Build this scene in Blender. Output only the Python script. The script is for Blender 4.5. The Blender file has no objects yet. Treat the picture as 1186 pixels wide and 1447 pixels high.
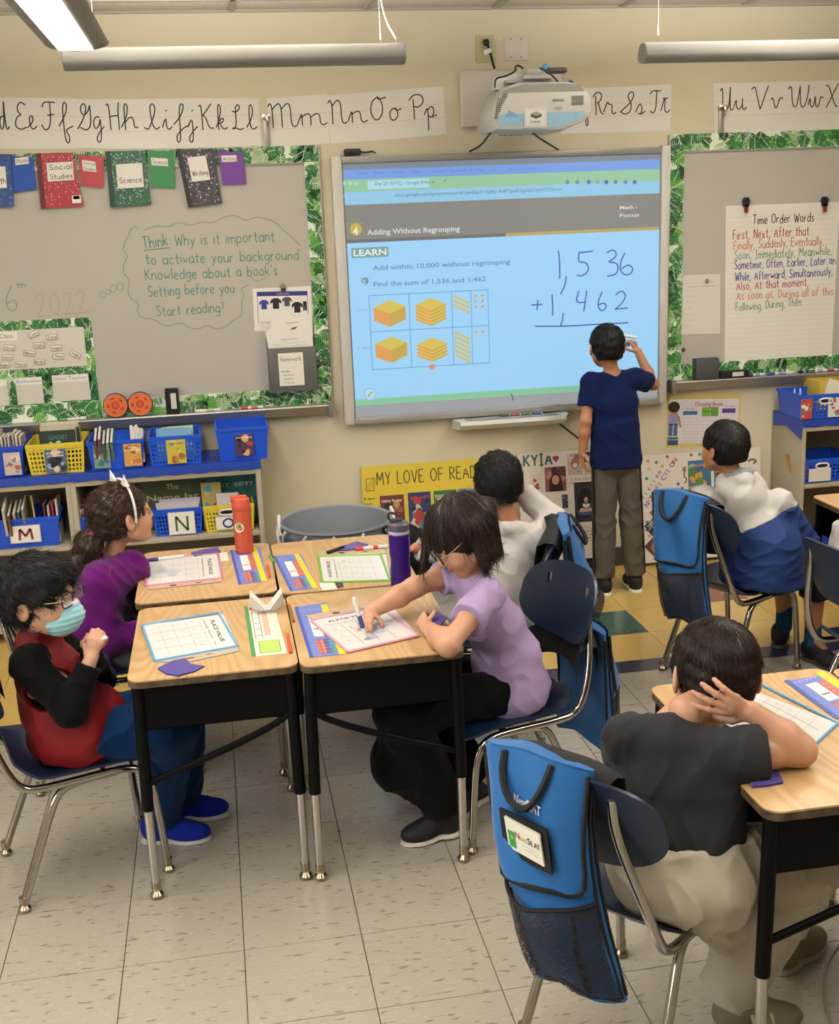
import bpy, bmesh, math, random
import numpy as np
from mathutils import Vector, Matrix, Euler
R = math.radians
rnd = random.Random(7)
S = bpy.context.scene
col = S.collection

# ---------------------------------------------------------------- camera, world, lights, exposure
cam_d = bpy.data.cameras.new('camera'); cam = bpy.data.objects.new('camera', cam_d); col.objects.link(cam)
_r = Vector((0.98413581, -0.17324088, -0.03826622)); _u = Vector((0.07923132, 0.23617096, 0.96847596)); _w = Vector((0.15874226, 0.95614375, -0.2461504))
cam.matrix_world = Matrix(((_r.x, _u.x, -_w.x, 0.0512884), (_r.y, _u.y, -_w.y, -3.0290617), (_r.z, _u.z, -_w.z, 1.8282398), (0, 0, 0, 1)))
cam_d.sensor_fit = 'HORIZONTAL'; cam_d.sensor_width = 36; cam_d.lens = 1667.6446 / 1186 * 36
cam_d.clip_start = 0.02
S.camera = cam
S.view_settings.view_transform = 'Standard'; S.view_settings.look = 'None'
S.view_settings.exposure = -0.20; S.view_settings.gamma = 1.0; S.view_settings.use_curve_mapping = False

w = bpy.data.worlds.new('world'); S.world = w; w.use_nodes = True
w.node_tree.nodes['Background'].inputs[0].default_value = (0.75, 0.82, 0.95, 1)
w.node_tree.nodes['Background'].inputs[1].default_value = 0.5

def area(name, loc, rot, sx, sy, power, c):
    d = bpy.data.lights.new(name, 'AREA'); d.shape = 'RECTANGLE'; d.size = sx; d.size_y = sy; d.energy = power; d.color = c
    o = bpy.data.objects.new(name, d); o.location = loc; o.rotation_euler = rot; col.objects.link(o); return o
LAMP_C = (1.0, 0.955, 0.885)
# the classroom's fluorescent rows (their light), running towards the board wall
area('fluorescent_light', (-0.33, -0.65, 2.40), (0, 0, 0), 0.14, 4.0, 48, LAMP_C)
area('fluorescent_light', (2.4, -0.6, 2.40), (0, 0, 0), 0.14, 4.0, 54, LAMP_C)
area('fluorescent_light', (-2.6, -0.8, 2.40), (0, 0, 0), 0.14, 4.0, 30, LAMP_C)
# the same fittings also light the ceiling
for x_, y_ in ((-.33, -.65), (2.4, -.6), (-2.6, -.8)): area('fluorescent_uplight', (x_, y_, 2.49), (R(180), 0, 0), .14, 4.0, 90, LAMP_C)
for x_ in (.213, 2.376): area('added_wall_uplight', (x_, 1.6, 2.455), (R(180), 0, 0), 1.15, .06, 34, LAMP_C)  # added upward light to lift ceiling and upper wall; these tubes look unlit
# daylight from the windows in the left wall, behind the camera
area('window_light', (-3.35, -2.4, 1.5), (0, R(-90), 0), 1.3, 2.6, 90, (0.86, 0.93, 1.0))

YW = 2.63      # board wall
ZC = 2.72      # ceiling

# ---------------------------------------------------------------- helpers
def lin(h):
    h = h.lstrip('#'); o = []
    for i in (0, 2, 4):
        c = int(h[i:i + 2], 16) / 255; o.append(c / 12.92 if c <= 0.04045 else ((c + 0.055) / 1.055) ** 2.4)
    return (o[0], o[1], o[2], 1)
_mc = {}
def mat(hexc, rough=0.6, metal=0.0, spec=0.5, emit=0.0, alpha=1.0, bump=None, coat=0.0, sheen=0.0, trans=0.0, var=None, ior=1.45):
    key = (hexc, rough, metal, spec, emit, alpha, bump, coat, sheen, trans, var)
    if key in _mc: return _mc[key]
    m = bpy.data.materials.new('m_' + hexc.strip('#')); m.use_nodes = True
    nt = m.node_tree; b = nt.nodes['Principled BSDF']
    b.inputs['Base Color'].default_value = lin(hexc); b.inputs['Roughness'].default_value = rough
    b.inputs['Metallic'].default_value = metal; b.inputs['Specular IOR Level'].default_value = spec; b.inputs['IOR'].default_value = ior
    if emit: b.inputs['Emission Color'].default_value = lin(hexc); b.inputs['Emission Strength'].default_value = emit
    if alpha < 1: b.inputs['Alpha'].default_value = alpha
    if coat: b.inputs['Coat Weight'].default_value = coat; b.inputs['Coat Roughness'].default_value = 0.15
    if sheen: b.inputs['Sheen Weight'].default_value = sheen; b.inputs['Sheen Roughness'].default_value = 0.5
    if trans: b.inputs['Transmission Weight'].default_value = trans
    tc = None
    if bump or var:
        tc = nt.nodes.new('ShaderNodeTexCoord')
    if var:                      # (scale, amount, dark-hex)
        n = nt.nodes.new('ShaderNodeTexNoise'); n.inputs['Scale'].default_value = var[0]; n.inputs['Detail'].default_value = 5
        nt.links.new(tc.outputs['Object'], n.inputs['Vector'])
        mp = nt.nodes.new('ShaderNodeMapRange'); mp.inputs[1].default_value = 0.35; mp.inputs[2].default_value = 0.65; mp.inputs[4].default_value = var[1]
        nt.links.new(n.outputs[0], mp.inputs[0])
        mx = nt.nodes.new('ShaderNodeMix'); mx.data_type = 'RGBA'
        nt.links.new(mp.outputs[0], mx.inputs[0]); mx.inputs[6].default_value = lin(hexc); mx.inputs[7].default_value = lin(var[2])
        nt.links.new(mx.outputs[2], b.inputs['Base Color'])
    if bump:                     # (scale, strength, distance)
        n = nt.nodes.new('ShaderNodeTexNoise'); n.inputs['Scale'].default_value = bump[0]; n.inputs['Detail'].default_value = 4
        nt.links.new(tc.outputs['Object'], n.inputs['Vector'])
        bp = nt.nodes.new('ShaderNodeBump'); bp.inputs['Strength'].default_value = bump[1]; bp.inputs['Distance'].default_value = bump[2]
        nt.links.new(n.outputs[0], bp.inputs['Height']); nt.links.new(bp.outputs[0], b.inputs['Normal'])
    _mc[key] = m; return m

WO = {}   # world offset of every built thing
def setp(o, label=None, cat=None, group=None, kind=None):
    if label: o['label'] = label
    if cat: o['category'] = cat
    if group: o['group'] = group
    if kind: o['kind'] = kind
    return o
def thing(name, label, cat, loc=(0, 0, 0), rz=0, group=None, kind=None, rot=None):
    o = bpy.data.objects.new(name, None); col.objects.link(o); o.location = loc
    o.rotation_euler = rot if rot else (0, 0, rz); o.empty_display_size = 0.05
    WO[o.name] = Vector(loc)
    return setp(o, label, cat, group, kind)
def copy_tree(o, parent=None, loc=None, rz=None, label=None, group=None):
    c = o.copy(); col.objects.link(c); c.parent = parent
    if loc is not None: c.location = loc
    if rz is not None: c.rotation_euler = (0, 0, rz)
    if label: c['label'] = label
    if group: c['group'] = group
    WO[c.name] = Vector(c.location) if parent is None else WO.get(parent.name, Vector())
    for ch in list(o.children): copy_tree(ch, c)
    return c

class MB:
    """collects faces, builds ONE mesh"""
    def __init__(s): s.v = []; s.f = []; s.mi = []; s.mats = []; s.cur = 0; s.M = None
    def use(s, m):
        if m not in s.mats: s.mats.append(m)
        s.cur = s.mats.index(m); return s
    def add(s, vs, fs):
        b = len(s.v)
        if s.M is not None: vs = [s.M @ Vector(v) for v in vs]
        s.v += [tuple(v) for v in vs]
        for f in fs: s.f.append(tuple(b + i for i in f)); s.mi.append(s.cur)
        return s
    def box(s, x0, y0, z0, x1, y1, z1, bev=0.0):
        if x0 > x1: x0, x1 = x1, x0
        if y0 > y1: y0, y1 = y1, y0
        if z0 > z1: z0, z1 = z1, z0
        bev = min(bev, (x1 - x0) * .45, (y1 - y0) * .45, (z1 - z0) * .45)
        if bev <= 0:
            v = [(x, y, z) for z in (z0, z1) for y in (y0, y1) for x in (x0, x1)]
            return s.add(v, [(0, 2, 3, 1), (4, 5, 7, 6), (0, 1, 5, 4), (2, 6, 7, 3), (0, 4, 6, 2), (1, 3, 7, 5)])
        bm = bmesh.new(); bmesh.ops.create_cube(bm, size=1)
        for v in bm.verts: v.co = Vector(((x0 + x1) / 2 + v.co.x * (x1 - x0), (y0 + y1) / 2 + v.co.y * (y1 - y0), (z0 + z1) / 2 + v.co.z * (z1 - z0)))
        bmesh.ops.bevel(bm, geom=bm.edges[:], offset=bev, segments=2, affect='EDGES', profile=0.5)
        s.add([v.co.copy() for v in bm.verts], [[v.index for v in f.verts] for f in (bm.verts.index_update() or bm.faces)]); bm.free(); return s
    def tube(s, pts, r, seg=10, cap=True, smooth=0, closed=False):
        P = [Vector(p) for p in pts]
        rr = list(r) if isinstance(r, (list, tuple)) else [r] * len(P)
        for _ in range(smooth):
            Q = [P[0]]; q = [rr[0]]
            for i in range(len(P) - 1):
                Q += [P[i].lerp(P[i + 1], .25), P[i].lerp(P[i + 1], .75)]; q += [rr[i] * .75 + rr[i + 1] * .25, rr[i] * .25 + rr[i + 1] * .75]
            Q.append(P[-1]); q.append(rr[-1]); P, rr = Q, q
        vs = []; fs = []; n = len(P); N = None
        for i in range(n):
            t = (P[min(i + 1, n - 1)] - P[max(i - 1, 0)]).normalized()
            if t.length < 1e-6: t = Vector((0, 0, 1))
            if N is None:
                a = Vector((0, 0, 1)) if abs(t.z) < .9 else Vector((1, 0, 0)); N = t.cross(a).normalized()
            else:
                N = (N - t * N.dot(t)); N = N.normalized() if N.length > 1e-6 else t.orthogonal().normalized()
            B = t.cross(N)
            for k in range(seg):
                a = 2 * math.pi * k / seg; vs.append(P[i] + (N * math.cos(a) + B * math.sin(a)) * rr[i])
        for i in range(n - 1):
            for k in range(seg):
                k2 = (k + 1) % seg; fs.append((i * seg + k, i * seg + k2, (i + 1) * seg + k2, (i + 1) * seg + k))
        if cap: fs.append(tuple(range(seg))[::-1]); fs.append(tuple((n - 1) * seg + k for k in range(seg)))
        return s.add(vs, fs)
    def lathe(s, prof, c=(0, 0, 0), seg=24, axis='z', sx=1, sy=1):
        vs = []; fs = []
        for (r, z) in prof:
            for k in range(seg):
                a = 2 * math.pi * k / seg
                p = (r * math.cos(a) * sx, r * math.sin(a) * sy, z)
                if axis == 'y': p = (p[0], -p[2], p[1])
                if axis == 'x': p = (p[2], p[0], p[1])
                vs.append((c[0] + p[0], c[1] + p[1], c[2] + p[2]))
        for i in range(len(prof) - 1):
            for k in range(seg):
                k2 = (k + 1) % seg; fs.append((i * seg + k, i * seg + k2, (i + 1) * seg + k2, (i + 1) * seg + k))
        if prof[0][0] > 1e-5: fs.append(tuple(range(seg))[::-1])
        if prof[-1][0] > 1e-5: fs.append(tuple((len(prof) - 1) * seg + k for k in range(seg)))
        return s.add(vs, fs)
    def ball(s, c, r, seg=12, sc=(1, 1, 1)):
        n = seg // 2
        vs = []; fs = []
        for i in range(n + 1):
            t = math.pi * i / n
            for k in range(seg):
                a = 2 * math.pi * k / seg; vs.append((c[0] + r * sc[0] * math.sin(t) * math.cos(a), c[1] + r * sc[1] * math.sin(t) * math.sin(a), c[2] - r * sc[2] * math.cos(t)))
        for i in range(n):
            for k in range(seg):
                k2 = (k + 1) % seg; fs.append((i * seg + k, i * seg + k2, (i + 1) * seg + k2, (i + 1) * seg + k))
        return s.add(vs, fs)
    def prism(s, poly, h0, h1):     # poly in xy, extruded z h0..h1
        n = len(poly); vs = [(x, y, h0) for x, y in poly] + [(x, y, h1) for x, y in poly]
        fs = [tuple(range(n))[::-1], tuple(range(n, 2 * n))] + [(i, (i + 1) % n, n + (i + 1) % n, n + i) for i in range(n)]
        return s.add(vs, fs)
    def build(s, name, m=None, parent=None, world=True, smooth=True, angle=35, loc=None, weld=False):
        me = bpy.data.meshes.new(name)
        off = Vector()
        if parent is not None:
            if world: off = WO[parent.name]
        elif loc is not None: off = Vector(loc)
        elif s.v:
            A = np.array(s.v); off = Vector(((A[:, 0].min() + A[:, 0].max()) / 2, (A[:, 1].min() + A[:, 1].max()) / 2, A[:, 2].min()))
        A = np.array(s.v, dtype=float) - np.array(off) if s.v else np.zeros((0, 3))
        me.from_pydata(A.tolist(), [], s.f)
        for mm in (s.mats or [m or mat('#888888')]): me.materials.append(mm)
        if s.mats: me.polygons.foreach_set('material_index', s.mi)
        if smooth:
            me.polygons.foreach_set('use_smooth', [True] * len(me.polygons)); me.set_sharp_from_angle(angle=R(angle))
        me.update()
        o = bpy.data.objects.new(name, me); col.objects.link(o)
        if parent is not None: o.parent = parent; WO[o.name] = WO[parent.name]
        else: o.location = off; WO[o.name] = off
        return o

def chaikin(P, n=2, closed=False):
    for _ in range(n):
        if len(P) < 3: return P
        Q = [] if closed else [P[0]]
        m = len(P)
        for i in range(m if closed else m - 1):
            a, b = P[i], P[(i + 1) % m]
            Q += [tuple(a[k] * .75 + b[k] * .25 for k in range(len(a))), tuple(a[k] * .25 + b[k] * .75 for k in range(len(a)))]
        if not closed: Q.append(P[-1])
        P = Q
    return P

_fc = {}
def font_mesh(s, bold=False):
    k = (s, bold)
    if k in _fc: return _fc[k]
    c = bpy.data.curves.new('t', 'FONT'); c.body = s; c.size = 1; c.resolution_u = 2
    if bold: c.offset = 0.018
    o = bpy.data.objects.new('t', c); col.objects.link(o)
    dg = bpy.context.evaluated_depsgraph_get(); me = bpy.data.meshes.new_from_object(o.evaluated_get(dg))
    v = [tuple(x.co) for x in me.vertices]; f = [tuple(p.vertices) for p in me.polygons]
    bpy.data.objects.remove(o); bpy.data.curves.remove(c); bpy.data.meshes.remove(me)
    _fc[k] = (v, f); return _fc[k]

class Flat(MB):
    """flat print on a plane: o origin, r right, u up, n towards the viewer; z layers lift it off the sheet"""
    def __init__(s, o, r=(1, 0, 0), u=(0, 0, 1), lift=0.0007):
        super().__init__(); r = Vector(r).normalized(); u = Vector(u).normalized(); n = r.cross(u)
        s.M = Matrix(((r.x, u.x, n.x, o[0]), (r.y, u.y, n.y, o[1]), (r.z, u.z, n.z, o[2]), (0, 0, 0, 1)))
        s.l = lift; s.step = 0.00025
    def up(s, k=1): s.l += s.step * k; return s
    def poly(s, pts, m):
        s.use(m); s.add([(x, y, s.l) for x, y in pts], [tuple(range(len(pts)))]); return s
    def rect(s, x0, y0, x1, y1, m): return s.poly([(x0, y0), (x1, y0), (x1, y1), (x0, y1)], m)
    def rrect(s, cx, cy, w_, h, a, m):
        c, n = math.cos(a), math.sin(a)
        return s.poly([(cx + c * x - n * y, cy + n * x + c * y) for x, y in ((-w_ / 2, -h / 2), (w_ / 2, -h / 2), (w_ / 2, h / 2), (-w_ / 2, h / 2))], m)
    def disc(s, cx, cy, rx, m, ry=None, seg=20, a0=0, a1=360):
        ry = ry or rx
        return s.poly([(cx + rx * math.cos(R(a0 + (a1 - a0) * k / seg)), cy + ry * math.sin(R(a0 + (a1 - a0) * k / seg))) for k in range(seg)], m)
    def line(s, P, wd, m, smooth=0, closed=False):
        s.use(m)
        if smooth: P = chaikin(P, smooth, closed)
        if closed: P = list(P) + [P[0]]
        n = len(P)
        if n < 2: return s
        vs = []
        for i in range(n):
            a = P[max(i - 1, 0)]; b = P[min(i + 1, n - 1)]
            dx, dy = b[0] - a[0], b[1] - a[1]; L = math.hypot(dx, dy) or 1e-6
            nx, ny = -dy / L * wd / 2, dx / L * wd / 2
            vs += [(P[i][0] + nx, P[i][1] + ny, s.l), (P[i][0] - nx, P[i][1] - ny, s.l)]
        s.add(vs, [(2 * i, 2 * i + 1, 2 * i + 3, 2 * i + 2) for i in range(n - 1)]); return s
    def box_line(s, x0, y0, x1, y1, wd, m):
        for a, b in (((x0, y0), (x1, y0)), ((x1, y0), (x1, y1)), ((x1, y1), (x0, y1)), ((x0, y1), (x0, y0))): s.line([a, b], wd, m)
        return s
    def text(s, t, x, y, size, m, bold=False, ang=0, width=None, align='l'):
        v, f = font_mesh(t, bold)
        if not v: return s
        X = [p[0] for p in v]; w0 = max(X) - min(X)
        sx = size if width is None else width / w0
        ox = {'l': 0, 'c': -w0 * sx / 2, 'r': -w0 * sx}[align]; c, n = math.cos(ang), math.sin(ang); x0 = min(X)
        s.use(m); s.add([(x + c * (ox + (p[0] - x0) * sx) - n * p[1] * size, y + n * (ox + (p[0] - x0) * sx) + c * p[1] * size, s.l) for p in v], f); return s
    def hand(s, t, x, y, h, m, wd=None, width=None, ang=0, jit=0.0, slant=0.0, font=None, sp=1.0):
        """handwritten letters; h = height of a capital"""
        wd = wd or h * .09; F = font or HAND; adv = 0; strokes = []
        for ch in t:
            if ch == ' ': adv += 3.4; continue
            g = F.get(ch) or F.get(ch.lower()) or F.get(ch.upper())
            if g is None: adv += 4; continue
            gw, st = g; jy = rnd.uniform(-jit, jit) * 6
            for q in st: strokes.append([(adv + a, b + jy) for a, b in q])
            adv += gw + 1.3 * sp
        k = h / 6.0; kx = k if width is None else width / max(adv - 1.3, 1)
        c, n = math.cos(ang), math.sin(ang)
        for q in strokes:
            q = chaikin(q, 2) if len(q) > 2 else q
            s.line([(x + c * (a * kx + slant * b * k) - n * b * k, y + n * (a * kx + slant * b * k) + c * b * k) for a, b in q], wd, m)
        return s
    def scrib(s, x, y, w_, h, m, wd=0.001):
        """a row of tiny illegible writing"""
        n = max(3, int(w_ / (h * .55))); P = []; X = x
        while X < x + w_:
            L = rnd.uniform(1.5, 5) * h; P = []
            k = max(3, int(L / (h * .3)))
            for i in range(k):
                if X + i * h * .3 > x + w_: break
                P.append((X + i * h * .3, y + (h * rnd.uniform(.55, 1) if i % 2 else h * rnd.uniform(0, .25))))
            if len(P) > 1: s.line(P, wd, m)
            X += L + h * .6
        return s
def G(w_, spec):
    return (w_, [[(int(p[0]) * .5 if False else float(p.split(',')[0]), float(p.split(',')[1])) for p in q.split()] for q in spec.split(';')])
# stroke alphabet: baseline 0, x-height 3.6, capitals 6, descenders -2
HAND = {
 'a': G(3, '3,3.2 1.5,3.7 0,2.6 0,1 1,0 2.4,.4 3,1.6;3,3.5 3,1 3.2,0'), 'b': G(3, '0,6 0,0;0,1 1.2,0 2.6,.5 3,1.8 2.4,3.2 1.2,3.6 0,2.4'),
 'c': G(2.8, '2.8,3 1.6,3.7 .2,2.8 0,1.2 1,0 2.8,.5'), 'd': G(3, '3,6 3,0;3,1 1.8,0 .4,.5 0,1.8 .6,3.2 1.8,3.6 3,2.4'),
 'e': G(2.8, '0,1.9 2.8,2 2.4,3.4 1,3.7 0,2.4 .2,.8 1.4,0 2.8,.5'), 'f': G(2.2, '2.4,5.6 1.4,6.1 .9,4.8 .9,0;0,3.4 2.2,3.5'),
 'g': G(3, '3,3 1.6,3.7 0,2.6 0,1.2 1.2,.3 3,1.4;3,3.5 3,-1 1.8,-2 .2,-1.4'), 'h': G(2.8, '0,6 0,0;0,2.2 1.4,3.6 2.7,2.8 2.8,0'),
 'i': G(.4, '.2,3.5 .2,0;.2,5 .25,4.8'), 'j': G(1.4, '1.4,3.5 1.4,-1.2 .6,-2 0,-1.4;1.4,5 1.45,4.8'), 'k': G(2.6, '0,6 0,0;2.4,3.5 .1,1.6;.8,2.2 2.6,0'),
 'l': G(.4, '.2,6 .2,0'), 'm': G(4.4, '0,3.5 0,0;0,2.4 1.2,3.6 2.1,2.8 2.1,0;2.1,2.4 3.4,3.6 4.3,2.8 4.4,0'), 'n': G(2.8, '0,3.5 0,0;0,2.3 1.4,3.6 2.6,2.9 2.8,0'),
 'o': G(3, '1.5,3.6 .2,2.9 0,1.4 1,0 2.4,.3 3,1.8 2.4,3.3 1.5,3.6'), 'p': G(3, '0,3.5 0,-2;0,2.6 1.4,3.7 2.9,2.8 2.8,1 1.4,0 0,1'),
 'q': G(3, '3,3.5 3,-2;3,2.6 1.6,3.7 .1,2.8 .2,1 1.6,0 3,1'), 'r': G(2.2, '0,3.5 0,0;0,2.2 1,3.5 2.2,3.3'), 's': G(2.4, '2.4,3.1 1.2,3.7 .2,2.9 1.2,1.9 2.4,1 1.4,0 0,.5'),
 't': G(2.2, '1,5.4 1,.6 1.6,0 2.2,.3;0,3.5 2.2,3.6'), 'u': G(2.8, '0,3.5 0,1 1.2,0 2.4,.6 2.8,1.8;2.8,3.5 2.8,0'), 'v': G(2.6, '0,3.5 1.3,0 2.6,3.5'),
 'w': G(4, '0,3.5 1,0 2,2.8 3,0 4,3.5'), 'x': G(2.6, '0,3.5 2.6,0;2.6,3.5 0,0'), 'y': G(2.8, '0,3.5 1.5,.6;2.8,3.5 .6,-2'), 'z': G(2.6, '0,3.5 2.6,3.5 0,0 2.6,0'),
 'A': G(3.8, '0,0 1.9,6 3.8,0;.7,2.2 3.1,2.2'), 'B': G(3.2, '0,0 0,6;0,6 2.4,5.8 2.6,3.8 0,3.2;0,3.2 3,3 3.2,.6 0,0'), 'C': G(3.6, '3.6,5.2 2,6.2 .2,4.6 0,2 1.4,0 3.6,.8'),
 'D': G(3.6, '0,0 0,6;0,6 2.6,5.6 3.8,3 2.6,.5 0,0'), 'E': G(3, '3,6 0,6;0,6 0,0;0,0 3,0;0,3.1 2.5,3.1'), 'F': G(3, '3,6 0,6;0,6 0,0;0,3.2 2.5,3.2'),
 'G': G(3.8, '3.6,5.2 2,6.2 .2,4.6 0,2 1.4,0 3.4,.6 3.7,2.6;3.8,2.7 2.2,2.7'), 'H': G(3.4, '0,6 0,0;3.4,6 3.4,0;0,3.1 3.4,3.1'), 'I': G(2, '1,6 1,0;0,6 2,6;0,0 2,0'),
 'J': G(2.8, '2.8,6 2.7,1.4 1.4,0 0,1.2;1.4,6 3.6,6'), 'K': G(3.2, '0,6 0,0;3.1,6 .1,2.8;.8,3.3 3.2,0'), 'L': G(2.8, '0,6 0,0;0,0 2.8,0'), 'M': G(4.4, '0,0 .4,6;.4,6 2.2,2;2.2,2 4,6;4,6 4.4,0'),
 'N': G(3.4, '0,0 0,6;0,6 3.4,0;3.4,0 3.4,6'), 'O': G(4, '2,6.1 .3,4.8 0,2.4 1.2,0 3.2,.4 4,3 3.2,5.6 2,6.1'), 'P': G(3, '0,0 0,6;0,6 2.8,5.7 3,3.6 0,2.9'),
 'Q': G(4, '2,6.1 .3,4.8 0,2.4 1.2,0 3.2,.4 4,3 3.2,5.6 2,6.1;2.6,1.4 4.2,-.6'), 'R': G(3.2, '0,0 0,6;0,6 2.8,5.7 3,3.6 0,3;1,3 3.2,0'), 'S': G(3.2, '3.2,5.2 1.8,6.2 .2,5 .8,3.4 2.6,2.8 3.2,1.2 1.8,-.1 0,.9'),
 'T': G(3.6, '0,6 3.6,6;1.8,6 1.8,0'), 'U': G(3.4, '0,6 0,1.4 1.6,-.2 3.3,1.4 3.4,6'), 'V': G(3.6, '0,6 1.8,0;1.8,0 3.6,6'), 'W': G(5, '0,6 1.2,0;1.2,0 2.5,4.6;2.5,4.6 3.8,0;3.8,0 5,6'),
 'X': G(3.2, '0,6 3.2,0;3.2,6 0,0'), 'Y': G(3.4, '0,6 1.7,3;3.4,6 1.7,3;1.7,3 1.7,0'), 'Z': G(3.2, '0,6 3.2,6;3.2,6 0,0;0,0 3.2,0'),
 ',': G(.8, '.7,.4 .1,-1'), '.': G(.6, '.2,.1 .4,.3'), "'": G(.6, '.4,6 .2,4.8'), '?': G(2.6, '0,5 1.2,6.1 2.5,5.2 1.4,3.4 1.2,2;1.2,.3 1.25,0'), ':': G(.6, '.3,3 .3,2.7;.3,.6 .3,.3'), '!': G(.6, '.3,6 .3,1.6;.3,.4 .3,0'), '&': G(3.4, '3.4,0 .8,4.6 1.6,6 2.4,4.8 0,1.6 1.4,0 3.4,2.2'),
 '0': G(3.2, '1.6,6.1 .2,4.6 .1,1.6 1.6,-.1 3,1.4 3.1,4.4 1.6,6.1'), '1': G(1.2, '.9,6 .5,0'), '2': G(3, '0,4.8 1,6 2.5,5.6 2.4,3.8 0,0;0,0 3.2,.2'), '3': G(3, '0,5.4 1.6,6.1 2.7,4.8 1,3.2;1,3.2 3,2.4 2.4,.3 0,.1'),
 '4': G(3.4, '.6,6 0,2.8 3.4,3;3,6 2.2,0'), '5': G(3.2, '3.2,6 .4,5.9;.4,5.9 0,3.2 2,3.6 3,1.8 1.8,0 0,.2'), '6': G(3, '2.4,6 .5,3.6 .1,1.2 1.4,0 2.8,1 2.4,2.9 .4,2'), '7': G(3, '0,6 3,6 1,0'),
 '8': G(3, '1.5,3.2 .2,4.8 1.5,6.1 2.8,4.8 1.5,3.2 0,1.4 1.5,-.1 3,1.4 1.5,3.2'), '9': G(3, '2.8,4 1.4,2.8 .2,4.2 1.4,6 2.8,5.2 2.6,2.6 1.6,0'), '+': G(3.4, '1.7,5 1.7,1;0,3 3.4,3'), '-': G(2, '0,3 2,3'), '=': G(2.4, '0,3.8 2.4,3.8;0,2.2 2.4,2.2'),
}
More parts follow.
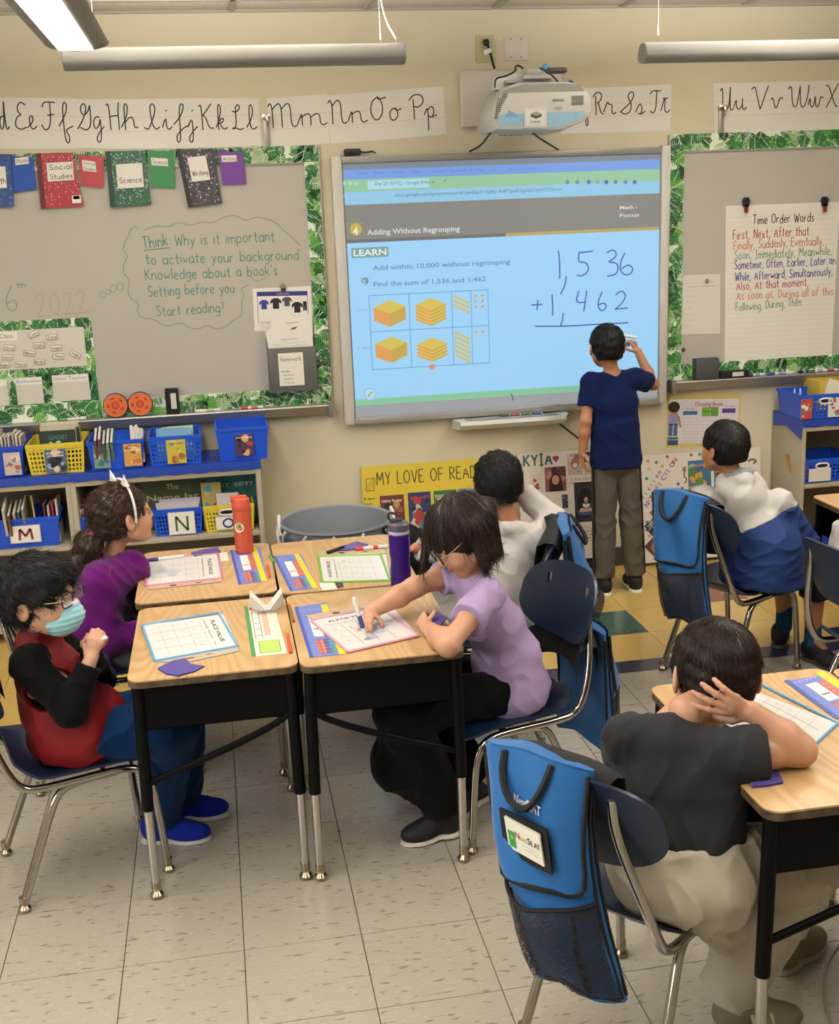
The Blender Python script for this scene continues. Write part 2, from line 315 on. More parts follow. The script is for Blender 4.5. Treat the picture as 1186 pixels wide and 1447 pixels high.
# ---------------------------------------------------------------- implicit surfaces for bodies, hair and cloth
def nz(v): v = np.asarray(v, float); return v / (np.linalg.norm(v) + 1e-12)
class SDF:
    def __init__(s): s.p = []; s.fold = None; s.k = 0.02
    def cone(s, a, b, ra, rb=None, k=None, op='u'):
        rb = ra if rb is None else rb; a = np.array(a, float); b = np.array(b, float)
        r = max(ra, rb); s.p.append(('c', a, b, ra, rb, s.k if k is None else k, op, np.minimum(a, b) - r, np.maximum(a, b) + r)); return s
    def chain(s, pts, rs, k=None):
        for i in range(len(pts) - 1): s.cone(pts[i], pts[i + 1], rs[i], rs[i + 1], k)
        return s
    def flat(s, a, b, side, ra, rb, k=None, op='u'):
        """cone with an elliptical section: ra=(side, front) at a, rb at b"""
        a = np.array(a, float); b = np.array(b, float); t = nz(b - a); x = np.array(side, float); x = nz(x - t * (x @ t)); y = np.cross(t, x)
        r = max(*ra, *rb); s.p.append(('f', a, b, x, y, np.array(ra), np.array(rb), s.k if k is None else k, op, np.minimum(a, b) - r, np.maximum(a, b) + r)); return s
    def ell(s, c, r, F=None, k=None, op='u'):
        c = np.array(c, float); r = np.array(r, float); F = np.eye(3) if F is None else F      # rows of F: local axes
        m = r.max(); s.p.append(('e', c, r, F, s.k if k is None else k, op, c - m, c + m)); return s
    def grp(s, other, k=0.01): s.p.append(('g', other, k)); return s
    def cut(s, o, n, k=0.004):
        """removes the side n points to"""
        s.p.append(('h', np.array(o, float), nz(n), k)); return s
    def shell(s, other, off, k=0.003):
        s.p.append(('x', other, off, k)); return s
    def ev(s, P):
        N = len(P); d = np.full(N, 0.5)
        for q in s.p:
            t = q[0]
            if t == 'h':
                h = (P - q[1]) @ q[2]; k = q[3]; m = np.clip(.5 + .5 * (h - d) / k, 0, 1); d = d * (1 - m) + h * m + k * m * (1 - m); continue
            if t == 'g':
                lo, hi = q[1].bounds(); idx = np.nonzero(np.all((P > lo - .03) & (P < hi + .03), 1))[0]
                if len(idx): e = q[1].ev(P[idx]); dd = d[idx]; k = q[2]; m = np.clip(.5 + .5 * (dd - e) / k, 0, 1); d[idx] = dd * (1 - m) + e * m - k * m * (1 - m)
                continue
            if t == 'x':
                h = -(q[1].ev(P) - q[2]); k = q[3]; m = np.clip(.5 + .5 * (h - d) / k, 0, 1); d = d * (1 - m) + h * m + k * m * (1 - m); continue
            k, op, lo, hi = q[-4:]
            g = k + 0.03
            idx = np.nonzero(np.all((P > lo - g) & (P < hi + g), 1))[0]
            if not len(idx): continue
            X = P[idx]
            if t == 'c':
                a, b, ra, rb = q[1:5]; ab = b - a; L = ab @ ab + 1e-12; u = np.clip(((X - a) @ ab) / L, 0, 1)
                e = np.sqrt((((X - a) - u[:, None] * ab) ** 2).sum(1)) - (ra + (rb - ra) * u)
            elif t == 'f':
                a, b, x, y, ra, rb = q[1:7]; ab = b - a; L = ab @ ab + 1e-12; u0 = ((X - a) @ ab) / L; u = np.clip(u0, 0, 1)
                D = X - a - u[:, None] * ab; rx = ra[0] + (rb[0] - ra[0]) * u; ry = ra[1] + (rb[1] - ra[1]) * u; mn = np.minimum(rx, ry)
                dx = (D @ x) / rx; dy = (D @ y) / ry; dz = (u0 - u) * math.sqrt(L) / mn
                k0 = np.sqrt(dx * dx + dy * dy + dz * dz) + 1e-9; k1 = np.sqrt((dx / rx) ** 2 + (dy / ry) ** 2 + (dz / mn) ** 2) + 1e-9
                e = k0 * (k0 - 1) / k1
            else:
                c, r, F = q[1:4]; D = (X - c) @ F.T; A = D / r; k0 = np.sqrt((A * A).sum(1)) + 1e-9; k1 = np.sqrt(((A / r) ** 2).sum(1)) + 1e-9; e = k0 * (k0 - 1) / k1
            dd = d[idx]; k = max(k, 1e-5)
            if op == 'u': m = np.clip(.5 + .5 * (dd - e) / k, 0, 1); d[idx] = dd * (1 - m) + e * m - k * m * (1 - m)
            else: e = -e; m = np.clip(.5 + .5 * (e - dd) / k, 0, 1); d[idx] = dd * (1 - m) + e * m + k * m * (1 - m)
        if s.fold is not None: d = d + s.fold(P)
        return d
    def bounds(s):
        lo = np.full(3, 1e9); hi = -lo
        for q in s.p:
            if q[0] == 'g': a, b = q[1].bounds(); lo = np.minimum(lo, a); hi = np.maximum(hi, b)
            if q[0] in 'cfe' and q[-3] == 'u': lo = np.minimum(lo, q[-2]); hi = np.maximum(hi, q[-1])
        return lo - 0.02, hi + 0.02

def sdf_mesh(f, h=0.005, bounds=None):
    lo, hi = bounds or f.bounds(); c = 4
    n = np.ceil((hi - lo) / (h * c)).astype(int) + 1
    g = [lo[i] + (np.arange(n[i]) + .5) * h * c for i in range(3)]
    C = np.stack(np.meshgrid(*g, indexing='ij'), -1).reshape(-1, 3); dc = f.ev(C).reshape(n)
    near = np.abs(dc) < h * c * 1.35
    N = n * c
    D = np.repeat(np.repeat(np.repeat(np.where(dc > 0, .5, -.5).astype(np.float32), c, 0), c, 1), c, 2)
    M = np.repeat(np.repeat(np.repeat(near, c, 0), c, 1), c, 2)
    I = np.argwhere(M); D[M] = f.ev(lo + (I + .5) * h)
    D[0] = D[-1] = .5; D[:, 0] = D[:, -1] = .5; D[:, :, 0] = D[:, :, -1] = .5
    s = D < 0
    A = s[:-1, :-1, :-1].astype(np.int8)
    for dx, dy, dz in [(1,0,0),(0,1,0),(0,0,1),(1,1,0),(1,0,1),(0,1,1),(1,1,1)]:
        A = A + s[dx:N[0]-1+dx, dy:N[1]-1+dy, dz:N[2]-1+dz]
    act = (A > 0) & (A < 8); cells = np.argwhere(act)
    idm = np.full(act.shape, -1, np.int32); idm[act] = np.arange(len(cells))
    acc = np.zeros((len(cells), 3)); cnt = np.zeros(len(cells))
    cr = [(i, j, k) for i in (0, 1) for j in (0, 1) for k in (0, 1)]
    for a in cr:
        for ax in range(3):
            if a[ax]: continue
            b = list(a); b[ax] = 1
            da = D[cells[:, 0] + a[0], cells[:, 1] + a[1], cells[:, 2] + a[2]]; db = D[cells[:, 0] + b[0], cells[:, 1] + b[1], cells[:, 2] + b[2]]
            m = (da < 0) != (db < 0); t = np.where(m, da / np.where(m, da - db, 1), 0); t = np.clip(t, .02, .98)
            p = np.tile(np.array(a, float), (len(cells), 1)); p[:, ax] += t
            acc[m] += p[m]; cnt[m] += 1
    V = lo + (cells + acc / cnt[:, None] + .5) * h
    e = h * .5
    for _ in range(1):
        d0 = f.ev(V); gr = np.stack([f.ev(V + e * np.eye(3)[i]) - d0 for i in range(3)], 1) / e
        L = (gr * gr).sum(1); stp = np.clip(d0 / np.maximum(L, .25), -h * .6, h * .6); V = V - gr * stp[:, None]
    Q = []
    for ax in range(3):
        o1, o2 = [(1, 2), (2, 0), (0, 1)][ax]
        sl0 = [slice(None)] * 3; sl1 = [slice(None)] * 3; sl0[ax] = slice(0, -1); sl1[ax] = slice(1, None)
        E = s[tuple(sl0)] != s[tuple(sl1)]; ed = np.argwhere(E)
        ed = ed[(ed[:, o1] > 0) & (ed[:, o2] > 0)]
        ed = ed[(ed < np.array(act.shape)).all(1)]
        def ix(a, b):
            q = ed.copy(); q[:, o1] -= a; q[:, o2] -= b; return idm[q[:, 0], q[:, 1], q[:, 2]]
        q = np.stack([ix(1, 1), ix(0, 1), ix(0, 0), ix(1, 0)], 1)
        flip = s[ed[:, 0], ed[:, 1], ed[:, 2]]
        q = np.where(flip[:, None], q, q[:, ::-1]); q = q[(q >= 0).all(1)]; Q.append(q)
    return V, np.concatenate(Q)

def np_obj(name, V, F, m, parent=None, smooth=True):
    off = np.array(WO[parent.name]) if parent is not None else np.array([V[:, 0].mean(), V[:, 1].mean(), V[:, 2].min()])
    me = bpy.data.meshes.new(name); n = F.shape[1]
    me.vertices.add(len(V)); me.vertices.foreach_set('co', (V - off).astype(np.float32).ravel())
    me.loops.add(F.size); me.loops.foreach_set('vertex_index', F.astype(np.int32).ravel())
    me.polygons.add(len(F)); me.polygons.foreach_set('loop_start', np.arange(len(F), dtype=np.int32) * n)
    me.polygons.foreach_set('use_smooth', np.ones(len(F), bool)) if smooth else None
    me.update(calc_edges=True); me.materials.append(m)
    o = bpy.data.objects.new(name, me); col.objects.link(o)
    if parent is not None: o.parent = parent; WO[o.name] = WO[parent.name]
    else: o.location = off; WO[o.name] = Vector(off)
    return o

def folds(seed, amp=0.003, sc=60, dirv=(.3, .1, 1), stretch=.75):
    r = np.random.RandomState(seed); t = nz(dirv); K = []
    for i in range(7):
        v = r.normal(size=3); v = v - t * (v @ t) * (1 - stretch); v = nz(v) * sc * r.uniform(.4, 1.5); K.append((v, r.uniform(0, 6), r.uniform(.5, 1)))
    wv = r.normal(size=(2, 3)) * 14
    def f(P):
        P = P + .018 * np.sin(P @ wv[0])[:, None] * np.array([1, .6, -.7]) + .014 * np.sin(P @ wv[1] + 1)[:, None] * np.array([-.5, 1, .8])
        a = sum(wt * np.sin(P @ v + ph) for v, ph, wt in K) / 2.6
        return amp * (np.abs(a) ** .7 - .6) * 2.4
    return f
def skin_mat(hexc, lips='#9a5a4c'):
    m = bpy.data.materials.new('skin'); m.use_nodes = True; nt = m.node_tree; b = nt.nodes['Principled BSDF']
    b.inputs['Roughness'].default_value = .52; b.inputs['Subsurface Weight'].default_value = .12; b.inputs['Subsurface Radius'].default_value = (.012, .005, .003); b.inputs['Subsurface Scale'].default_value = 1
    tc = nt.nodes.new('ShaderNodeTexCoord'); n = nt.nodes.new('ShaderNodeTexNoise'); n.inputs['Scale'].default_value = 14; n.inputs['Detail'].default_value = 6
    nt.links.new(tc.outputs['Object'], n.inputs['Vector']); mp = nt.nodes.new('ShaderNodeMapRange'); mp.inputs[1].default_value = .3; mp.inputs[2].default_value = .7
    nt.links.new(n.outputs[0], mp.inputs[0]); mx = nt.nodes.new('ShaderNodeMix'); mx.data_type = 'RGBA'; c = lin(hexc)
    mx.inputs[6].default_value = c; mx.inputs[7].default_value = (c[0] * .9, c[1] * .8, c[2] * .74, 1); nt.links.new(mp.outputs[0], mx.inputs[0])
    at = nt.nodes.new('ShaderNodeAttribute'); at.attribute_name = 'lip'; m2 = nt.nodes.new('ShaderNodeMix'); m2.data_type = 'RGBA'
    nt.links.new(at.outputs['Fac'], m2.inputs[0]); nt.links.new(mx.outputs[2], m2.inputs[6]); m2.inputs[7].default_value = lin(lips); nt.links.new(m2.outputs[2], b.inputs['Base Color'])
    n2 = nt.nodes.new('ShaderNodeTexNoise'); n2.inputs['Scale'].default_value = 420; nt.links.new(tc.outputs['Object'], n2.inputs['Vector'])
    bp = nt.nodes.new('ShaderNodeBump'); bp.inputs['Strength'].default_value = .12; bp.inputs['Distance'].default_value = .001; nt.links.new(n2.outputs[0], bp.inputs['Height']); nt.links.new(bp.outputs[0], b.inputs['Normal'])
    return m
def hair_mat(hexc, hi, rough=.38):
    m = bpy.data.materials.new('hair'); m.use_nodes = True; nt = m.node_tree; b = nt.nodes['Principled BSDF']; b.inputs['Roughness'].default_value = rough; b.inputs['Specular IOR Level'].default_value = .35
    tc = nt.nodes.new('ShaderNodeTexCoord'); n = nt.nodes.new('ShaderNodeTexNoise'); n.inputs['Scale'].default_value = 70; n.inputs['Detail'].default_value = 3
    nt.links.new(tc.outputs['Object'], n.inputs['Vector']); mp = nt.nodes.new('ShaderNodeMapRange'); mp.inputs[1].default_value = .4; mp.inputs[2].default_value = .75; nt.links.new(n.outputs[0], mp.inputs[0])
    mx = nt.nodes.new('ShaderNodeMix'); mx.data_type = 'RGBA'; mx.inputs[6].default_value = lin(hexc); mx.inputs[7].default_value = lin(hi); nt.links.new(mp.outputs[0], mx.inputs[0]); nt.links.new(mx.outputs[2], b.inputs['Base Color'])
    return m

def frame(f, u):
    f = nz(f); u = np.array(u, float); u = nz(u - f * (u @ f)); r = np.cross(f, u); return np.stack([r, f, u])     # rows right, forward, up
class Head:
    """child's head; c is the middle of the skull at ear height, f faces forward; k scales"""
    def __init__(s, c, f, u=(0, 0, 1), k=1.0): s.c = np.array(c, float); s.F = frame(f, u); s.k = k
    def w(s, x, y, z): return s.c + s.k * (x * s.F[0] + y * s.F[1] + z * s.F[2])
    def body(s, B, face=True):
        k = s.k; E = lambda x, y, z, r, kk=.012, op='u': B.ell(s.w(x, y, z), np.array(r) * k, s.F, kk * k, op)
        E(0, -.010, .022, (.0715, .088, .078), .01)
        E(0, .024, -.034, (.056, .060, .062), .03)
        E(0, .052, -.078, (.026, .022, .020), .025)
        for q in (-1, 1):
            E(q * .034, .052, -.034, (.024, .024, .026), .02)
            B.cone(s.w(q * .052, .0, -.052), s.w(q * .016, .055, -.082), .014 * k, .011 * k, .02)
        if face:
            for q in (-1, 1):
                E(q * .031, .086, .000, (.017, .014, .012), .012, 's')
                E(q * .030, .0745, .0005, (.0145, .011, .0105), .004)
                B.cone(s.w(q * .012, .082, .0165), s.w(q * .046, .070, .014), .0055 * k, .004 * k, .01)
            B.cone(s.w(0, .078, .004), s.w(0, .093, -.026), .0065 * k, .0095 * k, .01)
            for q in (-1, 1): E(q * .0095, .086, -.030, (.0065, .008, .006), .005)
            E(0, .078, -.050, (.020, .010, .0055), .004); E(0, .077, -.0575, (.017, .010, .006), .003)
            E(0, .089, -.0535, (.022, .006, .0012), .002, 's')
        for q in (-1, 1):
            F2 = frame(s.F[1] * .94 + s.F[0] * q * -.34, s.F[2] * .97 - s.F[1] * .2)
            B.ell(s.w(q * .077, -.010, -.006), np.array((.0075, .017, .028)) * k, F2, .004)
            B.ell(s.w(q * .084, -.006, -.003), np.array((.006, .010, .018)) * k, F2, .003, 's')
        return s
    def lips(s, o):
        me = o.data; n = len(me.vertices); V = np.zeros(n * 3, np.float32); me.vertices.foreach_get('co', V); V = V.reshape(-1, 3) + np.array(WO[o.name]); L = ((V - s.c) @ s.F.T) / s.k
        q = ((L[:, 0] / .0215) ** 2 + ((L[:, 2] + .0535) / .0085) ** 2); a = np.clip(1.4 - q, 0, 1) * (L[:, 1] > .07)
        at = me.attributes.new('lip', 'FLOAT', 'POINT'); at.data.foreach_set('value', a.astype(np.float32))
    def eyes(s, parent, iris='#2b1a12', brow='#17110e', sides=(-1, 1), look=(0, 0)):
        k = s.k
        for q in sides:
            m = MB(); c = s.w(q * .0305, .0735, .0005)
            m.use(mat('#e8e2da', .2)); m.ball(c, .0118 * k, 16)
            e = m.build('eyeball', None, parent)
            m = MB(); d = nz(s.F[1] + look[0] * s.F[0] + look[1] * s.F[2]); m.use(mat(iris, .1)); m.ball(c + d * .0052 * k, .0072 * k, 14); m.build('iris', None, e)
            m = MB(); m.use(mat(brow, .7)); m.tube([s.w(q * .012, .0885, .019), s.w(q * .028, .0865, .0235), s.w(q * .047, .074, .0185)], [.0022 * k, .003 * k, .001 * k], 6, smooth=1); m.build('eyebrow', None, parent)
            m = MB(); m.use(mat(brow, .7)); m.tube([s.w(q * .017, .084, .001), s.w(q * .030, .0865, .0075), s.w(q * .045, .077, .001)], [.0008 * k, .0015 * k, .0008 * k], 6, smooth=1); m.build('eyelash', None, parent)

def strands(V, N, dirf, n, L, r, seed, segs=4, lift=.15, curl=0.0):
    """many fine tapered locks on a hair surface, returned as verts/faces"""
    g = np.random.RandomState(seed); idx = g.choice(len(V), n); P = V[idx] + N[idx] * .0005; nn = N[idx]
    L = L * g.uniform(.5, 1.3, n); r = r * g.uniform(.6, 1.3, n); rings = []
    D = dirf(P, nn); D += g.normal(size=D.shape) * .16; D -= nn * ((D * nn).sum(1))[:, None]; D /= np.linalg.norm(D, axis=1)[:, None] + 1e-9
    li = g.uniform(0, lift, n)[:, None]; cu = g.normal(size=(n, 3)) * curl
    for i in range(segs + 1):
        t = i / segs; C = P + (D + nn * li + cu * t) * (L * t)[:, None] - nn * (L * t * t * .10)[:, None]
        rr = r * (1 - t) ** .7 * (1 if i else .6); S_ = np.cross(D, nn)
        rings.append(np.stack([C + S_ * rr[:, None], C + nn * (rr * .8)[:, None], C - S_ * rr[:, None]], 1))
    A = np.stack(rings, 1).reshape(-1, 3); F = []
    b = np.arange(n) * (segs + 1) * 3
    for i in range(segs):
        for k in range(3):
            k2 = (k + 1) % 3; F.append(np.stack([b + i * 3 + k, b + i * 3 + k2, b + (i + 1) * 3 + k2, b + (i + 1) * 3 + k], 1))
    return A, np.concatenate(F)
def vnormals(V, F):
    n = np.cross(V[F[:, 2]] - V[F[:, 0]], V[F[:, 3]] - V[F[:, 1]]); N = np.zeros_like(V)
    for k in range(4):
        for a in range(3): N[:, a] += np.bincount(F[:, k], n[:, a], len(V))
    return N / (np.linalg.norm(N, axis=1)[:, None] + 1e-12)

def short_hair(H, parent, m, seed=1, thick=1.0, front=.058, top=0.0, n=2600, h=.0045, L=.026, nape=-.060, messy=.3, curl=0.0, fringe=0.0):
    k = H.k; s = SDF(); T = .006 * thick
    s.ell(H.w(0, -.012, .026), np.array((.0735 + T, .091 + T, .080 + T + top)) * k, H.F, .01)
    s.ell(H.w(0, -.040, -.022), np.array((.058 + T * .6, .052 + T * .5, .052)) * k, H.F, .02)
    if fringe: s.ell(H.w(0, .052, .058), np.array((.060, .040, .030 + fringe)) * k, H.F, .02)
    s.ell(H.w(0, .118, -.045 - fringe), np.array((.085, .085, front + .042)) * k, H.F, .012, 's')
    for q in (-1, 1):
        s.ell(H.w(q * .085, .040, -.045), np.array((.04, .048, .052)) * k, H.F, .008, 's')
        s.ell(H.w(q * .086, -.006, -.016), np.array((.022, .022, .034)) * k, H.F, .006, 's')
    s.cut(H.w(0, 0, nape), -H.F[2] - .15 * H.F[1], .015)
    g = np.random.RandomState(seed); K = g.normal(size=(4, 3)) * 75
    s.fold = lambda P: .0011 * thick * sum(np.sin(P @ q + i) for i, q in enumerate(K)) / 1.5
    V, F = sdf_mesh(s, h); N = vnormals(V, F)
    cr = H.w(.008, -.045, .095); up = H.F[2]
    def df(P, nn):
        D = P - cr; D = D - nn * (D * nn).sum(1)[:, None]; sw = np.cross(nn, D); D = D / (np.linalg.norm(D, axis=1)[:, None] + 1e-6); sw = sw / (np.linalg.norm(sw, axis=1)[:, None] + 1e-6)
        return D + .35 * sw
    A, B = strands(V, N, df, n, L * k, .0011, seed, 3, messy, curl)
    return np_obj('hair', np.vstack([V, A]), np.vstack([F, B + len(V)]), m, parent)

def hand(B, wrist, d, pn, side, curls=(.5, .5, .5, .5), thumb=(.4, .3), size=1.0, spread=.12, k=.0035, fr=.0066):
    """wrist point, d fingers direction, pn palm normal (out of the palm), side=+1 thumb on the d x pn side"""
    wrist = np.array(wrist, float); d = nz(d); pn = np.array(pn, float); pn = nz(pn - d * (pn @ d)); x = np.cross(d, pn) * side    # x towards the thumb
    z = size; at = lambda a, b, c: wrist + z * (a * x + b * d + c * pn)
    B.flat(at(0, .0, 0), at(.001, .048, .002), x, (.017 * z, .013 * z), (.027 * z, .0105 * z), .008)
    B.flat(at(.0, .045, .001), at(0, .060, .001), x, (.0285 * z, .0105 * z), (.0275 * z, .0085 * z), .006)
    lens = [(.030, .019, .016), (.034, .022, .017), (.031, .020, .016), (.024, .015, .014)]
    tips = []
    for i in range(4):
        ox = .0225 - .0148 * i; base = at(ox, .062 - abs(i - 1) * .003, 0); sp = (1.2 - i) * spread
        c = curls[i] if hasattr(curls, '__len__') else curls; p = base; a = c * .55; r = fr * z * (.92 if i == 3 else 1)
        for j in range(3):
            dd = math.cos(a) * (d * math.cos(sp) + x * math.sin(sp)) + math.sin(a) * pn
            q = p + dd * lens[i][j] * z; B.cone(p, q, r * (1.02 - .07 * j), r * (.95 - .1 * j), k); p = q; a += c * (1.05 if j == 0 else .7)
        tips.append(p)
    b = at(.020, .012, .004); t1, t2 = thumb
    d1 = nz(x * math.cos(t1) + d * math.sin(t1) * 1.2 + pn * t2); q = b + d1 * .028 * z; B.cone(b, q, .0105 * z, .0085 * z, .010)
    d2 = nz(d1 * .6 + d * .7 + pn * t2 * .6); r_ = q + d2 * .022 * z; B.cone(q, r_, .0082 * z, .0074 * z, k)
    d3 = nz(d1 * .2 + d * .9 + pn * t2); q2 = r_ + d3 * .017 * z; B.cone(r_, q2, .0074 * z, .0058 * z, k)
    return tips, q2
def limb(B, a, b, c, ra, rb, rc, k=.02):
    a, b, c = map(lambda v: np.array(v, float), (a, b, c)); m = a + (b - a) * .45; n = b + (c - b) * .35
    B.chain([a, m, b], [ra, ra * .93 + .0 * rb, rb], k); B.chain([b, n, c], [rb, rb * 1.04, rc], k)
# ---------------------------------------------------------------- where a measured picture point lies on a plane of the room
def at(px, py, ax, val):
    d = _w + _r * ((px - 593) / 1667.6446) - _u * ((py - 723.5) / 1667.6446); C = Vector((0.0512884, -3.0290617, 1.8282398))
    i = 'xyz'.index(ax); return C + d * ((val - C[i]) / d[i])
def wp(px, py, y=YW): p = at(px, py, 'y', y); return (p.x, p.z)
def em(h, s=1.0):
    k = ('em', h, s)
    if k in _mc: return _mc[k]
    m = bpy.data.materials.new('screen'); m.use_nodes = True; b = m.node_tree.nodes['Principled BSDF']
    b.inputs['Base Color'].default_value = (.03, .03, .03, 1); b.inputs['Roughness'].default_value = .45
    b.inputs['Emission Color'].default_value = lin(h); b.inputs['Emission Strength'].default_value = s * 1.15; _mc[k] = m; return m
WHITE = mat('#dcd8d2', .5); PAPER = mat('#d9d5cd', .65); BLK = mat('#151413', .5); INK = mat('#2a2626', .6); GREY = mat('#8d8a86', .45)
ALU = mat('#a3a09b', .38, .6); CHROME = mat('#c9c6c0', .18, 1.0); GINK = mat('#3d7f6c', .6); RINK = mat('#b2503f', .6); NAVYINK = mat('#3a3f86', .6); PINKINK = mat('#b98a80', .6)

# ---------------------------------------------------------------- floor
def floor_mat(base, dark, light, sc=1.0, amt=.75):
    m = bpy.data.materials.new('vinyl_tile'); m.use_nodes = True; nt = m.node_tree; b = nt.nodes['Principled BSDF']; L = nt.links
    b.inputs['Roughness'].default_value = .22; b.inputs['Specular IOR Level'].default_value = .6; b.inputs['Coat Weight'].default_value = .25; b.inputs['Coat Roughness'].default_value = .12
    g = nt.nodes.new('ShaderNodeNewGeometry'); mp = nt.nodes.new('ShaderNodeMapping'); L.new(g.outputs['Position'], mp.inputs[0]); mp.inputs['Scale'].default_value = (22 * sc, 75 * sc, 1); mp.inputs['Rotation'].default_value = (0, 0, .06)
    n = nt.nodes.new('ShaderNodeTexNoise'); n.inputs['Scale'].default_value = 1; n.inputs['Detail'].default_value = 2; L.new(mp.outputs[0], n.inputs['Vector'])
    n2 = nt.nodes.new('ShaderNodeTexNoise'); n2.inputs['Scale'].default_value = 1.7; n2.inputs['Detail'].default_value = 3; L.new(mp.outputs[0], n2.inputs['Vector'])
    def ramp(src, a, c2):
        r_ = nt.nodes.new('ShaderNodeMapRange'); r_.inputs[1].default_value = a; r_.inputs[2].default_value = c2; L.new(src, r_.inputs[0]); return r_.outputs[0]
    def mix(f, A, B):
        x = nt.nodes.new('ShaderNodeMix'); x.data_type = 'RGBA'; L.new(f, x.inputs[0])
        for s_, v in ((6, A), (7, B)):
            if hasattr(v, 'links'): L.new(v, x.inputs[s_])
            else: x.inputs[s_].default_value = v
        return x.outputs[2]
    mm = nt.nodes.new('ShaderNodeMath'); mm.operation = 'MULTIPLY'; L.new(ramp(n.outputs[0], .62, .68), mm.inputs[0]); mm.inputs[1].default_value = amt
    c1 = mix(ramp(n2.outputs[0], .55, .75), lin(base), lin(light)); c2 = mix(mm.outputs[0], c1, lin(dark)); L.new(c2, b.inputs['Base Color'])
    return m
T = .3048
M_TILE = floor_mat('#a29a8c', '#746b5f', '#aea698'); M_YEL = floor_mat('#c2a25c', '#b09350', '#ceb06c', 1, .5); M_NAVY = floor_mat('#2a2b45', '#20213a', '#383a55', 1, .5)
M_TEAL = floor_mat('#3c5a52', '#2c4740', '#4b6c62', 1, .5); M_RED = floor_mat('#7c3436', '#662a2c', '#8c4446', 1, .5)
fl = thing('floor', 'glossy vinyl tile floor, pale with a yellow band by the board wall', 'floor', (0, 0, 0), kind='structure'); del fl['category']
m = MB(); m.box(-3.6, -5.2, -.05, 5.6, YW, -.0035); m.build('subfloor', mat('#4b453d', .9), fl)
g = .0011
def tile(x0, y0, x1, y1, mt, proto={}):
    k = (round(x1 - x0, 4), round(y1 - y0, 4), mt.name)
    if k not in proto:
        b = MB(); b.box(g, g, -.0035, x1 - x0 - g, y1 - y0 - g, 0, .0006); o = b.build('floor_tile', mt, fl, world=False, angle=20); proto[k] = o
    else: o = proto[k].copy(); col.objects.link(o); WO[o.name] = Vector()
    o.location = (x0, y0, 0)
YB0, YB1, YO = 3.98 * T, 4.385 * T, .37
for i in range(-4, 12):
    for j in range(-5, 4):
        tile(i * T, j * T, i * T + T, j * T + T, M_TILE)
    tile(i * T, YB0, i * T + T, YB1, M_NAVY)
    for j in range(4, 9):
        y0 = (j + YO) * T; y1 = min(y0 + T, YW)
        if j == 4: y0 = YB1
        tile(i * T, y0, i * T + T, y1, M_TEAL if (i, j) == (5, 5) else M_TEAL if (i, j) == (-1, 6) else M_RED if (i, j) == (7, 6) else M_YEL)
b = MB()
for i in range(-11, 18):
    for j in range(-17, 9):
        if -4 <= i < 12 and j >= -5: continue
        x0, y0 = i * T, j * T
        if j >= 4: continue
        b.use(M_TILE); b.box(x0 + g, y0 + g, -.0035, x0 + T - g, y0 + T - g, 0)
b.build('floor_tiles_outside_view', None, fl)['kind'] = 'stuff'
b = MB(); b.use(M_YEL)
for i in list(range(-11, -4)) + list(range(12, 18)): b.box(i * T + g, YB0, -.0035, i * T + T - g, YW, 0)
b.build('yellow_floor_tiles_outside_view', None, fl)['kind'] = 'stuff'

# ---------------------------------------------------------------- walls, ceiling
M_WALL = mat('#c9c0a6', .75, bump=(120, .15, .002), var=(1.2, .35, '#c1b89f'))
def struct(name, bld, mt, label=None):
    o = bld.build(name, mt); o['kind'] = 'structure'
    if label: o['label'] = label
    return o
b = MB(); b.box(-3.7, YW, -.05, 5.7, YW + .15, ZC + .2); struct('wall_back', b, M_WALL, 'cream painted classroom wall carrying the whiteboards')
b = MB(); b.box(5.6, -5.2, -.05, 5.75, YW, ZC + .2); struct('wall_right', b, M_WALL)
b = MB(); b.box(-3.7, -5.35, -.05, 5.75, -5.2, ZC + .2); struct('wall_front', b, M_WALL)
b = MB(); b.box(-3.75, -5.2, -.05, -3.6, YW, .8); b.box(-3.75, -5.2, 2.3, -3.6, YW, ZC + .2); b.box(-3.75, -5.2, .8, -3.6, -3.9, 2.3); b.box(-3.75, -.9, .8, -3.6, YW, 2.3); struct('wall_left', b, M_WALL)
b = MB()
for yy in (-3.9, -2.9, -1.9, -.93): b.box(-3.72, yy, .8, -3.66, yy + .03, 2.3)
b.box(-3.72, -3.9, .8, -3.66, -.9, .84); b.box(-3.72, -3.9, 2.26, -3.66, -.9, 2.3)
wn = struct('window_1', b, ALU); b = MB(); b.box(-3.70, -3.9, .82, -3.695, -.9, 2.28); b.build('pane', mat('#ffffff', .0, trans=1.0), wn)
M_BASE = mat('#3b3733', .5)
b = MB(); b.box(-3.6, YW - .007, 0, 5.6, YW, .10, .003); b.box(-3.6, YW - .013, 0, 5.6, YW, .012, .004); struct('baseboard_back', b, M_BASE, 'dark rubber baseboard along the board wall')
M_CEIL = mat('#d3cdc2', .9, bump=(180, .5, .003), var=(60, .4, '#c4beb3'))
ce = thing('ceiling', 'suspended ceiling of off-white panels in a white grid', 'ceiling', (0, 0, ZC), kind='structure'); del ce['category']
b = MB(); b.box(-3.6, -5.2, ZC + .03, 5.6, YW, ZC + .05); b.build('ceiling_deck', mat('#777777', .9), ce)
CX = [.235 + .6 * k for k in range(-7, 10)]; CY = [YW - .285 - 1.2 * k for k in range(0, 7)] 
pr = {}
ys = [YW] + CY
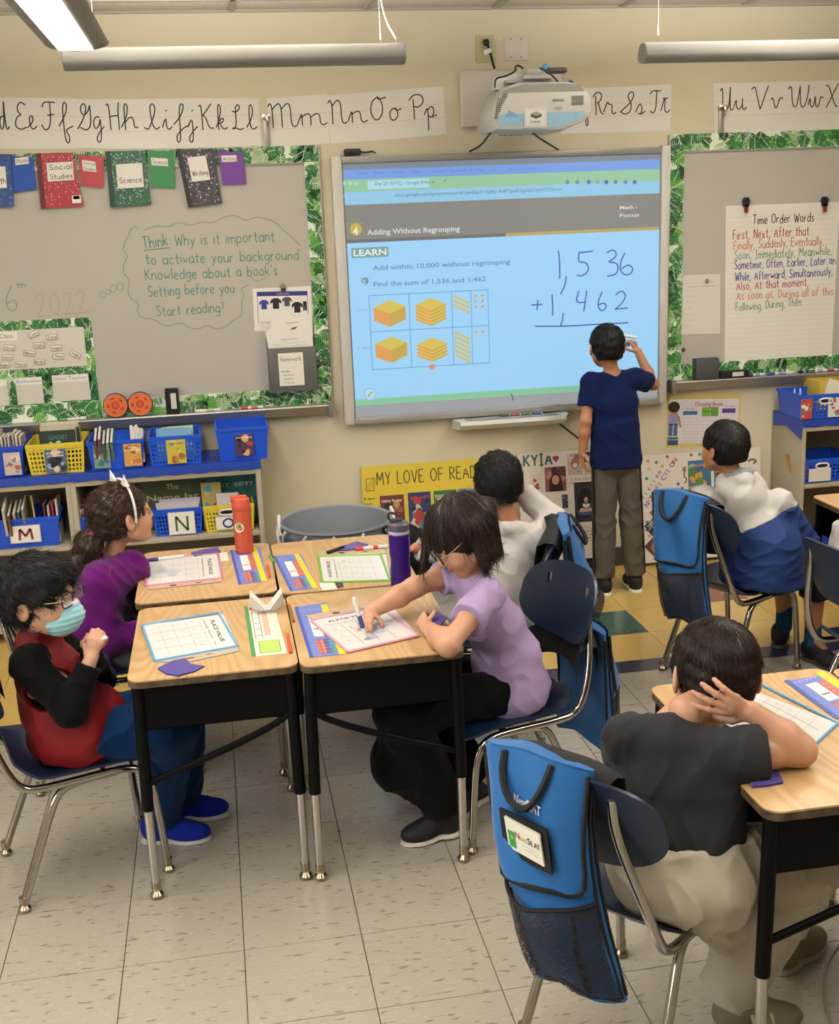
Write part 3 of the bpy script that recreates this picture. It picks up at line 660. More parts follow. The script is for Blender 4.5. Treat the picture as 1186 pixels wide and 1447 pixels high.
for i in range(len(CX) - 1):
    for j in range(len(ys) - 1):
        y1, y0 = ys[j], max(ys[j + 1], -5.2); w_, d_ = CX[i + 1] - CX[i] - .02, y1 - y0 - .02; k = (round(w_, 3), round(d_, 3))
        if k not in pr: q = MB(); q.box(0, 0, 0, w_, d_, .012, .002); o = q.build('ceiling_panel', M_CEIL, ce, world=False); pr[k] = o
        else: o = pr[k].copy(); col.objects.link(o)
        o.location = (CX[i] + .01, y0 + .01, .004)
b = MB()
for x in CX: b.box(x - .012, -5.2, ZC - .004, x + .012, YW, ZC + .004)
for y in CY: b.box(-3.6, y - .012, ZC - .004, 5.6, y + .012, ZC + .004)
b.box(-3.6, YW - .02, ZC - .006, 5.6, YW, ZC + .006)
b.build('ceiling_grid', mat('#a29c91', .5), ce)

# ---------------------------------------------------------------- hanging lamps
def lamp(name, label, x0, y0, x1, y1, z, wd, lit, group=None, cables=()):
    cx, cy = (x0 + x1) / 2, (y0 + y1) / 2; t = thing(name, label, 'lamp', (cx, cy, z), group=group)
    alongx = abs(x1 - x0) > abs(y1 - y0); L = max(abs(x1 - x0), abs(y1 - y0))
    def tr(a, c, h): return (cx + a, cy + c, z + h) if alongx else (cx - c, cy + a, z + h)
    prof = [(math.cos(R(a)) * wd / 2, -math.sin(R(a)) * .028 + .028) for a in range(0, 181, 15)] + [(-wd / 2 * .7, .062), (-wd * .18, .075), (wd * .18, .075), (wd / 2 * .7, .062)]
    b = MB(); n = len(prof); vs = [tr(s_ * L / 2, c, h) for s_ in (-1, 1) for c, h in prof]
    b.add(vs, [tuple(range(n)), tuple(range(n, 2 * n))[::-1]] + [(i, n + i, n + (i + 1) % n, (i + 1) % n) for i in range(n)]); b.build('lamp_housing', mat('#7d7b77', .5), t, angle=50)
    if lit:
        b = MB(); w2 = wd * .27; b.add([tr(a, c, -.0015) for a, c in ((-L / 2 + .03, -w2), (L / 2 - .03, -w2), (L / 2 - .03, w2), (-L / 2 + .03, w2))], [(0, 1, 2, 3), (3, 2, 1, 0)])
        b.build('lit_diffuser', em('#fffaf0', 3.2), t)
    for s_ in (-1, 1):
        b = MB(); v = [tr(s_ * (L / 2 + e), c * f, h * f + (1 - f) * .03) for e, f in ((0, 1.02), (.004, .97)) for c, h in prof]
        b.add(v, [(i, (i + 1) % n, n + (i + 1) % n, n + i) for i in range(n)] + [tuple(range(n, 2 * n))]); b.build('end_cap', mat('#7d7b77', .4, .2), t)
    for a in cables:
        b = MB(); p = tr(a, 0, .07); b.tube([p, (p[0], p[1], ZC)], .0016, 6); b.build('hanging_cable', ALU, t)
    return t
lamp('pendant_lamp', 'lit fluorescent lamp running towards the wall, upper left corner', -.335, -2.3, -.335, 1.40, 2.405, .215, True, cables=(1.6, -1.2))
t = lamp('pendant_lamp', 'grey tube lamp, dark below, hanging above the left whiteboard', -.40, 1.6, .826, 1.6, 2.365, .10, False, cables=(.53, -.5))
b = MB(); b.tube([(.83 - .02, 1.6, 2.43), (.80, 1.6, 2.46), (.765, 1.6, 2.52), (.745, 1.6, 2.62), (.745, 1.6, ZC)], .003, 6, smooth=2); b.build('power_cord', mat('#b7b2a8', .6), t)
lamp('pendant_lamp', 'grey tube lamp, dark below, hanging above the right whiteboard', 1.766, 1.6, 2.986, 1.6, 2.352, .10, False, cables=(-.55, .5))

# ---------------------------------------------------------------- leaf-print border strips
LG = [mat('#2f7a35', .5), mat('#1f5f33', .5), mat('#5b9a3a', .5), mat('#9db38a', .5), mat('#2b6b3c', .5), mat('#17482b', .5)]
LW = mat('#d6dfca', .5)
def leaves(F, x0, z0, x1, z1, seed):
    g_ = random.Random(seed); F.rect(x0, z0, x1, z1, LW); base = F.l
    W_, H_ = x1 - x0, z1 - z0; n = int(W_ * H_ / .00058)
    def cl(p): return (min(max(p[0], x0), x1), min(max(p[1], z0), z1))
    n = int(W_ * H_ / .00058)
    for k in range(n):
        c = (g_.uniform(x0, x1), g_.uniform(z0, z1)); a = g_.uniform(0, 6.28); s_ = g_.uniform(.026, .042); mt = g_.choice(LG); F.l = base + .00005 * (k % 12 + 1)
        ca, sa = math.cos(a), math.sin(a); nn = 6
        for side in (-1, 1):
            for i in range(nn):
                t0 = -.75 + i * .25; le = .74 * math.cos((t0 + .05) * 1.25)
                P = [(t0, .03), (t0 + .15, .03), (t0 + .40, le * .9), (t0 + .32, le), (t0 + .19, le * .92)]
                Q = [cl((c[0] + s_ * (ca * u_ - sa * v_ * side), c[1] + s_ * (sa * u_ + ca * v_ * side))) for u_, v_ in P]
                ar = sum(Q[q][0] * Q[(q + 1) % 5][1] - Q[(q + 1) % 5][0] * Q[q][1] for q in range(5))
                if abs(ar) > 2e-6: F.poly(Q, mt)
        if k % 2 == 0:
            P = [cl((c[0] + s_ * ca * q, c[1] + s_ * sa * q)) for q in (-.8, 0, .8)]; F.l += .00003; F.line(P, .0022, LW)
    F.l = base
def strip(parent, x0, z0, x1, z1, y, seed):
    b = MB(); b.box(x0, y - .0012, z0, x1, y, z1); o = b.build('leaf_print_border', LW, parent)
    F = Flat((0, y - .0012, 0), lift=.0004); leaves(F, x0, z0, x1, z1, seed); F.build('printed_leaves', None, o, smooth=False)
M_WB = mat('#aaa59b', .32, spec=.5)
def whiteboard(name, label, x0, x1, zt, ix0, ix1, izt, izb, tray_z, seed):
    t = thing(name, label, 'whiteboard', ((x0 + x1) / 2, YW, tray_z))
    b = MB(); b.box(x0, YW - .016, tray_z + .02, x1, YW, zt - .01); b.build('writing_surface', M_WB, t)
    for q in ((x0 - .004, tray_z + .03, x0 + .012, zt), (x1 - .012, tray_z + .03, x1 + .004, zt)): b = MB(); b.box(q[0], YW - .022, q[1], q[2], YW, q[3], .002); b.build('side_frame', ALU, t)
    b = MB(); b.box(x0, YW - .022, izt, x1, YW, izt + .014, .002); b.build('top_rail', GREY, t)
    y = YW - .0225
    strip(t, x0, izt + .01, x1, zt, y, seed); 
    if x1 < 2: strip(t, ix1, izb, x1 - .001, izt + .01, y, seed + 1)
    if x1 > 2: strip(t, x0 + .001, izb, ix0, izt + .01, y, seed + 2)
    strip(t, x0, tray_z + .03, x1, izb, y, seed + 3)
    b = MB(); x0t, x1t = x0 + (.015 if x1 > 2 else 0), x1 - (.012 if x1 < 2 else 0)
    pr_ = [(YW, tray_z + .035), (YW - .03, tray_z + .03), (YW - .06, tray_z + .026), (YW - .078, tray_z + .03), (YW - .082, tray_z + .024), (YW - .05, tray_z - .02), (YW, tray_z - .028)]
    n = len(pr_); b.add([(x, *p) for x in (x0t, x1t) for p in pr_], [tuple(range(n)), tuple(range(n, 2 * n))[::-1]] + [(i, n + i, n + (i + 1) % n, (i + 1) % n) for i in range(n)]); b.build('marker_tray', ALU, t, angle=20)
    b = MB(); xe = x1t if x1 < 2 else x0t; b.box(xe - .012, YW - .086, tray_z - .03, xe + .012, YW, tray_z + .036, .004); b.build('tray_end_cap', mat('#6f6c68', .5), t)
    return t
wbl = whiteboard('whiteboard', 'left whiteboard with leafy border and green thought-cloud question', -1.7, .583, 2.143, -1.6, .516, 2.06, 1.035, .925, 11)
wbr = whiteboard('whiteboard', 'right whiteboard with leafy border behind the word chart', 2.281, 4.6, 2.143, 2.352, 4.5, 2.055, 1.035, .925, 31)

YS = YW - .016
F = Flat((0, YS, 0), lift=.0004)
def hw(t_, px0, py0, px1, py1, caps, m_, wd=.0035, y=YS, **k):
    a, c = wp(px0, py0, y), wp(px1, py1, y); L = math.hypot(c[0] - a[0], c[1] - a[1]); an = math.atan2(c[1] - a[1], c[0] - a[0])
    F.hand(t_, a[0], a[1], caps, m_, wd, width=L, ang=an, jit=.05, **k)
hw('Think:', 203, 351, 241, 346, .052, GINK, .005); hw('Why is it important', 248, 347, 388, 341, .05, GINK, .004)
hw('to activate your background', 207, 374, 422, 367, .048, GINK, .004); hw("Knowledge about a book's", 206, 396, 392, 389, .048, GINK, .004)
hw('Setting before you', 210, 420, 331, 413, .048, GINK, .004); hw('Start reading?', 222, 447, 318, 441, .048, GINK, .004)
F.line([wp(203, 354, YS), wp(240, 350, YS)], .004, GINK)
cp = []
ctr = [(204, 325), (222, 318), (237, 322), (253, 313), (270, 320), (286, 312), (300, 316), (318, 306), (334, 304), (347, 313), (362, 306), (375, 309), (390, 314), (402, 327), (415, 337), (424, 347)]
F.line([wp(*p, YS) for p in ctr], .0025, GINK, 2)
ctr = [(196, 322), (187, 320), (181, 334), (175, 345), (174, 356), (182, 361), (175, 372), (173, 385), (184, 396), (180, 410), (184, 422), (197, 428), (193, 440), (200, 450), (219, 451), (228, 459), (240, 461), (255, 455), (268, 463), (280, 466), (293, 459), (306, 466), (320, 462), (328, 453), (343, 446), (341, 430), (345, 415), (340, 408), (352, 402)]
F.line([wp(*p, YS) for p in ctr], .0025, GINK, 2)
ctr = [(353, 390), (362, 399), (375, 393)]; F.line([wp(*p, YS) for p in ctr], .002, GINK, 2)
for (a, c, r_) in ((145, 417, 4), (153, 413, 3.5), (160, 408, 4.5), (170, 405, 5)):
    F.line([wp(a + r_ * math.cos(q * .63), c + r_ * 1.1 * math.sin(q * .63), YS) for q in range(11)], .002, GINK)
F.build('thought_cloud_writing', None, wbl, smooth=False)
F = Flat((0, YS, 0), lift=.0004)
hw('6', 10, 441, 27, 439, .115, GINK, .003); hw('th', 25, 408, 36, 406, .026, GINK, .0025); hw('2022', 54, 447, 124, 441, .10, PINKINK, .003)
F.line([wp(63, 446, YS), wp(128, 440, YS)], .002, PINKINK); F.build('date_writing', None, wbl, smooth=False)

# ---------------------------------------------------------------- generic sheet / slab on the wall plane
def sheet(name, label, cat, quad, y=YW, th=.0012, m_=None, group=None, lean=None, pname='sheet', tilt=0):
    """quad: tl, tr, br, bl picture points on plane y"""
    P = [wp(*q, y) if len(q) == 2 else q[1:] for q in quad]; tl, tr_, br, bl = P
    cx = sum(p[0] for p in P) / 4; cz = min(p[1] for p in P)
    t = thing(name, label, cat, (cx, y, cz), group=group)
    b = MB(); vs = [(p[0], y - th, p[1]) for p in (bl, br, tr_, tl)] + [(p[0], y, p[1]) for p in (bl, br, tr_, tl)]
    b.add(vs, [(0, 1, 2, 3), (7, 6, 5, 4), (0, 4, 5, 1), (1, 5, 6, 2), (2, 6, 7, 3), (3, 7, 4, 0)]); b.build(pname, m_ or PAPER, t, smooth=False)
    rv = (br[0] - bl[0], 0, br[1] - bl[1]); uv = (tl[0] - bl[0], 0, tl[1] - bl[1])
    F = Flat((bl[0], y - th, bl[1]), rv, uv, lift=.0004)
    return t, F, math.hypot(rv[0], rv[2]), math.hypot(uv[0], uv[2])
def picture(F, x0, y0, x1, y1, pal, seed, n=9):
    g_ = random.Random(seed); ms = [mat(c, .5) for c in pal]; F.rect(x0, y0, x1, y1, ms[0]); W_, H_ = x1 - x0, y1 - y0; F.up()
    for k in range(n):
        cx = g_.uniform(x0 + .15 * W_, x1 - .15 * W_); cy = g_.uniform(y0 + .12 * H_, y1 - .12 * H_); r_ = g_.uniform(.08, .26) * min(W_, H_) * 1.1
        P = [(min(max(cx + r_ * g_.uniform(.5, 1.1) * math.cos(i * .9), x0), x1), min(max(cy + r_ * g_.uniform(.5, 1.1) * math.sin(i * .9), y0), y1)) for i in range(7)]
        F.poly(P, ms[1 + k % (len(ms) - 1)]); F.l += .00004
    F.up()
# alphabet cards
CURS = {k: G(w_, s_) for k, w_, s_ in (
 ('d', 4.4, '2.6,2.8 1.2,3 .2,1.6 .8,0 2.2,.8 2.9,6;2.9,6 2.8,.6 3.6,0 4.4,.8'), ('E', 4, '4,5.2 2.6,6 1.4,5 1.6,3.6 2.6,3.3 1,2.8 .2,1 1.6,0 3.8,.6'), ('e', 3.4, '0,.6 2.2,1.8 2.2,3 1,3 .8,1 1.8,0 3.4,.8'),
 ('F', 4.6, '0,1.2 .6,0 2,.2 2.8,2 3,5.8;.6,4.8 1.2,6 4.6,5.8;1.9,3.1 4,3.3'), ('f', 3.4, '0,.8 2,3.5 2.4,5.6 1.6,6 1.2,4 1.2,-2.4 2,-3 2.4,-1.4 1.4,0 3.4,.8'),
 ('G', 4.6, '0,.2 2,2.4 3.2,5 2.4,6 1.2,4.6 2,3 3.6,4 4.2,5.4;4.2,5.4 4.2,1.2 2.8,-.2 .8,.6'), ('g', 4, '2.6,2.8 1.2,3 .2,1.6 .8,0 2.4,1.2 2.8,3 2.8,-1.6 1.8,-3 .8,-2 2,-.6 4,.8'),
 ('H', 4.2, '.4,5.4 1.2,6 1.2,0;4,6 3.6,4 3.6,0;1.2,3 3.6,3.2'), ('h', 4.2, '0,.6 1.6,3 2,5.4 1.2,6 1,4 1,0;1,1.6 2.4,3 3.2,2.4 3.2,.4 4.2,.6'),
 ('I', 4, '.2,.6 1.2,0 1.9,1.2 3.4,4.4 2.8,6 1.9,5.2 2.2,1.4 3,0 4,.6'), ('i', 2.8, '0,.6 1.2,3 1.2,.6 1.8,0 2.8,.8;1.3,4.1 1.5,4.5'), ('J', 4, '0,1.2 2.2,3 3.4,5.4 2.4,6 1.8,4 1.8,-2 1,-3 .4,-1.6 2,0 4,1'),
 ('j', 2.8, '0,.6 1.4,3 1.4,-2 .6,-3 0,-1.8 1.4,-.2 2.8,.8;1.5,4.1 1.7,4.5'), ('K', 4, '0,5.4 .8,6 .8,0;3.6,6 1,3.2;1.2,3.4 2,2.6 2.6,.4 4,.4'), ('k', 3.6, '0,.6 1.6,3.4 1.8,5.6 1,6 .8,4 .8,0;.8,1.8 2.4,3 2.4,1.8 1,1.6;1.2,1.6 2.4,0 3.6,.6'),
 ('L', 3.8, '.4,4.4 1.6,4 3,5 2.4,6 1.4,5.2 1.6,2 1,.2 0,.4 1.2,.6 2.4,0 3.8,.4'), ('l', 3, '0,.6 1.8,3 2,5.4 1.2,6 .9,4 1,1 1.8,0 3,.8'),
 ('M', 6.4, '0,5 .6,6 1,4.6 1,0;1,4.4 2.4,6 3,5 3,0;3,4.4 4.4,6 5,5 5,1 5.6,0 6.4,.6'), ('m', 5.8, '0,.4 .8,2.8 .9,2.4 .9,0;.8,2 2,3 2.6,2.4 2.6,0;2.6,2 3.8,3 4.4,2.4 4.4,.6 5,0 5.8,.6'),
 ('N', 4.6, '0,5 .6,6 1,4.6 1,0;1,4.4 2.4,6 3.2,5 3.2,1 3.8,0 4.6,.6'), ('n', 4, '0,.4 .8,2.8 .9,2.4 .9,0;.8,2 2,3 2.6,2.4 2.6,.6 3.2,0 4,.6'), ('O', 4.6, '2.4,6 .6,4.8 .2,2 1.6,0 3.4,1.4 3.6,4.2 2.4,6 2.2,5.2 4.6,5.8'),
 ('o', 3.8, '1.6,3 .2,2.2 .4,.4 1.6,0 2.8,1.2 2.4,2.8 1.6,3 2.4,2.4 3.8,2.8'), ('P', 3.6, '1,4.8 1.2,0;0,4.4 1,5.8 3,5.8 3.6,4.2 2.4,2.8 1.2,3'), ('p', 4, '0,.8 1.2,3 1.2,-3;1.2,2 2.4,3 3.2,1.6 2.2,0 1.2,.6;2.4,.2 4,.8'),
 ('q', 4.4, '2.6,2.8 1.2,3 .2,1.6 .8,0 2.4,1.2 2.8,3 2.8,-2 3.4,-3 3.8,-1.6 3,-.2 4.4,.8'), ('R', 4, '1,5 1.2,0;0,4.6 1,5.8 3,5.8 3.4,4.4 2.2,3.2 1.4,3.2;2,3.2 3,.6 4,.2'), ('r', 3.8, '0,.6 1,3 1.4,3.2 1.4,2.6 2.6,2.6 2.4,.6 3,0 3.8,.6'),
 ('S', 3.4, '0,.6 2.4,3 3.2,5.2 2.4,6 1.6,4.6 2.6,2.6 2.2,.4 .8,0 .2,1'), ('s', 3.4, '0,.6 1.6,3.2 2.4,1.4 1.8,0 .8,.4;1.8,0 3.4,.8'), ('T', 4.4, '.4,5 1.2,6 4.4,5.8;2.8,5.8 2.6,1.4 1.6,0 .4,.8'), ('t', 3.2, '0,.6 1.6,5 1.2,.8 2,0 3.2,.8;.6,3.8 2.4,3.8'),
 ('U', 5, '0,5 .8,6 1,4 1,1.4 2.2,0 3.4,1.4 3.6,6;3.6,6 3.6,.8 4.2,0 5,.6'), ('u', 4.2, '0,.8 .8,3 .8,.8 1.8,0 2.8,1.4 2.8,3;2.8,3 2.8,.6 3.4,0 4.2,.8'), ('V', 4, '0,5 .8,6 1.2,4.4 2.2,0;2.2,0 4,6'), ('v', 4, '0,2.4 .6,3 1.4,.4 2,0 3,3 4,2.6'),
 ('W', 5.2, '0,5 .8,6 1,3 1.4,.4 2.4,.6 3,5.8;3,5.8 3.2,.6 4.2,.2 5,3 5.2,6'), ('w', 5.2, '0,.8 .6,3 .8,.4 1.8,.2 2.4,3;2.4,3 2.6,.4 3.6,.2 4.2,3 5.2,2.6'), ('X', 4.2, '0,5.4 .8,6 3.4,0 4.2,.4;4,6 .4,0'))}
cards = [('a cursive lower case d', [(-62, 137), (21, 138), (24, 210), (-58, 212)], [('d', 0, 14, 184)], 37), ('cursive E and F', [(21, 138), (107, 139), (109, 210), (24, 210)], [('E', 21, 40, 184), ('e', 40, 53, 184), ('F', 60, 82, 184), ('f', 84, 104, 184)], 37),
 ('cursive G and H', [(107, 140), (197, 140), (200, 210), (109, 209)], [('G', 110, 132, 184), ('g', 132, 148, 184), ('H', 151, 172, 184), ('h', 172, 196, 184)], 36), ('cursive I and J', [(197, 140), (279, 139), (282, 209), (200, 210)], [('I', 203, 226, 184), ('i', 230, 244, 184), ('J', 246, 266, 184), ('j', 266, 280, 184)], 36),
 ('cursive K and L', [(279, 139), (365, 139), (370, 206), (282, 208)], [('K', 283, 303, 184), ('k', 306, 322, 184), ('L', 328, 345, 184), ('l', 349, 364, 184)], 35),
 ('a cursive M', [(377, 139), (462, 133), (466, 203), (382, 208)], [('M', 380, 421, 181), ('m', 421, 463, 178)], 34), ('cursive N and a capital O', [(462, 135), (546, 128), (549, 197), (467, 203)], [('N', 465, 491, 176), ('n', 492, 520, 174), ('O', 523, 547, 172)], 34),
 ('a small o and cursive P', [(546, 128), (626, 122), (631, 190), (549, 197)], [('o', 550, 568, 171), ('P', 579, 600, 169), ('p', 600, 618, 167)], 35),
 ('a cursive q and R, half behind the projector', [(790, 126), (871, 123), (872, 187), (793, 189)], [('q', 816, 834, 163), ('R', 838, 853, 163), ('r', 853, 871, 162)], 33), ('cursive S and T', [(871, 123), (949, 119), (948, 185), (872, 187)], [('S', 876, 898, 162), ('s', 898, 912, 162), ('T', 917, 934, 161), ('t', 934, 947, 160)], 33),
 ('cursive U and a capital V', [(1008, 118), (1088, 116), (1089, 187), (1010, 189)], [('U', 1017, 1037, 157), ('u', 1037, 1055, 156), ('V', 1061, 1085, 155)], 34), ('a small v and cursive W', [(1088, 116), (1163, 114), (1164, 184), (1089, 187)], [('v', 1089, 1106, 154), ('W', 1113, 1142, 154), ('w', 1142, 1163, 153)], 34), ('a cursive X at the right edge', [(1163, 114), (1246, 112), (1247, 181), (1164, 184)], [('X', 1166, 1184, 152)], 34)]
LINE_ = mat('#aaa59b', .6)
for lab, q, ls, cap in cards:
    t, F, W_, H_ = sheet('alphabet_card', 'white handwriting card with ' + lab, 'poster', q, group='cursive alphabet cards along the wall', m_=mat('#d8d4cb', .28))
    for f in (.36, .64): F.line([(0.002, H_ * f), (W_ - .002, H_ * f)], .001, LINE_)
    G_ = Flat((0, YW - .0013, 0), lift=.0005)
    for ch, x0, x1, yb in ls:
        a, c = wp(x0, yb), wp(x1, yb - .03 * (x1 - x0)); G_.hand(ch, a[0], a[1], cap / 312 * 1.0, INK, .0055, width=c[0] - a[0], font=CURS)
    F.build('ruled_lines', None, t, smooth=False); G_.build('cursive_letters', None, t, smooth=False)
for i, (x, y, lb) in enumerate([(376, 172, 'steel wall hook beside the cursive M card'), (1019, 158, 'steel wall hook beside the cursive U card')]):
    p = wp(x, y); t = thing('wall_hook', lb, 'hook', (p[0], YW, p[1]))
    b = MB(); b.box(p[0] - .013, YW - .012, p[1] - .12, p[0] + .013, YW - .0015, p[1] + .03, .003); b.build('mounting_strip', ALU, t)
    b = MB(); b.tube([(p[0], YW - .01, p[1] + .02), (p[0], YW - .04, p[1] + .025), (p[0] + .005, YW - .045, p[1]), (p[0] + .005, YW - .03, p[1] - .02)], .006, 8, smooth=1); b.box(p[0] - .02, YW - .03, p[1] + .01, p[0] + .02, YW - .01, p[1] + .03, .003); b.build('hook_jaw', CHROME, t)
# ---------------------------------------------------------------- notebooks pinned along the left whiteboard
YN = YW - .026
def notebook(lab, q, cover, spine, text, tq, small=False, speck=None, tag=None, n_sp=260, seed=3, grp='notebooks and folders hung along the left whiteboard'):
    t, F, W_, H_ = sheet('folder' if small else 'composition_notebook', lab, 'notebook', q, y=YN, th=.003 if small else .009, m_=mat(cover, .35), group=grp, pname='cover')
    g_ = random.Random(seed)
    if spine: F.rect(0, 0, W_ * .12, H_, mat(spine, .4)); F.up()
    if speck:
        b = Flat((0, 0, 0)); b.M = F.M; b.l = F.l
        for k in range(n_sp):
            x, y, s_ = g_.uniform(W_ * .13, W_ * .96), g_.uniform(.01, H_ - .01), g_.uniform(.0015, .006)
            b.poly([(x + s_ * math.cos(a * 1.57 + 1) * g_.uniform(.4, 1), y + s_ * math.sin(a * 1.57 + 1) * g_.uniform(.4, 1)) for a in range(4)], mat(g_.choice(speck), .4))
        b.build('marbled_pattern', None, t, smooth=False); F.up(2)
    x0, y0, x1, y1 = tq; F.rect(x0 * W_, y0 * H_, x1 * W_, y1 * H_, mat('#ddd9d0', .5)); F.up(); F.box_line(x0 * W_, y0 * H_, x1 * W_, y1 * H_, .001, INK)
    n = len(text)
    for i, s_ in enumerate(text):
        h = (y1 - y0) * H_ / n; F.hand(s_, (x0 + .06) * W_, y1 * H_ - h * (i + .78), min(h * .55, .024), INK, .0028 if not small else .0016, width=(x1 - x0 - .1) * W_)
    if tag: F.up(); F.rect(W_ * .75, H_ * .06, W_ * .96, H_ * .2, mat(tag, .5)); F.rect(W_ * .78, H_ * .13, W_ * .93, H_ * .19, INK)
    F.build('title_label', None, t, smooth=False); return t, F, W_, H_
notebook('blue marbled composition notebook cut by the left edge', [(-28, 217), (16, 218), (20, 292), (-22, 294)], '#2d4a86', '#1c2c55', ['Math'], (.3, .35, .82, .75), speck=['#6c86b8', '#203a70'])
notebook('small plain blue folder labelled Math', [(14, 220), (47, 222), (52, 268), (20, 272)], '#1f4aa0', None, ['Math'], (.2, .72, .8, .92), True)
notebook('red marbled notebook labelled Social Studies', [(51, 217), (103, 216), (118, 291), (58, 295)], '#a2323a', '#5a1a20', ['Social', 'Studies'], (.22, .48, .84, .82), speck=['#d88a8a', '#7c2028', '#c9a0a0'], tag='#e4e0da')
notebook('small red folder labelled Social Studies', [(110, 219), (147, 221), (146, 266), (115, 262)], '#a83a40', None, ['Social', 'Studies'], (.15, .5, .78, .86), True)
notebook('green marbled notebook labelled Science', [(149, 214), (204, 213), (214, 289), (156, 293)], '#2b5a44', '#16332a', ['Science'], (.22, .32, .86, .76), speck=['#b7c9b8', '#88a892', '#183a2c'], n_sp=420)
notebook('small plain green folder labelled Science', [(208, 213), (246, 213), (248, 266), (213, 264)], '#2f7a45', None, ['Science'], (.12, .6, .8, .82), True)
t, F, W_, H_ = notebook('notebook with black and grey photo collage labelled Writing', [(249, 211), (302, 210), (314, 287), (266, 293)], '#3c3a40', '#1c1b1e', ['Writing'], (.26, .42, .80, .84), speck=['#a8a4a4', '#151515', '#7a6a90', '#d2cdc8'], n_sp=300)
notebook('small purple folder labelled Writing', [(307, 213), (344, 216), (348, 260), (315, 261)], '#6a3a8a', None, ['Writing'], (.12, .66, .78, .86), True)

# ---------------------------------------------------------------- sign-out corner on the left whiteboard
YG = YW - .0185
so = thing('sign_out_chart', 'leaf-bordered name chart with class, bathroom and teacher boxes', 'chart', (-.85, YS, .955))
strip(so, -1.45, .957, -.503, 1.42, YS - .0005, 77)
def sub_sheet(parent, name, x0, z0, x1, z1, y, m_=PAPER, th=.0008):
    b = MB(); b.box(x0, y - th, z0, x1, y, z1); return b.build(name, m_, parent, smooth=False)
pp = mat('#c5bfb4', .5)
for nm, q in (('class_box', (-1.4, 1.2, -.54, 1.378)), ('bathroom_box', (-.868, 1.038, -.75, 1.162)), ('teacher_box', (-.705, 1.042, -.541, 1.164)), ('hall_box', (-1.06, 1.038, -.905, 1.16))):
    sub_sheet(so, nm, *q, YG, pp)
F = Flat((0, YG - .0009, 0), lift=.0004)
F.rect(-.868, 1.128, -.75, 1.160, PAPER); F.rect(-.705, 1.130, -.541, 1.162, PAPER); F.rect(-1.1, 1.335, -.835, 1.374, PAPER); F.rect(-1.06, 1.128, -.905, 1.158, PAPER); F.up()
F.text('Bathroom', -.862, 1.138, .02, mat('#5a7a9a'), width=.106); F.text('Other Teacher', -.700, 1.140, .022, mat('#8a7aa0'), width=.152); F.text('r Class', -.93, 1.345, .03, mat('#6a6a66'), width=.075)
F.build('heading', None, so, smooth=False)
for i, (x, y, a, nm) in enumerate([(50.6, 472.3, 22, 'Cam'), (75.6, 477.7, 4, 'Zara'), (15, 489, -9, 'Ana'), (56, 488, 0, 'Mala'), (41.7, 498, -13, 'Marcus'), (80, 493, 3, 'Ariana'), (82, 504.5, -2, 'Theo'), (106, 503, -33, 'Julian'), (10, 502, -3, 'Kevin'), (4, 512, 0, 'Megan'), (28, 512.5, 0, 'Mara'), (54, 510.5, 3, 'Brian')]):
    x_, z_ = -.921 + .00314 * x, 1.38 - (y - 465.5) * .00333; t = thing('name_magnet', 'small white name card reading ' + nm, 'magnet', (x_, YG - .001, z_), group='name cards on the sign-out chart')
    w_, h_ = .052, .028; a = R(a); b = MB(); b.box(-w_ / 2, -.003, -h_ / 2, w_ / 2, 0, h_ / 2, .0005); b.v = [(x_ + math.cos(a) * v[0] - math.sin(a) * v[2], YG - .0012 + v[1], z_ + math.sin(a) * v[0] + math.cos(a) * v[2]) for v in b.v]
    b.build('card', mat('#d5cfc4', .5), t)
    F = Flat((x_, YG - .0042, z_), (math.cos(a), 0, math.sin(a)), (-math.sin(a), 0, math.cos(a)), lift=.0004); F.box_line(-w_ / 2 + .002, -h_ / 2 + .002, w_ / 2 - .002, h_ / 2 - .002, .002, mat('#5c5450'))
    F.hand(nm, -.018, -.006, .012, INK, .0016, width=.036); F.build('written_name', None, t, smooth=False)

# flyer, clip, homework pocket
t, F, W_, H_ = sheet('uniform_flyer', 'flyer showing navy clothes with a blue heading bar', 'flyer', [(357, 408), (440, 404), (443, 466), (360, 468)], y=YS)
NV = mat('#2f3478', .5); F.rect(W_ * .07, H_ * .82, W_ * .92, H_ * .92, NV); F.box_line(W_ * .07, H_ * .2, W_ * .92, H_ * .92, .002, NV); F.up()
F.text('UNIFORM', W_ * .5, H_ * .845, .013, mat('#b9a890'), align='c')
for i, (cx, cy, s_, c) in enumerate([(.18, .62, 1, '#3a3a90'), (.38, .64, 1.15, '#211f26'), (.57, .68, 1, '#4a4a52'), (.74, .54, 1.15, '#1d1c24'), (.87, .58, .9, '#16151c')]):
    x, y, k = cx * W_, cy * H_, .016 * s_
    if i == 4: F.poly([(x - k * .6, y - k * 1.6), (x - k * .1, y - k * 1.6), (x, y), (x + k * .1, y - k * 1.6), (x + k * .7, y - k * 1.6), (x + k * .6, y + k * 1.4), (x - k * .6, y + k * 1.4)], mat(c)); continue
    F.poly([(x - k * .8, y - k * 1.3), (x + k * .8, y - k * 1.3), (x + k * .8, y + k * .3), (x + k * 1.5, y - k * .1), (x + k * 1.3, y + k * .9), (x + k * .5, y + k * 1.4), (x - k * .5, y + k * 1.4), (x - k * 1.3, y + k * .9), (x - k * 1.5, y - k * .1), (x - k * .8, y + k * .3)], mat(c))
for k in range(3): F.scrib(W_ * .1, H_ * (.04 + k * .05), W_ * .4, .005, mat('#8a8690'))
F.build('printed_picture', None, t, smooth=False)
p = wp(400, 405, YS); t = thing('magnet_clip', 'round steel magnet clip holding the clothes flyer', 'clip', (p[0], YS, p[1]))
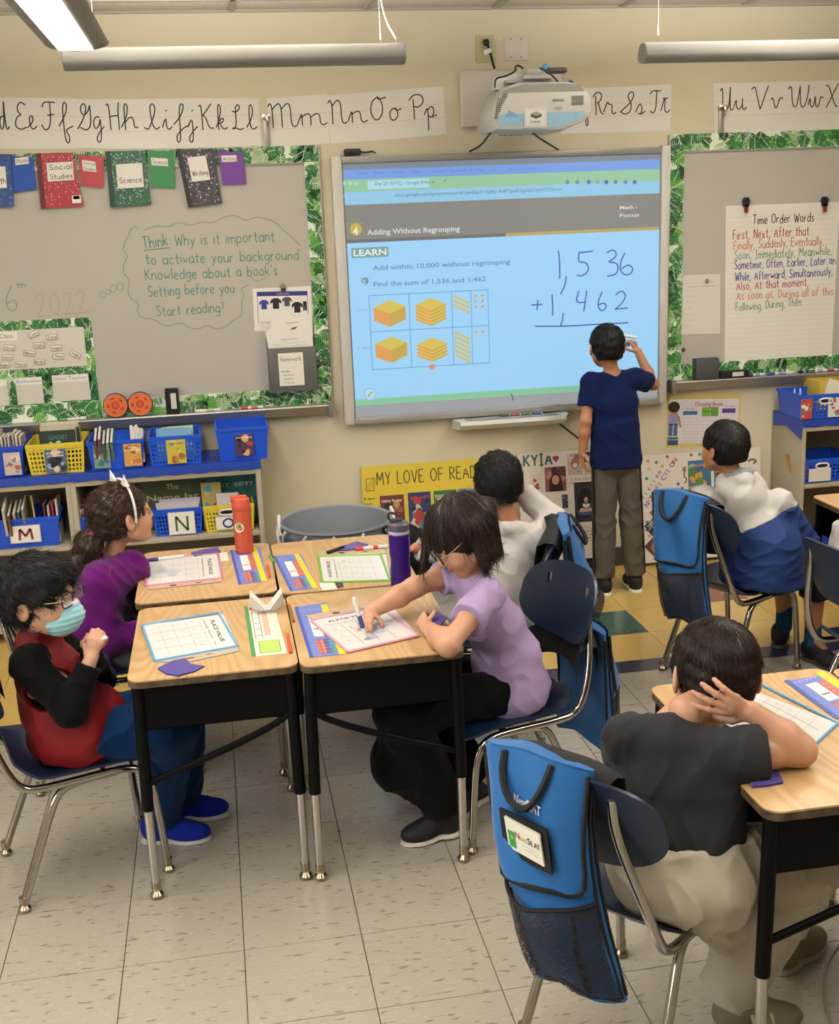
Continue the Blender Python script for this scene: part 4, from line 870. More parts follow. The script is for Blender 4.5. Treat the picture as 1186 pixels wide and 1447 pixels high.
b = MB(); b.lathe([(.0, 0), (.016, 0), (.016, .004), (.012, .007), (.006, .006), (0, .007)], (p[0], YS - .002, p[1]), axis='y', seg=20); b.build('magnet_disc', CHROME, t)
b = MB(); b.box(p[0] - .012, YS - .012, p[1] - .02, p[0] + .012, YS - .002, p[1] - .006, .003); b.build('clip_jaw', mat('#4a4744', .4, .8), t)
hp = thing('homework_pocket', 'grey plastic wall pocket with a handwritten Homework label', 'file holder', (.4, YS, 1.03))
x0, x1, z0, z1 = .287, .515, 1.03, 1.235
b = MB(); D_ = .05
b.box(x0, YS - D_, z0, x1, YS - D_ + .003, z1, .001); b.box(x0, YS - D_, z0, x0 + .003, YS - .003, z1 + .02, .001); b.box(x1 - .003, YS - D_, z0, x1, YS - .003, z1 + .02, .001); b.box(x0, YS - D_, z0 - .003, x1, YS - .003, z0, .001); b.box(x0, YS - .005, z0, x1, YS - .002, z1 + .05, .001)
b.build('pocket', mat('#5a5856', .5), hp)
F = Flat((0, YS - D_ - .0002, 0), lift=.0004); F.rect(.335, 1.055, .452, 1.21, mat('#d8d4c6', .6)); F.up(); F.hand('Homework', .345, 1.17, .024, mat('#5c5a56'), .0022, width=.098)
F.line([(.34, 1.142), (.446, 1.143)], .0008, LINE_)
for i, s_ in enumerate(['Remember:', 'Name', 'Number', 'Date']): F.hand(s_, .345 + (.012 if i else 0), 1.12 - i * .018, .010, GINK, .0013, width=.045)
F.build('handwritten_label', None, hp, smooth=False)
for i, (q, lb) in enumerate([([(382, 447), (440, 445), (443, 475), (383, 482)], 'white notice standing tall in the homework pocket'), ([(375, 468), (441, 464), (443, 492), (380, 497)], 'front notice curling out of the homework pocket')]):
    y = YS - .020 - .018 * i; t, F, W_, H_ = sheet('notice', lb, 'paper', q, y=y, th=.001, m_=PAPER); 
    F.text('Hot Pizza Friday' if not i else 'Holiday Book Orders', W_ * .5, H_ * (.62 if not i else .5), .009, INK, align='c')
    for k in range(2): F.scrib(W_ * .15, H_ * (.2 + .12 * k), W_ * .7, .004, mat('#8a8680'), .0008)
    if not i: F.poly([(W_ * .4, H_ * .3), (W_ * .55, H_ * .34), (W_ * .64, H_ * .48), (W_ * .5, H_ * .44)], mat('#6c4a48'))
    F.build('print', None, t, smooth=False)
# round magnets, eraser and markers on the left tray
for px, lb in ((163, 'left of two orange fraction discs on the marker tray'), (198, 'right of two orange fraction discs on the marker tray')):
    p = wp(px, 567, YW - .045); t = thing('fraction_disc', lb, 'disc', (p[0], YW - .05, .957)); c = (p[0], YW - .045, .957 + .055)
    b = MB(); b.lathe([(0, 0), (.056, 0), (.057, .006), (.055, .012), (0, .012)], (c[0], c[1], c[2]), axis='y', seg=32); b.build('backing_disc', mat('#23284a', .4), t)
    F = Flat((c[0], c[1] - .0123, c[2]), lift=.0003); F.disc(0, 0, .052, mat('#d2683a', .35), seg=32); F.up(); F.disc(0, 0, .018, mat('#a8402c', .35)); F.up(); F.disc(0, 0, .011, mat('#c85a3a', .35))
    for k in range(5): a = R(40 + 72 * k); F.rrect(.034 * math.cos(a), .034 * math.sin(a), .016, .007, a + 1.57, mat('#8c2f20', .35))
    F.line([(.052 * math.cos(R(k * 15)), .052 * math.sin(R(k * 15))) for k in range(24)], .0015, mat('#e8a080'), closed=True); F.build('printed_face', None, t)
def eraser(x, y, z, w_, d_, h_, lab, face='#c8c3b8'):
    t = thing('eraser', lab, 'eraser', (x, y, z)); b = MB(); b.box(x - w_ / 2, y - d_ / 2, z, x + w_ / 2, y + d_ / 2, z + h_, .004); b.build('felt_block', mat('#18181a', .85), t)
    b = MB(); b.box(x - w_ * .1, y - d_ / 2 - .0012, z + h_ * .2, x + w_ * .3, y - d_ / 2 - .0002, z + h_ * .82); b.build('paper_label', mat(face, .5), t); return t
p = wp(243, 560, YW - .05); eraser(p[0], YW - .05, .957, .062, .03, .118, 'black eraser standing on end on the left tray')
def marker(name, lab, a, b_, r, body, capc, caplen=.3, group=None, lab_col=None, cat='marker', split=True):
    a, b_ = Vector(a), Vector(b_); t = thing(name, lab, cat, a, group=group); d = (b_ - a); c = a + d * (1 - caplen)
    m = MB(); m.tube([a, a + d * .01, c], [r * .8, r, r], 10); m.build('barrel', mat(body, .35), t)
    m = MB(); m.tube([c, b_ - d * .04, b_], [r * 1.08, r * 1.0, r * .7], 10); m.build('cap', mat(capc, .35), t)
    if lab_col: m = MB(); m.tube([a + d * .25, a + d * .55], r * 1.03, 10, cap=False); m.build('printed_label', mat(lab_col, .4), t)
    return t
def tray_marker(px0, px1, body, capc, lab, lc=None, caplen=.3, r=.0075):
    x0 = wp(px0, 575, YW - .06)[0]; x1 = wp(px1, 575, YW - .06)[0]; z = .9545 + r; marker('marker', lab, (x0, YW - .058, z), (x1, YW - .06, z), r, body, capc, caplen, 'markers on the whiteboard trays', lc)
tray_marker(372, 341, '#d8d2ca', '#a83a38', 'white marker with a red cap on the left tray', '#b86a68'); tray_marker(312, 275, '#d8d4cc', '#d0ccc4', 'plain white marker on the left tray, right of the eraser', '#9ab09a')
tray_marker(120, 82, '#d6d2c8', '#5a9a48', 'white marker with a green cap below the teacher box'); tray_marker(268, 300, '#cfcac2', '#3f8a50', 'white marker with a green cap right of the standing eraser') if False else None

# ---------------------------------------------------------------- interactive board
sb = thing('interactive_whiteboard', 'interactive whiteboard showing a projected addition lesson', 'smartboard', (1.45, YW, .845))
FR = mat('#bcb9b2', .4); b = MB()
b.box(.64, YW - .05, .875, 2.258, YW - .012, 2.06, .004); b.build('board_panel', mat('#8c8b88', .4), sb)
for nm, q in (('side_frame', (.634, .846, .684, 2.09)), ('side_frame', (2.222, .850, 2.264, 2.094))):
    b = MB(); b.box(q[0], YW - .066, q[1], q[2], YW - .005, q[3], .008); b.build(nm, FR, sb)
b = MB(); b.box(.684, YW - .064, 2.056, 2.222, YW - .01, 2.086, .003); b.build('top_frame', mat('#8a8884', .4, .3), sb)
b = MB(); b.box(.684, YW - .064, .846, 2.222, YW - .01, .878, .003); b.build('bottom_frame', mat('#9a9894', .4, .3), sb)
YI = YW - .0505
F = Flat((0, YI, 0), lift=.0003)
def q4(a, b_, c, d, m_): F.poly([wp(*a, YI), wp(*b_, YI), wp(*c, YI), wp(*d, YI)][::-1], m_)
SKY = em('#9ad1f7', .95); X0, X1 = .690, 2.218
def band(z0, z1, m_, x0=X0, x1=X1): F.rect(x0, z0, x1, z1, m_)
zz = lambda py, px=500: wp(px, py, YI)[1]
band(.878, 2.054, em('#8a949c', .8)); F.up()
band(2.028, 2.052, em('#7d8a96', .85)); band(1.985, 2.028, em('#6f9ae0', .95)); band(1.930, 1.985, em('#93c9a0', .9)); band(1.872, 1.930, em('#8ec6e6', .95))
band(1.715, 1.872, em('#8b8a84', .8)); band(.965, 1.700, SKY); band(.935, .968, em('#84c49a', .95)); band(.880, .935, em('#a2a4a8', .85)); band(1.700, 1.715, em('#6f6c70', .85), X0, 1.45); band(1.700, 1.715, em('#c0a860', .85), 1.45, X1)
F.up()
tx = em('#c3e3f2', .9); dk = em('#6a9ac0', .85); dd_ = em('#5f7f9c', .75); org = em('#e0d9b0', .8)
F.rect(.80, 1.938, 1.09, 1.978, em('#a8d8e6', .95)); F.up()
def tx2(s_, px, py, h, m_, width=None, bold=False):
    a = wp(px, py, YI); F.text(s_, a[0], a[1], h, m_, bold, width=width)
def wd2(px0, px1, py=400): return wp(px1, py, YI)[0] - wp(px0, py, YI)[0]
tx2('Day 23 10/7/22 - Google Slides', 530, 262, .022, em('#5a7a90', .7), wd2(530, 607)); tx2('docs.google.com/presentation/d/1JmbEpSU2jsRo-AdFYjmXZgIG0S3yAVTVSmm', 558, 278, .022, em('#4f7fa0', .75), wd2(558, 790)); tx2('x', 611, 259, .024, em('#5a7a90', .7)); tx2('+', 627, 259, .028, em('#6a8a80', .7))
for k, c in enumerate(('Chrome', 'File', 'Edit', 'View', 'History', 'Bookmarks', 'Profiles', 'Tab', 'Window', 'Help')): tx2(c, 502 + 27 * k, 247 - k * .8, .015, em('#5a7ac0', .9), wd2(0, 5 + 2.4 * len(c)))
for k in range(3): a = wp(487 + 8 * k, 259, YI); F.disc(a[0], a[1], .008, em('#b6dcc8', .9), seg=14)
for px, c in ((802, '#6a90b8'), (816, '#6a90b8'), (832, '#3f74c8'), (845, '#8ab0c8'), (857, '#5a54c0'), (870, '#6a88a8'), (884, '#6a88a8'), (897, '#5060c4')):
    a = wp(px, 261, YI); F.disc(a[0], a[1] + .012, .010, em(c, .85), seg=14)
for px in (486, 502, 518, 533): a = wp(px, 277, YI); F.line([(a[0] - .008, a[1]), (a[0] + .008, a[1] + .001)], .003, em('#a8d8ee', .9))
tx2('Section', 489, 318, .018, em('#c8a850', .75), wd2(489, 513)); a = wp(503, 324, YI); F.disc(a[0], a[1], .028, em('#c8b050', .9)); F.up(); tx2('4', 499, 332, .05, em('#f0ecd8', .9), bold=True)
tx2('Adding Without Regrouping', 519, 332, .034, em('#d8dce0', .9), wd2(519, 649), True); tx2('Math', 876, 296, .024, em('#d4dcde', .9), wd2(876, 895), True); tx2('in', 898, 294, .013, em('#d4dcde', .9)); tx2('Focus', 876, 307, .024, em('#d4dcde', .9), wd2(876, 903), True)
a = wp(497, 365, YI); F.M = F.M @ Matrix.Identity(4); F.rect(a[0], a[1], a[0] + wd2(497, 549), a[1] + .046, em('#7fa6a0', .85)); F.up(); tx2('LEARN', 500, 362, .040, em('#e6eef0', .95), wd2(500, 546), True)
tx2('Add within 10,000 without regrouping', 527, 382, .032, dk, wd2(527, 721), True); a = wp(516, 397, YI); F.disc(a[0], a[1], .017, em('#7a94b0', .85)); F.up(); tx2('2', 513, 401, .026, em('#dbeaf0', .9), bold=True); tx2('Find the sum of 1,536 and 1,462', 528, 405, .032, dk, wd2(528, 687), True)
LB = em('#6aa8dc', .9); x = [wp(q, 470, YI)[0] for q in (524, 580, 640, 667, 691)]
ztop, zmid, zbot = 1.455, 1.285, 1.105
for q in x: F.line([(q, ztop), (q, zbot)], .004, LB)
for q in (ztop, zmid, zbot): F.line([(x[0], q), (x[-1], q)], .004, LB)
tx2('1,536', 503, 440, .018, em('#7fb6d8', .85), wd2(503, 520)); tx2('1,462', 507, 494, .018, em('#7fb6d8', .85), wd2(507, 524))
YL, YD, YO_ = em('#d6bd50', .95), em('#c8a848', .9), em('#dc9c50', .95)
def cube(cx, cz, s_, h_):
    c3 = s_ * .87; F.poly([(cx, cz + h_ / 2 + s_ * .36), (cx - c3, cz + h_ / 2), (cx, cz + h_ / 2 - s_ * .36), (cx + c3, cz + h_ / 2)], YL)
    F.poly([(cx - c3, cz + h_ / 2), (cx - c3, cz - h_ / 2), (cx, cz - h_ / 2 - s_ * .36), (cx, cz + h_ / 2 - s_ * .36)], YO_); F.poly([(cx + c3, cz + h_ / 2), (cx + c3, cz - h_ / 2), (cx, cz - h_ / 2 - s_ * .36), (cx, cz + h_ / 2 - s_ * .36)], YD)
zr = ((ztop + zmid) / 2 - .003, (zmid + zbot) / 2); cx0, cx1 = (x[0] + x[1]) / 2, (x[1] + x[2]) / 2
for r_ in range(2):
    cube(cx0, zr[r_], .088, .062)
    for k in range(5 - r_): cube(cx1, zr[r_] - .035 + .016 * k, .085, .008); F.up(.5)
    for k in range(3 if r_ == 0 else 6): z = zr[r_] + .068 - .022 * k; F.line([(x[2] + .008, z), (x[3] - .010, z - .040)], .010, YL)
    for k in range(6 if r_ == 0 else 2): F.disc(x[3] + .022 + .034 * (k % 2), zr[r_] + .062 - .026 * (k // 2), .007, YO_, seg=6)
a = wp(611, 519, YI); F.poly([(a[0] - .012, a[1] + .014), (a[0] - .012, a[1] + .002), (a[0] - .02, a[1] + .002), (a[0], a[1] - .014), (a[0] + .02, a[1] + .002), (a[0] + .012, a[1] + .002), (a[0] + .012, a[1] + .014)], em('#d88a70', .95))
a = wp(523, 557, YI); F.disc(a[0], a[1], .030, em('#8ab4e4', .95)); F.up(); F.disc(a[0], a[1], .026, em('#b8d8e8', .95)); F.up(); F.line([(a[0] - .01, a[1] - .01), (a[0] + .01, a[1] + .012)], .008, em('#8cc070', .9))
PI_ = em('#4b62c4', .75)
def ink(pts, s_=2): F.line([wp(*p, YI) for p in pts], .0065, PI_, s_)
F.up()
ink([(789, 354), (791, 372), (791, 394)]); ink([(800, 390), (799, 402), (792, 416)]); ink([(838, 355), (818, 357)], 0); ink([(818, 357), (817, 371), (828, 370), (833, 381), (824, 390), (815, 389)]); ink([(857, 357), (868, 352), (872, 362), (860, 370)]); ink([(860, 370), (874, 372), (872, 388), (858, 390)])
ink([(883, 357), (876, 372), (877, 385), (888, 390), (896, 380), (888, 373), (878, 380)]); ink([(760, 424), (759, 438)], 0); ink([(751, 431), (767, 430)], 0); ink([(780, 416), (781, 432), (781, 446)]); ink([(796, 442), (795, 452), (792, 461)])
ink([(818, 411), (813, 428), (828, 427)]); ink([(829, 411), (825, 440)]); ink([(851, 412), (844, 428), (848, 440), (857, 436), (855, 427), (845, 431)]); ink([(870, 417), (877, 410), (885, 416), (880, 428), (869, 437)]); ink([(869, 437), (887, 435)], 0)
ink([(756, 461), (800, 461), (845, 458), (888, 456)]); ink([(722, 556), (725, 562), (724, 566)])
F.build('projected_lesson', None, sb, smooth=False)
# pen tray
px = [wp(638, 590)[0], wp(796, 580)[0]]; pt = thing('pen_tray', 'white pen tray fixed under the interactive board', 'tray', (1.45, YW, .785))
b = MB(); pr_ = [(YW - .01, .842), (YW - .10, .838), (YW - .125, .832), (YW - .13, .815), (YW - .10, .79), (YW - .01, .785)]; n = len(pr_)
b.add([(x_ + (.02 if s_ == 0 else -.02) * (k > 1 and k < 5), *q) for s_, x_ in enumerate(px) for k, q in enumerate(pr_)], [tuple(range(n)), tuple(range(n, 2 * n))[::-1]] + [(i, n + i, n + (i + 1) % n, (i + 1) % n) for i in range(n)])
b.build('tray_body', mat('#c4c4c0', .35), pt, angle=25)
b = MB(); b.box(px[0] + .05, YW - .115, .8375, px[1] - .06, YW - .06, .8405, .001); b.build('pen_slots', mat('#8f9496', .4), pt)
for k, c in enumerate(('#3a3a3c', '#a03a3a', '#2f6a48', '#2c4a90')):
    x_ = 1.40 + .055 * k; marker('board_pen', f'{("black", "red", "green", "blue")[k]} digital pen resting in the pen tray', (x_, YW - .085, .8465), (x_ + .045, YW - .085, .8465), .0055, c, '#c8c8c4', .12, 'digital pens in the pen tray')
p = wp(500, 216, YW - .04); t = thing('power_adapter', 'small black adapter box on top of the interactive board', 'adapter', (.75, YW - .04, 2.091))
b = MB(); b.box(.70, YW - .06, 2.091, .775, YW - .02, 2.121, .005); b.build('adapter_box', BLK, t); b = MB(); b.tube([(.775, YW - .04, 2.106), (.80, YW - .04, 2.102), (.83, YW - .045, 2.107), (.845, YW - .05, 2.098)], .004, 8, smooth=1); b.build('adapter_cord', BLK, t)
def cord(lab, pts, r=.004, name='cable', y=YW - .006, m_=BLK):
    P = [(q.x, q.y, q.z) for q in (at(*p_, 'y', y) for p_ in pts)]; b = MB(); b.tube(P, r, 8, smooth=2); o = b.build(name, m_); setp(o, lab, 'cable'); return o
cord('black cable running down from the pen tray to the floor', [(783, 592), (800, 606), (818, 619), (835, 640), (845, 700), (846, 780)])

# ---------------------------------------------------------------- right whiteboard
YC = YW - .0175
t, F, W_, H_ = sheet('word_chart', 'tall ruled paper chart headed Time Order Words', 'chart', [(1026, 291), (1187, 285), (1175, 511), (1024, 520)], y=YC, m_=mat('#d6d2c8', .6))
for k in range(30): F.line([(.003, H_ * (.03 + .031 * k)), (W_ * .5, H_ * (.031 + .031 * k) + rnd.uniform(-.001, .001)), (W_ - .003, H_ * (.03 + .031 * k))], .0011, mat('#b6b2a8', .6))
F.build('ruled_lines', None, t, smooth=False)
F = Flat((0, YC - .0013, 0), lift=.0008)
def cw(s_, a, b_, c, m_, y=YC): hw(s_, *a, *b_, c, m_, .0042, y=y)
RD, OR, GN, BL = mat('#ae4a4c', .6), mat('#c07a5a', .6), mat('#6a9272', .6), mat('#3d4590', .6)
cw('Time Order Words', (1064, 317), (1150, 313), .045, INK)
cw('First, Next, After that', (1036, 339), (1143, 332), .046, RD); cw('Finally, Suddenly, Eventually,', (1037, 353), (1164, 346), .043, OR); cw('Soon, Immediately, Meanwhile,', (1038, 367), (1175, 360), .043, GN)
cw('Sometime, Often, Earlier, Later on', (1038, 381), (1180, 373), .043, BL); cw('While, Afterward, Simultaneously,', (1039, 397), (1176, 389), .043, BL); cw('Also, At that moment,', (1041, 410), (1142, 404), .042, RD); cw('As soon as, During all of this', (1041, 424), (1177, 417), .042, OR); cw('Following, During, Then', (1040, 440), (1132, 432), .042, GN)
F.build('handwritten_words', None, t, smooth=False)
for i, (a, lb) in enumerate([((1052, 289), 'left black and red clip holding the word chart'), ((1163, 288), 'right black and red clip holding the word chart')]):
    p = wp(*a, YC); t = thing('magnet_clip', lb, 'clip', (p[0], YC, p[1]), group='clips on the word chart')
    b = MB(); b.prism([(-.016, .018), (-.008, .034), (0, .030), (.008, .034), (.018, .018), (.010, -.012), (-.010, -.012)], 0, .022); b.v = [(p[0] + v[0] + .002, YC - .003 - v[2], p[1] + v[1]) for v in b.v]; b.build('clip_handle', BLK, t)
    b = MB(); b.prism([(-.009, .0), (.009, .0), (.004, -.040), (-.008, -.040)], 0, .016); b.v = [(p[0] + v[0] + .002 - v[1] * .12, YC - .003 - v[2] - .006, p[1] + v[1]) for v in b.v]; b.build('clip_jaw', mat('#7a1f28', .4), t)
t, F, W_, H_ = sheet('note_page', 'white page held by one magnet left of the word chart', 'paper', [(965, 389), (1018, 387), (1018, 471), (963, 473)], y=YW - .0165, m_=mat('#c9c3bc', .6))
F.line([(W_ * .1, H_ * .80), (W_ * .85, H_ * .81)], .002, mat('#7a80a8')); F.scrib(W_ * .1, H_ * .86, W_ * .7, .004, mat('#8888a0'), .0009)
for k in range(7): F.scrib(W_ * .1, H_ * (.74 - k * .1), W_ * (.15 + .05 * (k % 3)), .004, mat('#77779a'), .001)
F.build('writing', None, t, smooth=False)
for a, c, lb in (((999, 397), '#b09a60', 'brass-coloured round magnet holding the note page'), ((966, 494), '#6a4a55', 'round maroon magnet below the note page')):
    p = wp(*a, YW - .018); b = MB(); b.lathe([(0, 0), (.0095, 0), (.0105, .004), (.008, .008), (0, .009)], (p[0], YW - .0165 - (.0015 if a[0] == 999 else 0), p[1]), axis='y', seg=18); setp(b.build('round_magnet', mat(c, .3, .4)), lb, 'magnet')
x0, x1 = wp(982, 520, YW - .05)[0], wp(1014, 520, YW - .05)[0]; t = thing('marker_holder', 'dark grey magnetic marker cup above the right tray', 'holder', ((x0 + x1) / 2, YW - .04, .957))
b = MB(); z1 = 1.06; b.box(x0, YW - .072, .957, x1, YW - .068, z1, .002); b.box(x0, YW - .022, .957, x1, YW - .018, z1, .002); b.box(x0, YW - .07, .957, x0 + .004, YW - .02, z1, .001); b.box(x1 - .004, YW - .07, .957, x1, YW - .02, z1, .001); b.box(x0, YW - .07, .957, x1, YW - .02, .962); b.build('cup', mat('#454648', .5), t)
def zat(px, py, y): return wp(px, py, y)[0]
x0 = zat(1018, 520, YW - .06); eraser(x0 + .075, YW - .055, .957, .15, .04, .034, 'long black eraser lying under the word chart')
for a, b_, bd, cp_, lb in [(1056, 1078, '#d2d0cc', '#26262a', 'white marker with a black cap, leftmost on the right tray'), (1082, 1118, '#d2d0cc', '#2f3d90', 'white marker with a blue cap on the right tray'), (1126, 1140, '#2a2a2c', '#1c1c1e', 'black marker on the right tray'), (1142, 1166, '#d2d0cc', '#3c6a48', 'white marker with a green cap on the right tray'), (1168, 1195, '#d2d0cc', '#a04048', 'white marker with a red cap on the right tray')]:
    tray_marker(b_, a, bd, cp_, lb, '#8a94b0')

# ---------------------------------------------------------------- projector, sockets, sign
b = MB(); t = thing('projector_mount', 'white wall plate and arm holding the projector', 'mount', (1.5, YW, 2.2))
b.box(1.254, YW - .03, 2.20, 1.745, YW - .001, 2.456, .012); b.build('wall_plate', mat('#bdb7ad', .4), t, angle=60)
b = MB(); b.use(mat('#aaa8a4', .4)); b.box(1.47, 2.22, 2.372, 1.54, YW - .03, 2.412, .004); b.box(1.37, 2.20, 2.352, 1.62, 2.30, 2.366, .003); b.box(1.44, 2.16, 2.362, 1.58, 2.34, 2.378, .003); b.build('arm', None, t)
b = MB(); b.use(mat('#c9c8c4', .4)); b.add([(1.335, 2.24, 2.33), (1.40, 2.24, 2.33), (1.50, 2.30, 2.42), (1.46, 2.30, 2.40), (1.34, 2.24, 2.385), (1.335, 2.34, 2.33), (1.40, 2.34, 2.33), (1.50, 2.40, 2.42), (1.46, 2.40, 2.40), (1.34, 2.34, 2.385)], [(0, 1, 2, 3, 4), (9, 8, 7, 6, 5), (0, 5, 6, 1), (1, 6, 7, 2), (2, 7, 8, 3), (3, 8, 9, 4), (4, 9, 5, 0)]); b.build('side_bracket', None, t)
for a, c in (((1.533, 2.16, 2.408), '#3f8fb0'), ((1.655, 2.20, 2.345), '#3a4a9a')):
    b = MB(); b.lathe([(0, 0), (.013, 0), (.013, .014), (.009, .018), (0, .018)], a, axis='y', seg=16); b.build('adjusting_knob', mat(c, .4), t)
b = MB(); b.box(1.55, 2.18, 2.386, 1.64, 2.22, 2.41, .008); b.build('arm_clamp', mat('#3c3b3a', .5), t)
pj = thing('projector', 'white short-throw projector above the interactive board', 'projector', (1.49, 2.2, 2.15))
BX = [(1.30, 2.155), (1.60, 2.145), (1.70, 2.185), (1.725, 2.22), (1.725, 2.28), (1.69, 2.325), (1.62, 2.345), (1.40, 2.345), (1.345, 2.325), (1.295, 2.24), (1.285, 2.18)]
b = MB(); vs = []; n = len(BX)
for yy, s_ in ((2.13, .90), (2.105, .97), (2.12, 1.0), (2.40, 1.0), (2.42, .94)):
    pass
secs = [(2.098, .86), (2.105, .97), (2.13, 1.0), (2.40, 1.0), (2.425, .93)]
for yy, s_ in secs: vs += [(1.505 + (x_ - 1.505) * s_, yy, 2.25 + (z_ - 2.25) * s_) for x_, z_ in BX]
b.add(vs, [tuple(range(n)), tuple(range(4 * n, 5 * n))[::-1]] + [(j * n + i, (j + 1) * n + i, (j + 1) * n + (i + 1) % n, j * n + (i + 1) % n) for j in range(4) for i in range(n)])
b.build('projector_body', mat('#b9b7b2', .4), pj, angle=50)
F = Flat((0, 2.0975, 0), lift=.0006)
F.poly([(1.32, 2.302), (1.69, 2.302), (1.675, 2.328), (1.60, 2.336), (1.42, 2.336), (1.36, 2.322)], mat('#8b8881', .5)); F.poly([(1.315, 2.17), (1.60, 2.162), (1.685, 2.20), (1.69, 2.222), (1.40, 2.216), (1.36, 2.228), (1.33, 2.214), (1.305, 2.212)], mat('#7fa6bd', .35)); F.up()
F.poly([(1.338, 2.205), (1.355, 2.232), (1.38, 2.215), (1.41, 2.206)], mat('#6a90b0', .35)); F.text('EPSON', 1.548, 2.262, .014, mat('#4b4b4c'), True, width=.05); F.rect(1.555, 2.228, 1.59, 2.242, mat('#98968f')); F.rect(1.63, 2.245, 1.685, 2.285, mat('#9a9892'))
for k in range(11): F.rect(1.632, 2.247 + k * .0034, 1.683, 2.2485 + k * .0034, mat('#7c7a75'))
F.build('printed_front', None, pj, smooth=False)
b = MB(); b.use(mat('#5a5855', .6))
for k in range(12):
    for j in range(5):
        if (k < 3 and j > 1) or (k > 9 and j < 2): continue
        x_ = 1.292 + j * .0085 + k * .0018; z_ = 2.20 + k * .0085; b.box(x_, 2.0985, z_, x_ + .005, 2.1015, z_ + .0055)
b.build('vent_grille', None, pj)['kind'] = 'stuff'
b = MB(); b.box(1.42, 2.093, 2.158, 1.521, 2.0955, 2.238, .001); lbp = b.build('paper_label', mat('#cfcdc8', .5), pj)
F = Flat((1.42, 2.0929, 2.158), lift=.0004); F.box_line(.006, .006, .095, .074, .001, GREY); F.poly([(.028, .046), (.052, .036), (.078, .046), (.078, .054), (.055, .066), (.030, .058)], mat('#4a4948')); F.up(); F.poly([(.030, .056), (.053, .048), (.076, .054), (.055, .065)], mat('#8e8d8a')); F.text('projector', .05, .022, .012, INK, True, align='c', width=.045); F.text('el proyector', .05, .012, .007, GREY, align='c', width=.04); F.build('label_print', None, lbp, smooth=False)
for pts, lb in (([(703, 176), (690, 192), (680, 206), (664, 214)], 'left black cable drooping from the projector'), ([(746, 180), (757, 192), (775, 203), (790, 212)], 'right black cable drooping from the projector')):
    P = [at(*q, 'y', 2.2 + .38 * i / 3) for i, q in enumerate(pts)]; b = MB(); b.tube(P, .0045, 8, smooth=2); setp(b.build('cable', BLK), lb, 'cable')
b = MB(); P = [at(*q, 'y', 2.12) for q in ((763, 96), (780, 105), (792, 120), (812, 124))]; b.tube(P, .004, 8, smooth=2); setp(b.build('cable', BLK), 'short black cable looping over the projector top', 'cable')
b = MB(); P = [at(*q, 'y', 2.15) for q in ((700, 124), (700, 110), (715, 108), (730, 100), (728, 94), (733, 92), (740, 97))]; b.tube(P, .0038, 8, smooth=2); setp(b.build('cable', BLK), 'black cable tangled around the projector arm', 'cable')
t = thing('power_socket', 'beige wall socket with a black plug above the projector', 'socket', (1.38, YW, 2.485)); b = MB(); b.box(1.339, YW - .007, 2.485, 1.423, YW, 2.605, .003); b.build('socket_plate', mat('#b5a982', .45), t)
b = MB(); b.box(1.362, YW - .009, 2.535, 1.40, YW - .006, 2.59, .002); b.build('socket_face', mat('#a89c78', .45), t)
b = MB(); b.ball((1.383, YW - .024, 2.570), .016, 12); b.tube([(1.383, YW - .02, 2.57), (1.39, YW - .04, 2.55), (1.405, YW - .035, 2.50), (1.418, YW - .03, 2.455)], .006, 8, smooth=2); setp(b.build('power_plug', BLK), 'black plug and cord leading down to the projector', 'plug')
b = MB(); b.box(-.018, -.002, -.010, .018, 0, .010, .001); b.v = [(1.382 + .94 * v[0] - .34 * v[2], YW - .052 + v[1], 2.528 + .34 * v[0] + .94 * v[2]) for v in b.v]; setp(b.build('cord_tag', PAPER), 'small white tag on the projector power cord', 'tag')
t = thing('blank_wall_plate', 'blank white wall plate beside the socket', 'wall plate', (1.53, YW, 2.49)); b = MB(); b.box(1.471, YW - .006, 2.493, 1.587, YW, 2.598, .003); b.build('plate', mat('#c4beb2', .4), t)
for x_, z_ in ((1.505, 2.507), (1.553, 2.507), (1.505, 2.586), (1.553, 2.586)): b = MB(); b.lathe([(0, 0), (.004, 0), (.003, .002), (0, .002)], (x_, YW - .0062, z_), axis='y', seg=10); b.build('screw', GREY, t)
t, F, W_, H_ = sheet('direction_sign', 'laminated paper sign reading SOUTH under the projector', 'sign', [(690, 180), (751, 179), (752, 198), (690, 199)], m_=mat('#c6bfae', .25)); F.text('SOUTH', W_ * .5, H_ * .34, .034, INK, align='c', width=W_ * .48); F.build('lettering', None, t, smooth=False)

# ---------------------------------------------------------------- posters
def wq(F, W_, H_, q): pass
t, F, W_, H_ = sheet('choosing_books_poster', 'yellow-edged poster headed Choosing Books with a drawn child', 'poster', [(944, 560), (1047, 556), (1046, 630), (941, 632)], m_=mat('#c9b866', .5))
F.rect(W_ * .03, H_ * .07, W_ * .95, H_ * .94, mat('#cfcbd0', .5)); F.up(); F.text('Choosing Books', W_ * .36, H_ * .80, .034, mat('#9a4a68'), True, width=W_ * .38)
F.rect(W_ * .46, H_ * .60, W_ * .57, H_ * .78, mat('#6a9a3c')); F.rect(W_ * .575, H_ * .60, W_ * .68, H_ * .78, mat('#5c8c34')); F.rect(W_ * .21, H_ * .63, W_ * .40, H_ * .71, mat('#3f6a9a')); F.rect(W_ * .73, H_ * .66, W_ * .91, H_ * .75, mat('#5a3a80'))
F.text('Too Easy', W_ * .24, H_ * .74, .014, INK); F.text('Too Hard', W_ * .76, H_ * .775, .014, INK); F.up(); F.text('Just Right', W_ * .48, H_ * .68, .012, INK)
for cx in (.21, .45, .70):
    for k in range(8): F.scrib(W_ * cx, H_ * (.56 - k * .065), W_ * .21, .005, mat('#7a7680' if k % 3 else '#a06a70'), .001)
x_ = W_ * .085
